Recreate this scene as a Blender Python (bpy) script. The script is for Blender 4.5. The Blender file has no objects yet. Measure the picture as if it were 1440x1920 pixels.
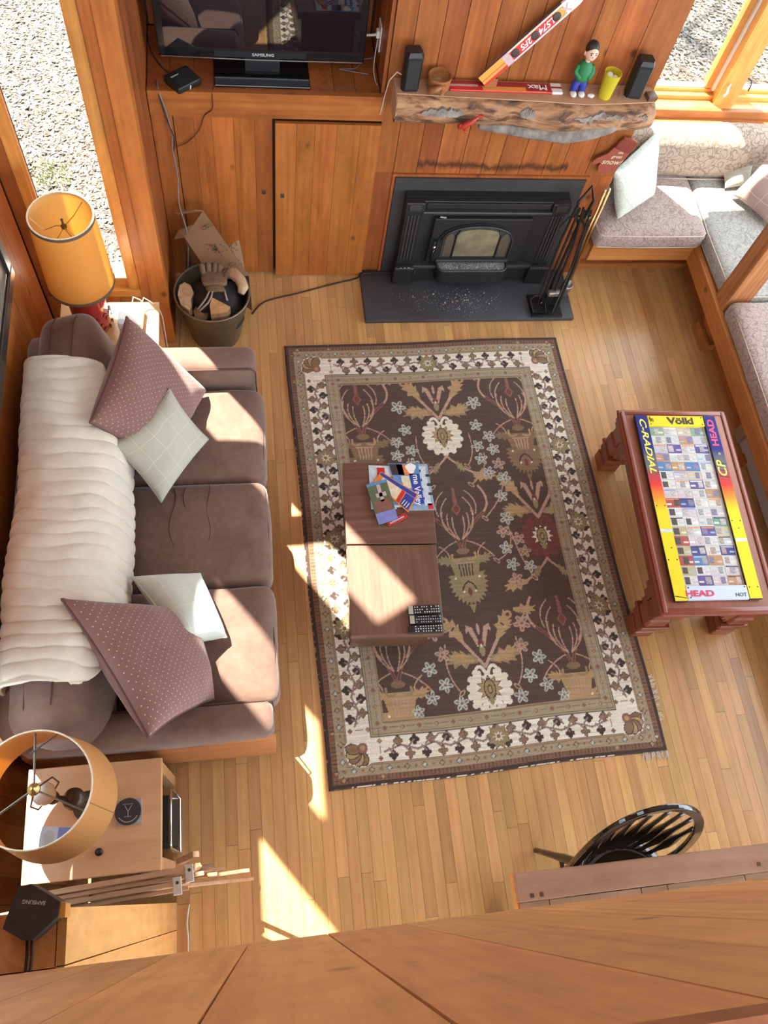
import bpy, bmesh, math, random
import numpy as np
from mathutils import Vector, Matrix, noise

# ------------------------------------------------------------------ camera, sky, sun, exposure
scene = bpy.context.scene
COL = scene.collection
H_CAM = 3.8
F_PX = 1523.934
cam_data = bpy.data.cameras.new('camera')
cam_data.sensor_fit = 'VERTICAL'
cam_data.sensor_height = 24.0
cam_data.lens = 24.0 * F_PX / 1920.0
cam_data.clip_start = 0.05
cam_data.clip_end = 200
cam = bpy.data.objects.new('camera', cam_data)
COL.objects.link(cam)
cam.matrix_world = Matrix(((0.98710645, 0.04853401, -0.15252968, 0.0),
                           (-0.10854888, 0.90329601, -0.41505837, 0.0),
                           (0.117635, 0.42626372, 0.89691764, H_CAM),
                           (0, 0, 0, 1)))
scene.camera = cam

SKY_STRENGTH = 3.8
world = bpy.data.worlds.new('world')
scene.world = world
world.use_nodes = True
bg = world.node_tree.nodes['Background']
bg.inputs['Color'].default_value = (0.80, 0.90, 1.0, 1)
bg.inputs['Strength'].default_value = SKY_STRENGTH

SUN_DIR = Vector((0.263, -0.3618, -0.8944))
sun_data = bpy.data.lights.new('sun', 'SUN')
sun_data.energy = 21.0
sun_data.color = (1.0, 0.93, 0.82)
sun_data.angle = math.radians(0.53)
sun = bpy.data.objects.new('sun', sun_data)
COL.objects.link(sun)
sun.rotation_euler = SUN_DIR.to_track_quat('-Z', 'Y').to_euler()
sun.location = (-4, 6, 9)

scene.view_settings.view_transform = 'Standard'
scene.view_settings.look = 'None'
scene.view_settings.exposure = 0.85
scene.view_settings.gamma = 1.0
scene.view_settings.use_curve_mapping = False

RNG = random.Random(11)

# ------------------------------------------------------------------ helpers: objects
ORIG = {}

def link(o, parent=None, origin=None):
    COL.objects.link(o)
    o_w = Vector(origin) if origin is not None else Vector((0, 0, 0))
    if parent is not None:
        o.parent = parent
        o.location = o_w - ORIG[parent.name]
    else:
        o.location = o_w
    ORIG[o.name] = o_w
    return o

def tag(o, label=None, cat=None, group=None, kind=None):
    if label: o['label'] = label
    if cat: o['category'] = cat
    if group: o['group'] = group
    if kind: o['kind'] = kind
    return o

def thing(name, loc, label, cat, group=None):
    e = bpy.data.objects.new(name, None)
    e.empty_display_size = 0.05
    link(e, None, loc)
    return tag(e, label, cat, group)

def struct_empty(name, loc=(0, 0, 0), label=None):
    e = bpy.data.objects.new(name, None)
    e.empty_display_size = 0.05
    link(e, None, loc)
    e['kind'] = 'structure'
    if label: e['label'] = label
    return e

class MB:
    """collects polygons in world coordinates and links them as one mesh object"""
    def __init__(self, M=None):
        self.v = []; self.f = []; self.uv = None
        self.M = M or Matrix.Identity(4)
    def add(self, vs, fs):
        b = len(self.v)
        for p in vs:
            self.v.append(self.M @ Vector(p))
        for f in fs:
            self.f.append([b + i for i in f])
        return self
    def box(self, x0, x1, y0, y1, z0, z1, bev=0.0, seg=2):
        if bev > 0:
            bm = bmesh.new()
            bmesh.ops.create_cube(bm, size=1.0)
            for v in bm.verts:
                v.co = Vector(((x0 + x1) / 2 + v.co.x * (x1 - x0), (y0 + y1) / 2 + v.co.y * (y1 - y0), (z0 + z1) / 2 + v.co.z * (z1 - z0)))
            bmesh.ops.bevel(bm, geom=list(bm.edges), offset=bev, segments=seg, affect='EDGES', profile=0.5)
            self.add_bm(bm)
            return self
        vs = [(x0, y0, z0), (x1, y0, z0), (x1, y1, z0), (x0, y1, z0), (x0, y0, z1), (x1, y0, z1), (x1, y1, z1), (x0, y1, z1)]
        return self.add(vs, [(0, 3, 2, 1), (4, 5, 6, 7), (0, 1, 5, 4), (1, 2, 6, 5), (2, 3, 7, 6), (3, 0, 4, 7)])
    def add_bm(self, bm):
        bm.verts.ensure_lookup_table()
        for i, v in enumerate(bm.verts): v.index = i
        self.add([v.co.copy() for v in bm.verts], [[v.index for v in f.verts] for f in bm.faces])
        bm.free()
    def cyl(self, p0, p1, r0, r1=None, n=16, cap=True):
        return self.tube([p0, p1], [r0, r0 if r1 is None else r1], n, cap)
    def tube(self, path, r, n=8, cap=True, closed=False):
        path = [Vector(p) for p in path]
        m = len(path)
        rs = [r] * m if not isinstance(r, (list, tuple)) else list(r)
        vs = []; fs = []
        up = None
        for i in range(m):
            if closed:
                t = path[(i + 1) % m] - path[(i - 1) % m]
            else:
                t = path[min(i + 1, m - 1)] - path[max(i - 1, 0)]
            if t.length < 1e-9: t = Vector((0, 0, 1))
            t.normalize()
            if up is None:
                up = Vector((0, 0, 1)) if abs(t.z) < 0.9 else Vector((1, 0, 0))
            a = up - t * up.dot(t)
            if a.length < 1e-6:
                a = Vector((1, 0, 0)) - t * t.x
            a.normalize(); b = t.cross(a); up = a
            for k in range(n):
                an = 2 * math.pi * k / n
                vs.append(path[i] + (a * math.cos(an) + b * math.sin(an)) * rs[i])
        rows = m if closed else m - 1
        for i in range(rows):
            j = (i + 1) % m
            for k in range(n):
                l = (k + 1) % n
                fs.append((i * n + k, i * n + l, j * n + l, j * n + k))
        if cap and not closed:
            fs.append(tuple(range(n - 1, -1, -1)))
            fs.append(tuple((m - 1) * n + k for k in range(n)))
        return self.add(vs, fs)
    def lathe(self, cx, cy, prof, n=32, capb=True, capt=True):
        vs = []; fs = []
        for (r, z) in prof:
            for k in range(n):
                a = 2 * math.pi * k / n
                vs.append((cx + r * math.cos(a), cy + r * math.sin(a), z))
        for i in range(len(prof) - 1):
            for k in range(n):
                l = (k + 1) % n
                fs.append((i * n + k, i * n + l, (i + 1) * n + l, (i + 1) * n + k))
        if capb: fs.append(tuple(range(n - 1, -1, -1)))
        if capt: fs.append(tuple((len(prof) - 1) * n + k for k in range(n)))
        return self.add(vs, fs)
    def prism(self, poly, z0, z1):
        n = len(poly)
        vs = [(p[0], p[1], z0) for p in poly] + [(p[0], p[1], z1) for p in poly]
        fs = [tuple(range(n - 1, -1, -1)), tuple(range(n, 2 * n))]
        for i in range(n):
            j = (i + 1) % n
            fs.append((i, j, n + j, n + i))
        return self.add(vs, fs)
    def ball(self, c, r, n=12, sx=1, sy=1, sz=1):
        bm = bmesh.new()
        bmesh.ops.create_uvsphere(bm, u_segments=n, v_segments=max(6, n // 2 + 2), radius=1)
        for v in bm.verts:
            v.co = Vector((c[0] + v.co.x * r * sx, c[1] + v.co.y * r * sy, c[2] + v.co.z * r * sz))
        self.add_bm(bm)
        return self
    def rbox(self, x0, x1, y0, y1, z0, z1, r, n=10, bulge=(0, 0, 0), nz=0.0, seed=0):
        """cushion: rounded box with bulged faces"""
        cx, cy, cz = (x0 + x1) / 2, (y0 + y1) / 2, (z0 + z1) / 2
        hx, hy, hz = (x1 - x0) / 2, (y1 - y0) / 2, (z1 - z0) / 2
        r = min(r, hx * .98, hy * .98, hz * .98)
        bm = bmesh.new()
        bmesh.ops.create_cube(bm, size=2.0)
        bmesh.ops.subdivide_edges(bm, edges=list(bm.edges), cuts=n, use_grid_fill=True)
        for v in bm.verts:
            q = Vector(v.co)
            # concentrate verts near the edges
            q = Vector([math.copysign(1 - (1 - abs(c)) ** 1.6 * 1.0, c) if abs(c) < 1 else c for c in q])
            p = Vector((q.x * hx, q.y * hy, q.z * hz))
            cl = Vector((max(-hx + r, min(hx - r, p.x)), max(-hy + r, min(hy - r, p.y)), max(-hz + r, min(hz - r, p.z))))
            d = p - cl
            if d.length > 1e-9:
                p = cl + d.normalized() * r
            u, w, h = p.x / hx, p.y / hy, p.z / hz
            p.x += bulge[0] * u * (1 - w * w) * (1 - h * h)
            p.y += bulge[1] * w * (1 - u * u) * (1 - h * h)
            p.z += bulge[2] * h * (1 - u * u) * (1 - w * w)
            if nz:
                p += Vector(noise.noise_vector((p + Vector((cx + seed, cy, cz))) * 7)) * nz
            v.co = p + Vector((cx, cy, cz))
        self.add_bm(bm)
        return self
    def build(self, name, mat, parent=None, smooth=False, kind=None, auto=None):
        co = np.array([tuple(p) for p in self.v], dtype=float)
        lo, hi = co.min(0), co.max(0)
        org = Vector(((lo[0] + hi[0]) / 2, (lo[1] + hi[1]) / 2, lo[2]))
        me = bpy.data.meshes.new(name)
        me.from_pydata([tuple(Vector(p) - org) for p in self.v], [], self.f)
        if self.uv is not None:
            ul = me.uv_layers.new(name='UVMap')
            li = np.zeros(len(me.loops), dtype=np.int32)
            me.loops.foreach_get('vertex_index', li)
            ul.data.foreach_set('uv', np.asarray(self.uv, dtype=np.float32)[li].ravel())
        if smooth:
            me.polygons.foreach_set('use_smooth', [True] * len(me.polygons))
            if auto is not None:
                try: me.set_sharp_from_angle(angle=math.radians(auto))
                except Exception: pass
        me.materials.append(MAT(mat))
        o = bpy.data.objects.new(name, me)
        link(o, parent, org)
        if kind: o['kind'] = kind
        return o

def RZ(cx, cy, deg):
    return Matrix.Translation((cx, cy, 0)) @ Matrix.Rotation(math.radians(deg), 4, 'Z') @ Matrix.Translation((-cx, -cy, 0))

UNIT = {}
def unit_box(mat):
    """shared 12-triangle box mesh, one per material, scaled per piece"""
    if mat not in UNIT:
        me = bpy.data.meshes.new('board')
        s = .5
        vs = [(-s, -s, -s), (s, -s, -s), (s, s, -s), (-s, s, -s), (-s, -s, s), (s, -s, s), (s, s, s), (-s, s, s)]
        me.from_pydata(vs, [], [(0, 3, 2, 1), (4, 5, 6, 7), (0, 1, 5, 4), (1, 2, 6, 5), (2, 3, 7, 6), (3, 0, 4, 7)])
        me.materials.append(MAT(mat))
        UNIT[mat] = me
    return UNIT[mat]

def piece(name, mat, parent, x0, x1, y0, y1, z0, z1):
    o = bpy.data.objects.new(name, unit_box(mat))
    link(o, parent, ((x0 + x1) / 2, (y0 + y1) / 2, (z0 + z1) / 2))
    o.scale = (abs(x1 - x0), abs(y1 - y0), abs(z1 - z0))
    return o

def quad_pillow(name, mat, parent, A, B, C, D, th, pull=.07, nz=.012, seed=0, n=26, flat=.38, piping=None, pr=.005):
    """pillow spanned by four 3D corners; rim seam, puffed middle, creases by noise"""
    A, B, C, D = map(Vector, (A, B, C, D))
    nrm = ((B - A).cross(D - A) + (C - B).cross(A - B)).normalized()
    w = ((B - A).length + (C - D).length) / 2; h = ((D - A).length + (C - B).length) / 2
    m = MB(); uv = []
    def pt(s, t):
        s2 = s * (1 - pull * (1 - t * t) * abs(s)); t2 = t * (1 - pull * (1 - s * s) * abs(t))
        a, b = (s2 + 1) / 2, (t2 + 1) / 2
        return A * (1 - a) * (1 - b) + B * a * (1 - b) + C * a * b + D * (1 - a) * b
    for side in (1, -1):
        vs = []; fs = []
        for i in range(n + 1):
            for j in range(n + 1):
                s = math.sin((i / n * 2 - 1) * math.pi / 2); t = math.sin((j / n * 2 - 1) * math.pi / 2)
                p = pt(s, t)
                k = max(0, (1 - s * s) * (1 - t * t)) ** flat
                d = side * th / 2 * k
                rr = 1 - max(abs(s), abs(t)) ** 6
                q = p * 6 + Vector((seed, seed * 1.7, side * 3))
                wr = noise.noise(q) * nz * rr + noise.noise(q * 2.6) * nz * .45 * rr
                # creases running in from the corners
                wr += -abs(math.sin(6 * math.atan2(t, s) + seed)) * nz * .35 * rr * (1 - k)
                vs.append(p + nrm * (d + side * wr))
                uv.append((s * w / 2 + .5 * seed, t * h / 2))
        for i in range(n):
            for j in range(n):
                a = i * (n + 1) + j
                f = (a, a + n + 1, a + n + 2, a + 1)
                fs.append(f if side > 0 else f[::-1])
        m.add(vs, fs)
    m.uv = uv
    o = m.build(name, mat, parent, smooth=True)
    if piping:
        path = []
        for k in range(4):
            for i in range(n):
                s = math.sin((i / n * 2 - 1) * math.pi / 2)
                st = [(s, -1), (1, s), (-s, 1), (-1, -s)][k]
                path.append(pt(*st))
        MB().tube(path, pr, 6, closed=True).build('piping', piping, o if parent is not None or True else None, smooth=True)
    return o

def text(body, size, M, mat, parent, name='lettering', extrude=.0004, bold=0.0, shear=0.0, sx=1.0, align='CENTER'):
    cu = bpy.data.curves.new(name, 'FONT')
    cu.body = body; cu.size = size; cu.extrude = extrude; cu.offset = bold; cu.shear = shear
    cu.align_x = align; cu.align_y = 'CENTER'
    cu.resolution_u = 3
    tmp = bpy.data.objects.new('tmp_text', cu)
    COL.objects.link(tmp)
    bpy.context.view_layer.update()
    me = bpy.data.meshes.new_from_object(tmp.evaluated_get(bpy.context.evaluated_depsgraph_get()))
    bpy.data.objects.remove(tmp); bpy.data.curves.remove(cu)
    me.transform(Matrix.Diagonal((sx, 1, 1, 1)))
    org = M.to_translation()
    me.transform(M.to_3x3().to_4x4())
    me.materials.clear(); me.materials.append(MAT(mat))
    me.name = name
    o = bpy.data.objects.new(name, me)
    link(o, parent, org)
    return o

def basis(loc, xdir, ydir):
    """matrix whose local x and y run along the given world directions"""
    x = Vector(xdir).normalized(); y = Vector(ydir); y = (y - x * y.dot(x)).normalized(); z = x.cross(y)
    return Matrix(((x.x, y.x, z.x, loc[0]), (x.y, y.y, z.y, loc[1]), (x.z, y.z, z.z, loc[2]), (0, 0, 0, 1)))
# ------------------------------------------------------------------ materials
_M = {}
_DEF = {}
def MAT(name):
    if name not in _M:
        _M[name] = _DEF[name](name)
    return _M[name]

def base_mat(name):
    m = bpy.data.materials.new(name); m.use_nodes = True
    nt = m.node_tree; b = nt.nodes['Principled BSDF']
    return m, nt, b

def N(nt, t, **kw):
    n = nt.nodes.new(t)
    for k, v in kw.items():
        if hasattr(n, k) and not k.startswith('i_'): setattr(n, k, v)
    return n

def seti(n, **kw):
    for k, v in kw.items():
        n.inputs[k.replace('_', ' ')].default_value = v

def rgb4(c): return (c[0], c[1], c[2], 1)

def math_node(nt, op, a, b=None, clamp=False):
    n = nt.nodes.new('ShaderNodeMath'); n.operation = op; n.use_clamp = clamp
    for i, x in enumerate((a, b)):
        if x is None: continue
        if isinstance(x, (int, float)): n.inputs[i].default_value = x
        else: nt.links.new(x, n.inputs[i])
    return n.outputs[0]

def mixc(nt, fac, a, b, mode='MIX'):
    n = nt.nodes.new('ShaderNodeMix'); n.data_type = 'RGBA'; n.blend_type = mode
    for i, x in ((0, fac), (6, a), (7, b)):
        if isinstance(x, (int, float)): n.inputs[i].default_value = x
        elif isinstance(x, (tuple, list)): n.inputs[i].default_value = rgb4(x)
        else: nt.links.new(x, n.inputs[i])
    return n.outputs[2]

def ramp(nt, fac, stops):
    n = nt.nodes.new('ShaderNodeValToRGB')
    el = n.color_ramp.elements
    while len(el) > 1: el.remove(el[-1])
    el[0].position = stops[0][0]; el[0].color = rgb4(stops[0][1])
    for p, c in stops[1:]:
        e = el.new(p); e.color = rgb4(c)
    nt.links.new(fac, n.inputs[0])
    return n.outputs[0]

def bump(nt, b, h, strength=.2, dist=.002):
    n = nt.nodes.new('ShaderNodeBump')
    n.inputs['Strength'].default_value = strength; n.inputs['Distance'].default_value = dist
    nt.links.new(h, n.inputs['Height']); nt.links.new(n.outputs[0], b.inputs['Normal'])

def rnd_piece(nt):
    oi = nt.nodes.new('ShaderNodeObjectInfo'); ge = nt.nodes.new('ShaderNodeNewGeometry')
    s = math_node(nt, 'ADD', oi.outputs['Random'], ge.outputs['Random Per Island'])
    return math_node(nt, 'FRACT', s)

def wood(light, mid, dark, axis='Z', var=.5, rough=.42, knots=.5, fine=1.0, coat=0.0, stain=None, streak=.5, spread=.30, hue=.010, blotch=.30):
    def mk(name):
        m, nt, b = base_mat(name)
        ge = nt.nodes.new('ShaderNodeNewGeometry')
        r = rnd_piece(nt)
        cmb = nt.nodes.new('ShaderNodeCombineXYZ')
        for i, k in enumerate((37.1, 23.7, 51.3)):
            nt.links.new(math_node(nt, 'MULTIPLY', r, k), cmb.inputs[i])
        add = nt.nodes.new('ShaderNodeVectorMath'); add.operation = 'ADD'
        nt.links.new(ge.outputs['Position'], add.inputs[0]); nt.links.new(cmb.outputs[0], add.inputs[1])
        def mapped(al, ac):
            mp = nt.nodes.new('ShaderNodeMapping')
            sc = [ac, ac, ac]; sc['XYZ'.index(axis)] = al
            mp.inputs['Scale'].default_value = sc
            nt.links.new(add.outputs[0], mp.inputs['Vector'])
            return mp.outputs[0]
        n1 = nt.nodes.new('ShaderNodeTexNoise'); seti(n1, Scale=1.0, Detail=5.0, Roughness=.6, Distortion=.9)
        nt.links.new(mapped(1.3 * fine, 16 * fine), n1.inputs['Vector'])
        n2 = nt.nodes.new('ShaderNodeTexNoise'); seti(n2, Scale=1.0, Detail=3.0, Roughness=.7, Distortion=.2)
        nt.links.new(mapped(5 * fine, 150 * fine), n2.inputs['Vector'])
        wv = nt.nodes.new('ShaderNodeTexWave'); wv.wave_type = 'RINGS'
        wv.rings_direction = axis
        seti(wv, Scale=1.0, Distortion=5.0, Detail=2.0); wv.inputs['Detail Scale'].default_value = .9
        nt.links.new(mapped(.9 * fine, 13 * fine), wv.inputs['Vector'])
        g = math_node(nt, 'ADD', math_node(nt, 'MULTIPLY', n1.outputs[0], .66), math_node(nt, 'MULTIPLY', wv.outputs[0], .12 * streak))
        g = math_node(nt, 'ADD', g, math_node(nt, 'MULTIPLY', n2.outputs[0], .26))
        col = ramp(nt, g, [(.5 - spread, dark), (.5, mid), (.5 + spread, light)])
        if knots > 0:
            vo = nt.nodes.new('ShaderNodeTexVoronoi'); seti(vo, Scale=1.0)
            nt.links.new(mapped(5.5, 8.0), vo.inputs['Vector'])
            sc_ = nt.nodes.new('ShaderNodeSeparateColor'); nt.links.new(vo.outputs['Color'], sc_.inputs[0])
            pick = math_node(nt, 'LESS_THAN', sc_.outputs[0], .28)
            mr = nt.nodes.new('ShaderNodeMapRange'); mr.inputs[1].default_value = .06; mr.inputs[2].default_value = .17
            mr.inputs[3].default_value = knots; mr.inputs[4].default_value = 0
            nt.links.new(vo.outputs['Distance'], mr.inputs[0])
            col = mixc(nt, math_node(nt, 'MULTIPLY', mr.outputs[0], pick), col, tuple(c * .22 for c in dark))
        # broad tone drift and piece-to-piece tone
        n3 = nt.nodes.new('ShaderNodeTexNoise'); seti(n3, Scale=1.0, Detail=2.0)
        nt.links.new(mapped(1.5, 3.0), n3.inputs['Vector'])
        v = math_node(nt, 'ADD', math_node(nt, 'MULTIPLY', math_node(nt, 'SUBTRACT', r, .5), var), math_node(nt, 'MULTIPLY', math_node(nt, 'SUBTRACT', n3.outputs[0], .5), .5))
        n4 = nt.nodes.new('ShaderNodeTexNoise'); seti(n4, Scale=1.0, Detail=5.0, Roughness=.65)
        nt.links.new(mapped(9.0, 17.0), n4.inputs['Vector'])
        v = math_node(nt, 'ADD', v, math_node(nt, 'MULTIPLY', math_node(nt, 'SUBTRACT', n4.outputs[0], .5), blotch * 2.2))
        hs = nt.nodes.new('ShaderNodeHueSaturation')
        nt.links.new(math_node(nt, 'ADD', 1.0, v), hs.inputs['Value'])
        nt.links.new(math_node(nt, 'ADD', .5, math_node(nt, 'MULTIPLY', math_node(nt, 'SUBTRACT', math_node(nt, 'FRACT', math_node(nt, 'MULTIPLY', r, 7.3)), .5), hue)), hs.inputs['Hue'])
        nt.links.new(col, hs.inputs['Color'])
        col = hs.outputs[0]
        if stain: col = stain(nt, ge, col)
        nt.links.new(col, b.inputs['Base Color'])
        b.inputs['Roughness'].default_value = rough
        b.inputs['Specular IOR Level'].default_value = .4
        if coat: b.inputs['Coat Weight'].default_value = coat; b.inputs['Coat Roughness'].default_value = .12
        bump(nt, b, g, .12, .002)
        return m
    return mk

def plain(col, rough=.5, metal=0.0, nz=0.0, nscale=30, bmp=0.0, bscale=120, coat=0.0, sheen=0.0, spec=None, col2=None, emit=None):
    def mk(name):
        m, nt, b = base_mat(name)
        tc = nt.nodes.new('ShaderNodeTexCoord')
        b.inputs['Base Color'].default_value = rgb4(col)
        if nz or col2:
            n = nt.nodes.new('ShaderNodeTexNoise'); seti(n, Scale=nscale, Detail=4.0, Roughness=.6)
            nt.links.new(tc.outputs['Object'], n.inputs['Vector'])
            c2 = col2 or tuple(max(0, c * (1 - nz)) for c in col)
            nt.links.new(ramp(nt, n.outputs[0], [(.33, c2), (.66, col)]), b.inputs['Base Color'])
        b.inputs['Roughness'].default_value = rough
        b.inputs['Metallic'].default_value = metal
        if spec is not None: b.inputs['Specular IOR Level'].default_value = spec
        if coat: b.inputs['Coat Weight'].default_value = coat; b.inputs['Coat Roughness'].default_value = .08
        if sheen: b.inputs['Sheen Weight'].default_value = sheen; b.inputs['Sheen Roughness'].default_value = .4
        if bmp:
            n = nt.nodes.new('ShaderNodeTexNoise'); seti(n, Scale=bscale, Detail=3.0)
            nt.links.new(tc.outputs['Object'], n.inputs['Vector'])
            bump(nt, b, n.outputs[0], bmp, .004)
        if emit:
            b.inputs['Emission Color'].default_value = rgb4(col); b.inputs['Emission Strength'].default_value = emit
        return m
    return mk

def paisley(col, dark, scale=16, tint=None, amt=.62):
    def mk(name):
        m, nt, b = base_mat(name)
        ge = nt.nodes.new('ShaderNodeNewGeometry')
        n = nt.nodes.new('ShaderNodeTexNoise'); seti(n, Scale=16.0, Detail=2.0)
        nt.links.new(ge.outputs['Position'], n.inputs['Vector'])
        mx = nt.nodes.new('ShaderNodeVectorMath'); mx.operation = 'MULTIPLY_ADD'
        mx.inputs[1].default_value = (.075, .075, .075)
        nt.links.new(n.outputs['Color'], mx.inputs[0]); nt.links.new(ge.outputs['Position'], mx.inputs[2])
        vo = nt.nodes.new('ShaderNodeTexVoronoi'); seti(vo, Scale=scale); vo.inputs['Randomness'].default_value = .8
        nt.links.new(mx.outputs[0], vo.inputs['Vector'])
        rings = math_node(nt, 'SINE', math_node(nt, 'MULTIPLY', vo.outputs['Distance'], 21.0))
        vo2 = nt.nodes.new('ShaderNodeTexVoronoi'); vo2.feature = 'DISTANCE_TO_EDGE'; seti(vo2, Scale=scale)
        nt.links.new(mx.outputs[0], vo2.inputs['Vector'])
        edge = math_node(nt, 'LESS_THAN', vo2.outputs['Distance'], .035)
        line = math_node(nt, 'MAXIMUM', math_node(nt, 'GREATER_THAN', rings, .78), edge)
        n2 = nt.nodes.new('ShaderNodeTexNoise'); seti(n2, Scale=3.5, Detail=2.0)
        nt.links.new(ge.outputs['Position'], n2.inputs['Vector'])
        basec = mixc(nt, n2.outputs[0], col, tint or tuple(c * .8 for c in col))
        c = mixc(nt, math_node(nt, 'MULTIPLY', line, amt), basec, dark)
        nt.links.new(c, b.inputs['Base Color'])
        b.inputs['Roughness'].default_value = .85
        b.inputs['Sheen Weight'].default_value = .2
        bump(nt, b, line, .25, .002)
        return m
    return mk

def uv_fabric(col, kind='dots', mark=(.7, .6, .5), size=.022, col2=None):
    def mk(name):
        m, nt, b = base_mat(name)
        tc = nt.nodes.new('ShaderNodeTexCoord')
        n = nt.nodes.new('ShaderNodeTexNoise'); seti(n, Scale=5.0, Detail=3.0)
        nt.links.new(tc.outputs['Object'], n.inputs['Vector'])
        basec = mixc(nt, n.outputs[0], tuple(c * .86 for c in col), tuple(min(1, c * 1.1) for c in col))
        sp = nt.nodes.new('ShaderNodeSeparateXYZ'); nt.links.new(tc.outputs['UV'], sp.inputs[0])
        if kind == 'dots':
            r = .7071
            a = math_node(nt, 'ADD', math_node(nt, 'MULTIPLY', sp.outputs[0], r / size), math_node(nt, 'MULTIPLY', sp.outputs[1], r / size))
            c = math_node(nt, 'SUBTRACT', math_node(nt, 'MULTIPLY', sp.outputs[0], r / size), math_node(nt, 'MULTIPLY', sp.outputs[1], r / size))
            fa = math_node(nt, 'SUBTRACT', math_node(nt, 'FRACT', a), .5); fc = math_node(nt, 'SUBTRACT', math_node(nt, 'FRACT', c), .5)
            d = math_node(nt, 'SQRT', math_node(nt, 'ADD', math_node(nt, 'MULTIPLY', fa, fa), math_node(nt, 'MULTIPLY', fc, fc)))
            mask = math_node(nt, 'LESS_THAN', d, .10)
        else:
            nn = nt.nodes.new('ShaderNodeTexNoise'); seti(nn, Scale=9.0, Detail=1.0)
            nt.links.new(tc.outputs['UV'], nn.inputs['Vector'])
            wob = math_node(nt, 'MULTIPLY', math_node(nt, 'SUBTRACT', nn.outputs[0], .5), .45)
            fa = math_node(nt, 'FRACT', math_node(nt, 'ADD', math_node(nt, 'MULTIPLY', sp.outputs[0], 1 / size), wob))
            fc = math_node(nt, 'FRACT', math_node(nt, 'ADD', math_node(nt, 'MULTIPLY', sp.outputs[1], 1 / size), wob))
            mask = math_node(nt, 'MAXIMUM', math_node(nt, 'LESS_THAN', fa, .045), math_node(nt, 'LESS_THAN', fc, .045))
        c = mixc(nt, math_node(nt, 'MULTIPLY', mask, .8), basec, mark)
        nt.links.new(c, b.inputs['Base Color'])
        b.inputs['Roughness'].default_value = .85; b.inputs['Sheen Weight'].default_value = .25
        wv = nt.nodes.new('ShaderNodeTexNoise'); seti(wv, Scale=300.0)
        nt.links.new(tc.outputs['Object'], wv.inputs['Vector'])
        bump(nt, b, wv.outputs[0], .15, .001)
        return m
    return mk

def suede(col, col2):
    def mk(name):
        m, nt, b = base_mat(name)
        ge = nt.nodes.new('ShaderNodeNewGeometry')
        n = nt.nodes.new('ShaderNodeTexNoise'); seti(n, Scale=6.0, Detail=5.0, Roughness=.65, Distortion=.6)
        nt.links.new(ge.outputs['Position'], n.inputs['Vector'])
        n2 = nt.nodes.new('ShaderNodeTexNoise'); seti(n2, Scale=34.0, Detail=3.0)
        nt.links.new(ge.outputs['Position'], n2.inputs['Vector'])
        f = math_node(nt, 'ADD', math_node(nt, 'MULTIPLY', n.outputs[0], .75), math_node(nt, 'MULTIPLY', n2.outputs[0], .25))
        nt.links.new(ramp(nt, f, [(.35, col2), (.65, col)]), b.inputs['Base Color'])
        b.inputs['Roughness'].default_value = .8; b.inputs['Sheen Weight'].default_value = .35; b.inputs['Sheen Roughness'].default_value = .45
        bump(nt, b, n2.outputs[0], .18, .003)
        return m
    return mk

def glass_pane(name):
    m, nt, b = base_mat(name)
    nt.nodes.remove(b)
    tr = nt.nodes.new('ShaderNodeBsdfTransparent'); gl = nt.nodes.new('ShaderNodeBsdfGlossy')
    gl.inputs['Roughness'].default_value = .02
    tr.inputs['Color'].default_value = (.94, .96, .95, 1)
    lw_ = nt.nodes.new('ShaderNodeLayerWeight'); lw_.inputs['Blend'].default_value = .5
    fac = math_node(nt, 'ADD', .03, math_node(nt, 'MULTIPLY', math_node(nt, 'POWER', lw_.outputs['Facing'], 4.0), .5))
    mx = nt.nodes.new('ShaderNodeMixShader')
    nt.links.new(fac, mx.inputs[0]); nt.links.new(tr.outputs[0], mx.inputs[1]); nt.links.new(gl.outputs[0], mx.inputs[2])
    nt.links.new(mx.outputs[0], nt.nodes['Material Output'].inputs['Surface'])
    return m

def translucent(col, tcol, fac=.45, rough=.7, noisy=0.0):
    def mk(name):
        m, nt, b = base_mat(name)
        b.inputs['Base Color'].default_value = rgb4(col); b.inputs['Roughness'].default_value = rough
        if noisy:
            tc = nt.nodes.new('ShaderNodeTexCoord'); n = nt.nodes.new('ShaderNodeTexNoise'); seti(n, Scale=90.0, Detail=2.0)
            nt.links.new(tc.outputs['Object'], n.inputs['Vector'])
            bump(nt, b, n.outputs[0], noisy, .002)
        t = nt.nodes.new('ShaderNodeBsdfTranslucent'); t.inputs['Color'].default_value = rgb4(tcol)
        mx = nt.nodes.new('ShaderNodeMixShader'); mx.inputs[0].default_value = fac
        nt.links.new(b.outputs[0], mx.inputs[1]); nt.links.new(t.outputs[0], mx.inputs[2])
        nt.links.new(mx.outputs[0], nt.nodes['Material Output'].inputs['Surface'])
        return m
    return mk

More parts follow.
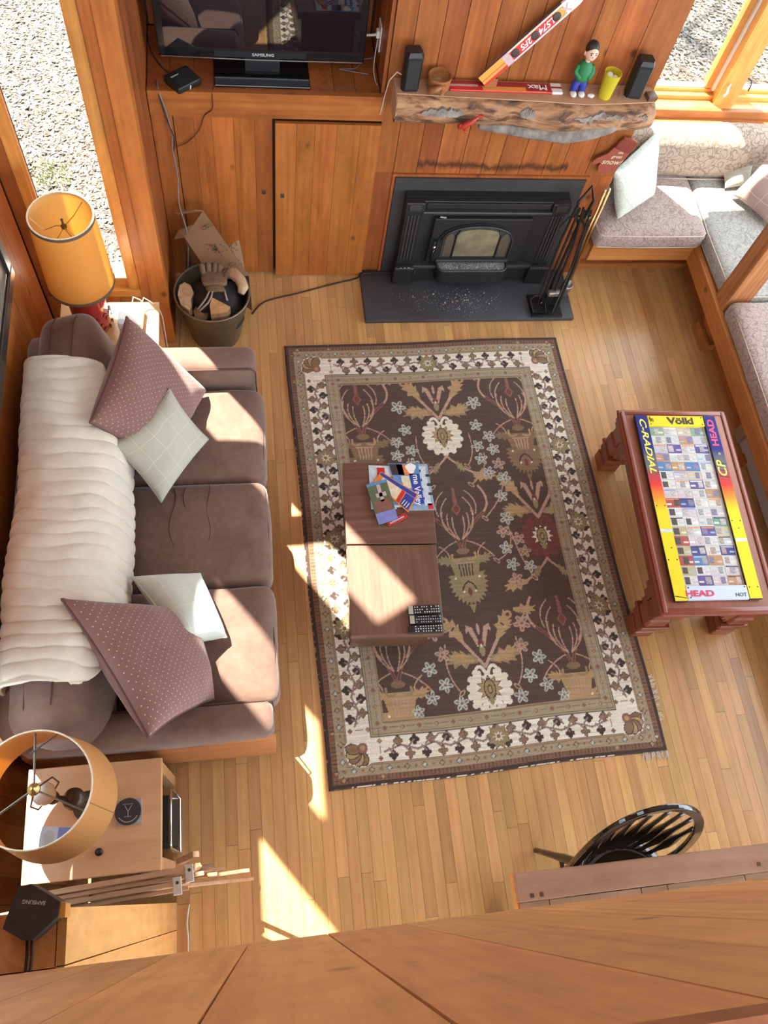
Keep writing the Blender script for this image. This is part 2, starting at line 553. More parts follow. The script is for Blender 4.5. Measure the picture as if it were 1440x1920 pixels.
def attr_mat(rough=.95, bscale=900, bstr=.35, sheen=.3):
    def mk(name):
        m, nt, b = base_mat(name)
        at = nt.nodes.new('ShaderNodeAttribute'); at.attribute_name = 'Col'
        ge = nt.nodes.new('ShaderNodeNewGeometry')
        n = nt.nodes.new('ShaderNodeTexNoise'); seti(n, Scale=240.0, Detail=2.0)
        nt.links.new(ge.outputs['Position'], n.inputs['Vector'])
        mp = nt.nodes.new('ShaderNodeMapping'); mp.inputs['Scale'].default_value = (6, 90, 1)
        nt.links.new(ge.outputs['Position'], mp.inputs['Vector'])
        n2 = nt.nodes.new('ShaderNodeTexNoise'); seti(n2, Scale=1.0, Detail=2.0)
        nt.links.new(mp.outputs[0], n2.inputs['Vector'])
        f = math_node(nt, 'ADD', math_node(nt, 'MULTIPLY', n.outputs[0], .5), math_node(nt, 'MULTIPLY', n2.outputs[0], .5))
        c = mixc(nt, 1.0, at.outputs['Color'], ramp(nt, f, [(.3, (.62, .6, .58)), (.7, (1.2, 1.2, 1.2))]), 'MULTIPLY')
        nt.links.new(c, b.inputs['Base Color'])
        b.inputs['Roughness'].default_value = rough; b.inputs['Sheen Weight'].default_value = sheen
        bump(nt, b, n.outputs[0], bstr, .004)
        return m
    return mk

def stain_soot(nt, ge, col):
    """scorch marks on the board ends above and beside the firebox"""
    sp = nt.nodes.new('ShaderNodeSeparateXYZ'); nt.links.new(ge.outputs['Position'], sp.inputs[0])
    n = nt.nodes.new('ShaderNodeTexNoise'); seti(n, Scale=1.0, Detail=7.0, Roughness=.75)
    mp = nt.nodes.new('ShaderNodeMapping'); mp.inputs['Scale'].default_value = (11, 1, 3)
    nt.links.new(ge.outputs['Position'], mp.inputs['Vector']); nt.links.new(mp.outputs[0], n.inputs['Vector'])
    h = math_node(nt, 'ADD', .735, math_node(nt, 'MULTIPLY', n.outputs[0], .15))
    mr = nt.nodes.new('ShaderNodeMapRange'); mr.inputs[1].default_value = .004; mr.inputs[2].default_value = .03
    mr.inputs[3].default_value = .85; mr.inputs[4].default_value = 0
    nt.links.new(math_node(nt, 'ABSOLUTE', math_node(nt, 'SUBTRACT', sp.outputs[2], h)), mr.inputs[0])
    xin = math_node(nt, 'MULTIPLY', math_node(nt, 'GREATER_THAN', sp.outputs[0], .9), math_node(nt, 'LESS_THAN', sp.outputs[0], 1.72))
    up = math_node(nt, 'LESS_THAN', sp.outputs[2], .9)
    f = math_node(nt, 'MULTIPLY', math_node(nt, 'MULTIPLY', mr.outputs[0], xin), up)
    return mixc(nt, f, col, (.05, .018, .012))

PINE_L, PINE_M, PINE_D = (.50, .185, .045), (.385, .122, .026), (.22, .058, .012)
D = _DEF
D['pine_v'] = wood(PINE_L, PINE_M, PINE_D, 'Z', var=.42, knots=.75, rough=.4)
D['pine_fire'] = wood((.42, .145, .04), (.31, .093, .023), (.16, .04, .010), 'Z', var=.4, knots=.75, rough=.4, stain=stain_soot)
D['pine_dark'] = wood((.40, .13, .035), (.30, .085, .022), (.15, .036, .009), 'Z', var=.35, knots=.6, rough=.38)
D['pine_x'] = wood(PINE_L, PINE_M, PINE_D, 'X', var=.2, knots=.6, rough=.4)
D['pine_y'] = wood(PINE_L, PINE_M, PINE_D, 'Y', var=.2, knots=.6, rough=.4)
D['pine_bench_x'] = wood((.55, .23, .075), (.43, .155, .045), (.24, .07, .018), 'X', var=.2, knots=.7, rough=.4)
D['pine_bench_y'] = wood((.55, .23, .075), (.43, .155, .045), (.24, .07, .018), 'Y', var=.2, knots=.7, rough=.4)
D['fir_post'] = wood((.50, .225, .085), (.37, .14, .045), (.17, .052, .016), 'Z', var=.2, knots=.2, rough=.5, streak=1.3)
D['window_wood_x'] = wood((.78, .40, .11), (.66, .29, .07), (.42, .15, .03), 'X', var=.15, knots=.1, rough=.3, coat=.3)
D['window_wood_z'] = wood((.78, .40, .11), (.66, .29, .07), (.42, .15, .03), 'Z', var=.15, knots=.1, rough=.3, coat=.3)
D['loft_v'] = wood((.74, .40, .155), (.62, .30, .104), (.43, .175, .052), 'Z', var=.2, knots=.8, rough=.5)
D['oak'] = wood((.65, .385, .165), (.555, .30, .115), (.40, .19, .066), 'Y', var=.30, knots=0, rough=.30, fine=1.2, coat=.15, streak=.7, spread=.34, blotch=.12, hue=.012)
D['subfloor'] = plain((.12, .06, .025), .8)
D['wall_gap'] = plain((.06, .025, .01), .8)
D['white_paint'] = plain((.75, .73, .70), .5)
D['plaster'] = plain((.62, .56, .48), .8, nz=.1, nscale=3)
D['suede_bounce'] = wood((.46, .19, .075), (.37, .135, .048), (.24, .08, .026), 'X', var=.1, knots=0, rough=.5)  # sofa suede with the floor's orange bounce light painted into its colour
D['suede'] = suede((.20, .113, .082), (.128, .068, .049))
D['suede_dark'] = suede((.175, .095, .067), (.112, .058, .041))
D['suede_seam'] = plain((.09, .045, .032), .8)
D['throw'] = plain((.68, .60, .49), .9, nz=.10, nscale=14, bmp=.5, bscale=260, sheen=.5)
D['dotted'] = uv_fabric((.215, .105, .09), 'dots', (.66, .5, .38), .020)
D['dotted_pipe'] = plain((.13, .06, .052), .8)
D['sage'] = uv_fabric((.43, .42, .335), 'grid', (.53, .51, .39), .085)
D['sage_pipe'] = plain((.33, .33, .26), .8)
D['mint'] = uv_fabric((.58, .62, .55), 'grid', (.66, .68, .58), .085)
D['mint_pipe'] = plain((.5, .54, .46), .8)
D['mauve'] = uv_fabric((.37, .25, .22), 'grid', (.56, .44, .36), .10)
D['floral'] = paisley((.60, .61, .53), (.42, .38, .30), 13, tint=(.50, .54, .49), amt=.45)
D['paisley_tan'] = paisley((.40, .31, .235), (.20, .135, .095), 15, tint=(.34, .26, .18), amt=.85)
D['paisley_mauve'] = paisley((.40, .295, .255), (.20, .135, .115), 21, tint=(.34, .25, .22), amt=.8)
D['paisley_grey'] = paisley((.37, .36, .32), (.20, .175, .155), 21, tint=(.31, .295, .265), amt=.75)
D['piping_tan'] = plain((.52, .42, .33), .8)
D['iron'] = plain((.017, .016, .017), .45, nz=.3, nscale=9, bmp=.08, bscale=60)
D['iron_edge'] = plain((.055, .053, .055), .35, metal=.3)
D['steel_panel'] = plain((.05, .047, .046), .5, nz=.35, nscale=5)
D['slate'] = plain((.062, .062, .072), .55, nz=.35, nscale=4, bmp=.1, bscale=40)
D['stove_glass'] = plain((.30, .25, .15), .25, nz=.65, nscale=5)
D['stove_glass_side'] = plain((.13, .10, .07), .25, nz=.5, nscale=7)
D['ash'] = plain((.55, .52, .50), .95)
D['chrome'] = plain((.6, .6, .6), .22, metal=1)
D['brushed'] = plain((.42, .40, .37), .4, metal=.9)
D['brass'] = plain((.52, .34, .13), .3, metal=.9)
D['black_plastic'] = plain((.012, .012, .013), .42)
D['black_gloss'] = plain((.008, .008, .009), .12, spec=.6)
D['tv_screen'] = plain((.010, .007, .010), .0, spec=1.0)
D['tool_black'] = plain((.010, .010, .010), .35)
D['cable_black'] = plain((.012, .010, .010), .5)
D['cable_grey'] = plain((.20, .19, .21), .5)
D['cable_white'] = plain((.62, .58, .52), .5)
D['cable_red'] = plain((.13, .03, .015), .5)
D['white_plastic'] = plain((.78, .77, .74), .35)
D['tissue'] = plain((.75, .72, .66), .9)
D['print_white'] = plain((.82, .82, .80), .5)
D['print_grey'] = plain((.45, .45, .46), .5)
D['shade_gold'] = translucent((.66, .36, .085), (1.0, .58, .15), .5, noisy=.2)
D['shade_lining'] = translucent((.86, .66, .30), (1.0, .75, .35), .4)
D['shade_inner'] = plain((.74, .55, .24), .8)
D['shade_trim'] = plain((.10, .07, .035), .7)
D['shade_tan'] = translucent((.58, .32, .11), (.85, .46, .12), .35, noisy=.2)
D['red_glaze'] = plain((.42, .03, .022), .12, coat=1.0, col2=(.33, .02, .015), nscale=3)
D['red_glaze_in'] = plain((.60, .06, .05), .35)
D['glaze_dark'] = plain((.06, .012, .01), .3)
D['bulb'] = plain((.82, .80, .76), .35)
D['bronze'] = plain((.10, .075, .055), .4, metal=.6)
D['wire'] = plain((.17, .14, .12), .4, metal=.7)
D['birch_top'] = wood((.74, .46, .25), (.66, .385, .19), (.52, .28, .125), 'X', var=.1, knots=0, rough=.35, fine=.7, coat=.15, blotch=.12)
D['walnut'] = wood((.20, .112, .076), (.142, .074, .049), (.07, .034, .022), 'X', var=.12, knots=0, rough=.36, fine=1.3, coat=.15, streak=.8, spread=.26, blotch=.12)
D['walnut_y'] = wood((.22, .122, .08), (.16, .082, .053), (.088, .042, .026), 'Y', var=.12, knots=0, rough=.33, fine=1.6, coat=.2, streak=.5, spread=.3, blotch=.12)
D['walnut_side'] = wood((.17, .085, .05), (.12, .055, .032), (.06, .026, .015), 'X', var=.1, knots=0, rough=.4)
D['mahogany'] = wood((.31, .088, .043), (.22, .052, .024), (.11, .024, .011), 'Y', var=.12, knots=0, rough=.32, coat=.22, fine=.8, blotch=.12)
D['mahogany_x'] = wood((.31, .088, .043), (.22, .052, .024), (.11, .024, .011), 'X', var=.12, knots=0, rough=.32, coat=.22, fine=.8, blotch=.12)
D['mahogany_top'] = wood((.37, .14, .09), (.28, .092, .054), (.17, .05, .028), 'Y', var=.12, knots=0, rough=.30, coat=.2, fine=.7, blotch=.12)
D['table_oak'] = wood((.40, .235, .15), (.32, .175, .105), (.19, .092, .05), 'X', var=.16, knots=.2, rough=.4, streak=1.2)
D['lacquer'] = plain((.009, .008, .008), .12, coat=.8)
def log_bark(name):
    m, nt, b = base_mat(name)
    ge = nt.nodes.new('ShaderNodeNewGeometry')
    def nz_(sc, scl, det, dist=0.0):
        mp = nt.nodes.new('ShaderNodeMapping'); mp.inputs['Scale'].default_value = sc
        nt.links.new(ge.outputs['Position'], mp.inputs['Vector'])
        n = nt.nodes.new('ShaderNodeTexNoise'); seti(n, Scale=scl, Detail=det, Roughness=.65, Distortion=dist)
        nt.links.new(mp.outputs[0], n.inputs['Vector']); return n.outputs[0]
    a = nz_((1, 2.2, 3.2), 7.0, 6.0, .8); g = nz_((3, 40, 60), 1.0, 3.0)
    f = math_node(nt, 'ADD', math_node(nt, 'MULTIPLY', a, .8), math_node(nt, 'MULTIPLY', g, .2))
    nt.links.new(ramp(nt, f, [(.36, (.045, .02, .012)), (.44, (.16, .075, .035)), (.52, (.36, .18, .085)), (.62, (.46, .27, .14)), (.72, (.33, .16, .07))]), b.inputs['Base Color'])
    b.inputs['Roughness'].default_value = .75
    bump(nt, b, f, .6, .012)
    return m
D['log_bark'] = log_bark
D['log_cut'] = wood((.52, .33, .20), (.44, .26, .15), (.31, .16, .085), 'X', var=.1, knots=.1, rough=.65)
D['log_end'] = plain((.58, .42, .27), .8, nz=.25, nscale=30)
D['bark_grey'] = plain((.31, .28, .24), .9, col2=(.15, .12, .10), nscale=22, bmp=.5, bscale=50)
D['red_shell'] = plain((.48, .035, .02), .4)
D['kuksa'] = wood((.44, .20, .075), (.34, .135, .045), (.17, .055, .02), 'X', var=.1, knots=0, rough=.4, fine=2)
D['split_wood'] = plain((.66, .42, .19), .8, col2=(.50, .28, .10), nscale=22, bmp=.3, bscale=70)
D['split_side'] = plain((.42, .25, .12), .9, col2=(.20, .10, .05), nscale=26, bmp=.4, bscale=60)
D['birch_pale'] = plain((.62, .46, .29), .85, col2=(.45, .28, .15), nscale=24, bmp=.4, bscale=60)
D['glove'] = plain((.22, .15, .085), .9, col2=(.14, .09, .05), nscale=16, bmp=.5, bscale=50)
D['black_cloth'] = plain((.016, .015, .016), .75, bmp=.5, bscale=30)
D['grey_strap'] = plain((.33, .29, .25), .8)
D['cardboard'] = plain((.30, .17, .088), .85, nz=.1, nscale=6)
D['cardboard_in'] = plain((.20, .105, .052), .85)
D['card_print'] = plain((.06, .035, .02), .8)
D['galv'] = plain((.175, .155, .11), .42, metal=.55, col2=(.10, .085, .06), nscale=7, bmp=.15, bscale=14)
D['galv_rim'] = plain((.22, .20, .155), .35, metal=.7)
D['yellow_cup'] = translucent((.72, .62, .04), (.75, .68, .06), .35, .3)
D['egg_white'] = plain((.82, .78, .74), .6)
D['fig_skin'] = plain((.78, .50, .36), .55)
D['fig_hair'] = plain((.015, .012, .010), .5)
D['fig_green'] = plain((.02, .19, .065), .6)
D['fig_blue'] = plain((.025, .045, .34), .6)
D['fig_shoe'] = plain((.75, .68, .62), .6)
D['mitten'] = plain((.30, .062, .035), .7)
D['mitten_rib'] = plain((.26, .05, .028), .75)
D['stripe_dark'] = plain((.035, .03, .03), .85)
D['stripe_light'] = plain((.62, .58, .52), .85)
D['mirror_frame'] = plain((.03, .027, .025), .25)
D['picture_mat'] = plain((.14, .12, .10), .4)
D['drystick'] = wood((.58, .36, .21), (.47, .265, .145), (.31, .155, .08), 'X', var=.2, knots=0, rough=.6)
D['bracket'] = plain((.55, .52, .46), .4, metal=.6)
D['cork_tile'] = plain((.46, .41, .34), .7, nz=.2, nscale=40)
D['coaster'] = plain((.035, .030, .032), .6)
D['heater'] = plain((.40, .38, .36), .45)
D['navy'] = plain((.016, .016, .14), .3, coat=.4)
D['card_paper'] = plain((.74, .74, .70), .5)
def ski_print(name):
    m, nt, b = base_mat(name)
    tc = nt.nodes.new('ShaderNodeTexCoord'); sp = nt.nodes.new('ShaderNodeSeparateXYZ')
    nt.links.new(tc.outputs['Generated'], sp.inputs[0])
    c = ramp(nt, sp.outputs[1], [(0, (.74, .60, .01)), (.46, (.76, .58, .01)), (.53, (.75, .24, .012)), (.60, (.66, .03, .02)), (.66, (.32, .05, .06)), (.70, (.13, .13, .15)), (.76, (.10, .10, .14)), (.80, (.018, .016, .17)), (1, (.014, .012, .15))])
    nt.links.new(c, b.inputs['Base Color']); b.inputs['Roughness'].default_value = .55; b.inputs['Specular IOR Level'].default_value = .25
    return m
D['ski_print'] = ski_print
D['ski_yellow'] = plain((.78, .58, .02), .55, spec=.25)
D['ski_white'] = plain((.55, .60, .70), .55, spec=.25)
D['ski_edge'] = plain((.02, .02, .022), .35)
D['ski_pink'] = plain((.72, .05, .12), .4)
D['ski_magenta'] = plain((.60, .03, .10), .4)
D['ski_letter_y'] = plain((.88, .78, .05), .4)
D['ski_black'] = plain((.012, .012, .012), .4)
D['ski_red'] = plain((.60, .035, .03), .3, coat=.4)
D['ski_dark_red'] = plain((.33, .02, .03), .3, coat=.4)
D['ski_orange'] = plain((.82, .34, .06), .3, coat=.4)
D['ski_base'] = plain((.09, .09, .15), .3, coat=.3)
D['rug'] = attr_mat()
D['fringe'] = plain((.66, .60, .50), .9)
D['rug_back'] = plain((.06, .035, .025), .95)
D['glass'] = glass_pane
D['cups_hole'] = plain((.05, .035, .025), .5)
for i, c in enumerate([(.30, .45, .30), (.66, .68, .66), (.68, .58, .40), (.16, .12, .34), (.62, .60, .66), (.60, .33, .16), (.12, .27, .55), (.72, .70, .62), (.50, .11, .10), (.10, .10, .30), (.56, .50, .30), (.70, .62, .64), (.22, .40, .30), (.74, .73, .70)]):
    D['pass_%d' % i] = plain(tuple(x * .85 for x in c), .6, nz=.25, nscale=60, spec=.2)
for i, c in enumerate([(.10, .07, .06), (.42, .40, .40), (.48, .36, .28), (.62, .55, .50), (.25, .22, .35)]):
    D['passphoto_%d' % i] = plain(c, .35, nz=.6, nscale=130)
# ------------------------------------------------------------------ floor
YF = 3.355          # face of the fireplace wall
fl = MB().box(-1.06, -.45, -3.2, 2.92, -.06, -.012).box(-.45, 3.6, -3.2, 4.05, -.06, -.012).build('floor', 'subfloor')
tag(fl, kind='structure', label='strip floor of narrow golden oak boards')
PW = .0515
def hidden_plank(x, y0, y1):
    yc = (y0 + y1) / 2
    if .26 < x < 1.80 and y0 > .48 and y1 < 2.76: return True      # under the rug
    if x < -.03 and y0 > .55 and y1 < 2.45: return True            # under the sofa
    if y1 < -.2 or y0 > 3.44: return True
    if x < -.48 or x > 2.86: return True
    if .70 < x < 1.92 and y0 > 3.0: return True
    return False
rest = MB()
r = random.Random(5)
i0 = int(math.floor(-1.05 / PW)); cnt = 0
for i in range(i0, int(3.5 / PW)):
    x0 = i * PW + .0005; x1 = (i + 1) * PW - .0005
    y = -3.0 + r.uniform(0, .6); prev = -3.1
    cuts = [prev]
    ym = 2.88 if x1 < -.44 else 4.0
    while y < ym - .05:
        cuts.append(y); y += r.choice([r.uniform(.35, .7), r.uniform(.7, 1.5), r.uniform(.9, 1.6)])
    cuts.append(ym)
    for a, b_ in zip(cuts[:-1], cuts[1:]):
        dz = r.uniform(-.0004, .0004)
        if hidden_plank((x0 + x1) / 2, a, b_) or cnt >= 296:
            rest.box(x0, x1, a + .0006, b_ - .0006, -.012, dz)
        else:
            cnt += 1
            piece('floor_board', 'oak', fl, x0, x1, a + .0006, b_ - .0006, -.012, dz)
rest.build('floor_boards_under_furniture', 'oak', fl, kind='stuff')

# ------------------------------------------------------------------ board walls
def boards_x(parent, mat, x0, x1, y_front, z0, z1, seed, wmin=.085, wmax=.145, th=.018, gap=.0028, face=-1, cut=None):
    """vertical boards side by side along x, faces towards -y (face=-1)"""
    rr = random.Random(seed); x = x0
    while x < x1 - .004:
        w = rr.uniform(wmin, wmax)
        if x1 - (x + w) < wmin * .6: w = x1 - x
        d = rr.uniform(0, .0015)
        ya, yb = (y_front + d, y_front + th) if face < 0 else (y_front - th, y_front - d)
        segs = [(z0, z1)]
        if cut:
            cx0, cx1, cz = cut
            if x + w > cx0 + .01 and x < cx1 - .01:
                segs = [(cz, z1)]
        for s0, s1 in segs:
            piece('wall_board', mat, parent, x + gap / 2, x + w - gap / 2, ya, yb, s0, s1)
        x += w

def boards_y(parent, mat, y0, y1, x_front, z0, z1, seed, wmin=.085, wmax=.14, th=.018, gap=.0028, face=1):
    rr = random.Random(seed); y = y0
    while y < y1 - .004:
        w = rr.uniform(wmin, wmax)
        if y1 - (y + w) < wmin * .6: w = y1 - y
        d = rr.uniform(0, .0015)
        xa, xb = (x_front - th, x_front - d) if face > 0 else (x_front + d, x_front + th)
        piece('wall_board', mat, parent, xa, xb, y + gap / 2, y + w - gap / 2, z0, z1)
        y += w

# fireplace wall: solid core with the firebox niche left open
wb = MB()
wb.box(.69, .80, YF + .018, 4.2, 0, 5.6); wb.box(1.84, 1.985, YF + .018, 4.2, 0, 5.6)
wb.box(.80, 1.84, YF + .018, 4.2, .74, 5.6); wb.box(.80, 1.84, 3.75, 4.2, 0, .74)
wall_fire = wb.build('wall_back', 'wall_gap'); tag(wall_fire, kind='structure', label='orange pine board wall around the fireplace')
boards_x(wall_fire, 'pine_fire', .684, 2.0, YF, 0.0, 5.6, 21, cut=(.79, 1.85, .757))
piece('wall_board', 'pine_fire', wall_fire, .684, .79, YF - .0008, YF + .017, 0, .757)
piece('wall_board', 'pine_fire', wall_fire, 1.85, 1.925, YF - .0008, YF + .017, 0, .757)
piece('wall_board', 'pine_fire', wall_fire, 1.926, 2.0, YF - .0008, YF + .017, 0, .757)
for (a, b_, c, d) in ((.778, 1.862, .742, .757), (.778, .793, .03, .742), (1.847, 1.862, .03, .742)):
    piece('firebox_trim', 'pine_dark', wall_fire, a, b_, YF - .012, YF + .01, c, d)

# television alcove over the closet
al = MB()
al.box(-.52, -.43, 2.93, 4.2, 0, 5.6)
al.box(-.43, .69, 3.83, 4.0, 0, 5.6)
alc = al.build('wall_alcove', 'wall_gap'); tag(alc, kind='structure', label='dark recessed alcove walls behind the television')
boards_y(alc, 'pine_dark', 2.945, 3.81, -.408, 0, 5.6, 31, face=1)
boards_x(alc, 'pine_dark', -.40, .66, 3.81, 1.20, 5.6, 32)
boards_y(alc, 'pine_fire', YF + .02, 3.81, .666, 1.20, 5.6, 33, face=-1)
# shelf with fascia
sh = MB().box(-.405, .664, YF + .02, 3.80, 1.155, 1.185).build('trim_1', 'wall_gap'); tag(sh, kind='structure', label='board shelf under the television')
rr = random.Random(3); x = -.405
while x < .66:
    w = min(rr.uniform(.09, .13), .664 - x)
    if .664 - (x + w) < .04: w = .664 - x
    piece('shelf_board', 'pine_dark', sh, x + .001, x + w - .001, YF + .021, 3.80, 1.185, 1.2)
    x += w
piece('fascia', 'pine_x', sh, -.405, .684, YF - .008, YF + .02, 1.072, 1.203)

# closet doors
def closet(name, x0, x1, y, z0, z1, seed, label, px_):
    d = MB().box(x0 + .004, x1 - .004, y + .016, y + .03, z0 + .003, z1 - .003).build(name, 'wall_gap')
    tag(d, kind='structure', label=label)
    rr = random.Random(seed); x = x0
    while x < x1 - .004:
        w = rr.uniform(.075, .12)
        if x1 - (x + w) < .05: w = x1 - x
        piece('door_board', 'pine_v', d, x + .0006, x + w - .0006, y + rr.uniform(0, .001), y + .017, z0, z1)
        x += w
    MB().box(px_, px_ + .02, y - .004, y + .004, .60, .63, .003).build('finger_pull', 'bronze', d)
    return d
closet('door_1', -.305, .156, YF + .002, .012, 1.066, 41, 'left closet door of vertical pine boards beside the wood bucket', .10)
closet('door_2', .168, .682, YF - .022, .008, 1.058, 42, 'right closet door of pine boards standing slightly ajar', .195)
MB().box(-.406, -.309, YF + .003, YF + .02, 0, 1.07).build('trim_2', 'pine_dark')['kind'] = 'structure'
MB().box(-.43, .69, YF + .035, YF + .05, 0, 1.15).build('wall_closet', 'wall_gap')['kind'] = 'structure'

# ------------------------------------------------------------------ wall with the tall window on the left
YP = 2.87
ww = MB()
ww.box(-1.12, -.43, YP + .02, YP + .10, 0, .40)
ww.box(-.59, -.43, YP + .02, YP + .10, .40, 5.6)
ww.box(-1.12, -.91, YP + .02, YP + .10, .40, 5.6)
ww.box(-.91, -.59, YP + .02, YP + .06, 5.2, 5.6)
# slanting head of the upper light
ww.add([(-.91, YP + .02, 5.09), (-.59, YP + .02, 4.79), (-.59, YP + .02, 5.21), (-.91, YP + .02, 5.21),
        (-.91, YP + .06, 5.09), (-.59, YP + .06, 4.79), (-.59, YP + .06, 5.21), (-.91, YP + .06, 5.21)],
       [(0, 1, 2, 3), (7, 6, 5, 4), (0, 4, 5, 1), (1, 5, 6, 2), (2, 6, 7, 3), (3, 7, 4, 0)])
wleft = ww.build('wall_window', 'wall_gap'); tag(wleft, kind='structure', label='pine board wall around the tall left window')
boards_x(wleft, 'pine_v', -1.005, -.41, YP, 0, .385, 51, th=.02, wmin=.07, wmax=.12)
piece('wall_post', 'pine_v', wleft, -.487, -.407, YP - .012, YP + .075, 0, 5.6)
piece('wall_post', 'pine_v', wleft, -.535, -.4885, YP - .004, YP + .02, .385, 5.6)
piece('wall_post', 'pine_dark', wleft, -1.005, -.95, YP - .004, YP + .02, .385, 5.6)
w1 = MB().box(-.593, -.537, YP + .004, YP + .06, .43, 5.2, .004).build('window_1', 'window_wood_z')
tag(w1, kind='structure', label='tall narrow fixed window behind the gold lamp')
piece('window_frame', 'window_wood_z', w1, -.948, -.905, YP + .004, YP + .06, .43, 5.2)
piece('window_frame', 'window_wood_z', w1, -.905, -.893, YP + .012, YP + .03, .5, 2.86)
piece('window_sill', 'window_wood_x', w1, -.948, -.537, YP - .006, YP + .07, .385, .43)
piece('window_sill', 'window_wood_x', w1, -.905, -.593, YP + .02, YP + .06, .43, .495)
piece('window_rail', 'window_wood_x', w1, -.905, -.593, YP + .03, YP + .055, 2.86, 3.24)
piece('pane', 'glass', w1, -.905, -.593, YP + .042, YP + .046, .495, 2.86)
piece('pane', 'glass', w1, -.905, -.593, YP + .042, YP + .046, 3.24, 5.1)

piece('outer_sill', 'white_paint', w1, -.905, -.593, YP + .10, YP + .20, .36, .41)
# ------------------------------------------------------------------ left wall: boards, clerestory openings
XL = -1.012
lw = MB()
wins = [(2.0, 2.43, 3.20, 4.26), (1.15, 1.58, 3.22, 4.30), (.12, .74, .82, 1.55)]
ycuts = sorted({-2.2, 2.95} | {w[0] for w in wins} | {w[1] for w in wins})
for a, b_ in zip(ycuts[:-1], ycuts[1:]):
    ops = [(w[2], w[3]) for w in wins if w[0] <= a + 1e-6 and w[1] >= b_ - 1e-6]
    z = 0
    for (o0, o1) in ops:
        lw.box(XL - .022, XL - .012, a, b_, z, o0); z = o1
    lw.box(XL - .022, XL - .012, a, b_, z, 5.6)
wl = lw.build('wall_left', 'wall_gap'); tag(wl, kind='structure', label='pine board side wall behind the sofa')
rr = random.Random(61); y = -2.2
while y < 2.868:
    w = rr.uniform(.085, .135)
    if 2.868 - (y + w) < .05: w = 2.868 - y
    ops = sorted([(w_[2], w_[3]) for w_ in wins if y + w > w_[0] + .002 and y < w_[1] - .002])
    z = 0
    for (o0, o1) in ops:
        piece('wall_board', 'pine_v', wl, XL - .012, XL - rr.uniform(0, .001), y + .0007, y + w - .0007, z, o0); z = o1
    piece('wall_board', 'pine_v', wl, XL - .012, XL - rr.uniform(0, .001), y + .0007, y + w - .0007, z, 5.6)
    y += w
for k, (a, b_, c, d) in enumerate(wins):
    wo = MB().box(XL - .002, XL + .006, a - .05, b_ + .05, d, d + .05).build('window_%d' % (k + 3), 'window_wood_z'); tag(wo, kind='structure')
    piece('window_sill', 'window_wood_z', wo, XL - .002, XL + .006, a - .05, b_ + .05, c - .05, c)
    piece('pane', 'glass', wo, XL - .018, XL - .015, a, b_, c, d)

# ------------------------------------------------------------------ window bay on the right
wr = MB()
wr.box(2.0, 3.7, 3.98, 4.12, 0, .755); wr.box(2.0, 3.7, 3.98, 4.12, 2.35, 5.6)
wr.box(3.66, 3.75, -2.2, 4.1, 0, .80); wr.box(3.66, 3.75, -2.2, 4.1, 2.45, 5.6)
wright = wr.build('wall_bay', 'plaster'); tag(wright, kind='structure', label='low wall under the bay window')
w2 = MB().box(2.0, 3.66, 3.845, 3.872, .735, .792, .004).build('window_2', 'pine_bench_x')
tag(w2, kind='structure', label='sunlit bay window above the bench back')
piece('window_stool', 'window_wood_x', w2, 2.0, 3.66, 3.872, 3.945, .73, .786)
piece('window_sill', 'window_wood_x', w2, 2.0, 3.66, 3.945, 3.98, .73, .812)
piece('window_frame', 'window_wood_x', w2, 2.02, 3.66, 3.98, 4.03, .755, .83)
piece('window_gasket', 'white_plastic', w2, 2.02, 3.66, 3.992, 4.02, .83, .842)
piece('window_frame', 'window_wood_x', w2, 2.02, 3.66, 3.98, 4.03, 2.3, 2.36)
piece('mullion', 'window_wood_z', w2, 2.735, 2.80, 3.905, 4.04, .786, 2.36)
piece('mullion', 'window_wood_z', w2, 2.803, 2.862, 3.912, 4.04, .786, 2.36)
piece('sash', 'window_wood_z', w2, 2.68, 2.733, 3.985, 4.03, .83, 2.3)
piece('sash_gasket', 'white_plastic', w2, 2.721, 2.734, 3.965, 3.985, .83, 2.3)
piece('sash', 'window_wood_z', w2, 2.864, 2.905, 3.985, 4.03, .83, 2.3)
piece('sash', 'window_wood_z', w2, 2.02, 2.06, 3.985, 4.03, .83, 2.3)
piece('pane', 'glass', w2, 2.06, 2.68, 4.008, 4.012, .842, 2.3)
piece('pane', 'glass', w2, 2.905, 3.66, 4.008, 4.012, .842, 2.3)
MB().tube([(2.764, 3.897, .93), (2.757, 3.885, .91), (2.762, 3.88, .885), (2.752, 3.878, .86)], .006, 8).build('window_latch', 'white_plastic', w2, smooth=True)
MB().tube([(2.872, 3.95, .935), (2.905, 3.93, .93), (2.915, 3.925, .90), (2.912, 3.92, .87)], .004, 8).build('window_crank', 'iron', w2, smooth=True)
piece('sill_stick', 'drystick', w2, 2.0, 2.27, 3.915, 3.935, .8125, .8225)

# ------------------------------------------------------------------ loft balcony front, tall cabinet end, ceiling
YB = -.066
lo = MB().box(-1.05, 3.7, -.13, YB - .02, 2.2, 3.40).build('wall_loft', 'wall_gap'); tag(lo, kind='structure', label='loft balcony front of vertical pine boards in the foreground')
rr = random.Random(72); x = -1.04
while x < 3.65:
    w = rr.uniform(.085, .15)
    piece('wall_board', 'loft_v', lo, x + .0012, x + w - .0012, YB - .02, YB - rr.uniform(0, .0012), 2.18, 3.40)
    x += w
piece('rail_cap', 'pine_dark', lo, -1.05, 3.7, -.165, YB, 3.40, 3.425)  # cap's shadow is put into the colour by the dark pine
tag(MB().box(-1.05, 3.7, -3.2, -.13, 2.2, 2.4).build('floor_loft', 'subfloor'), kind='structure')
tag(MB().box(-1.06, 3.8, -.9, 2.95, 5.6, 5.7).box(-.52, 3.8, 2.95, 4.2, 5.6, 5.7).build('ceiling', 'plaster'), kind='structure')
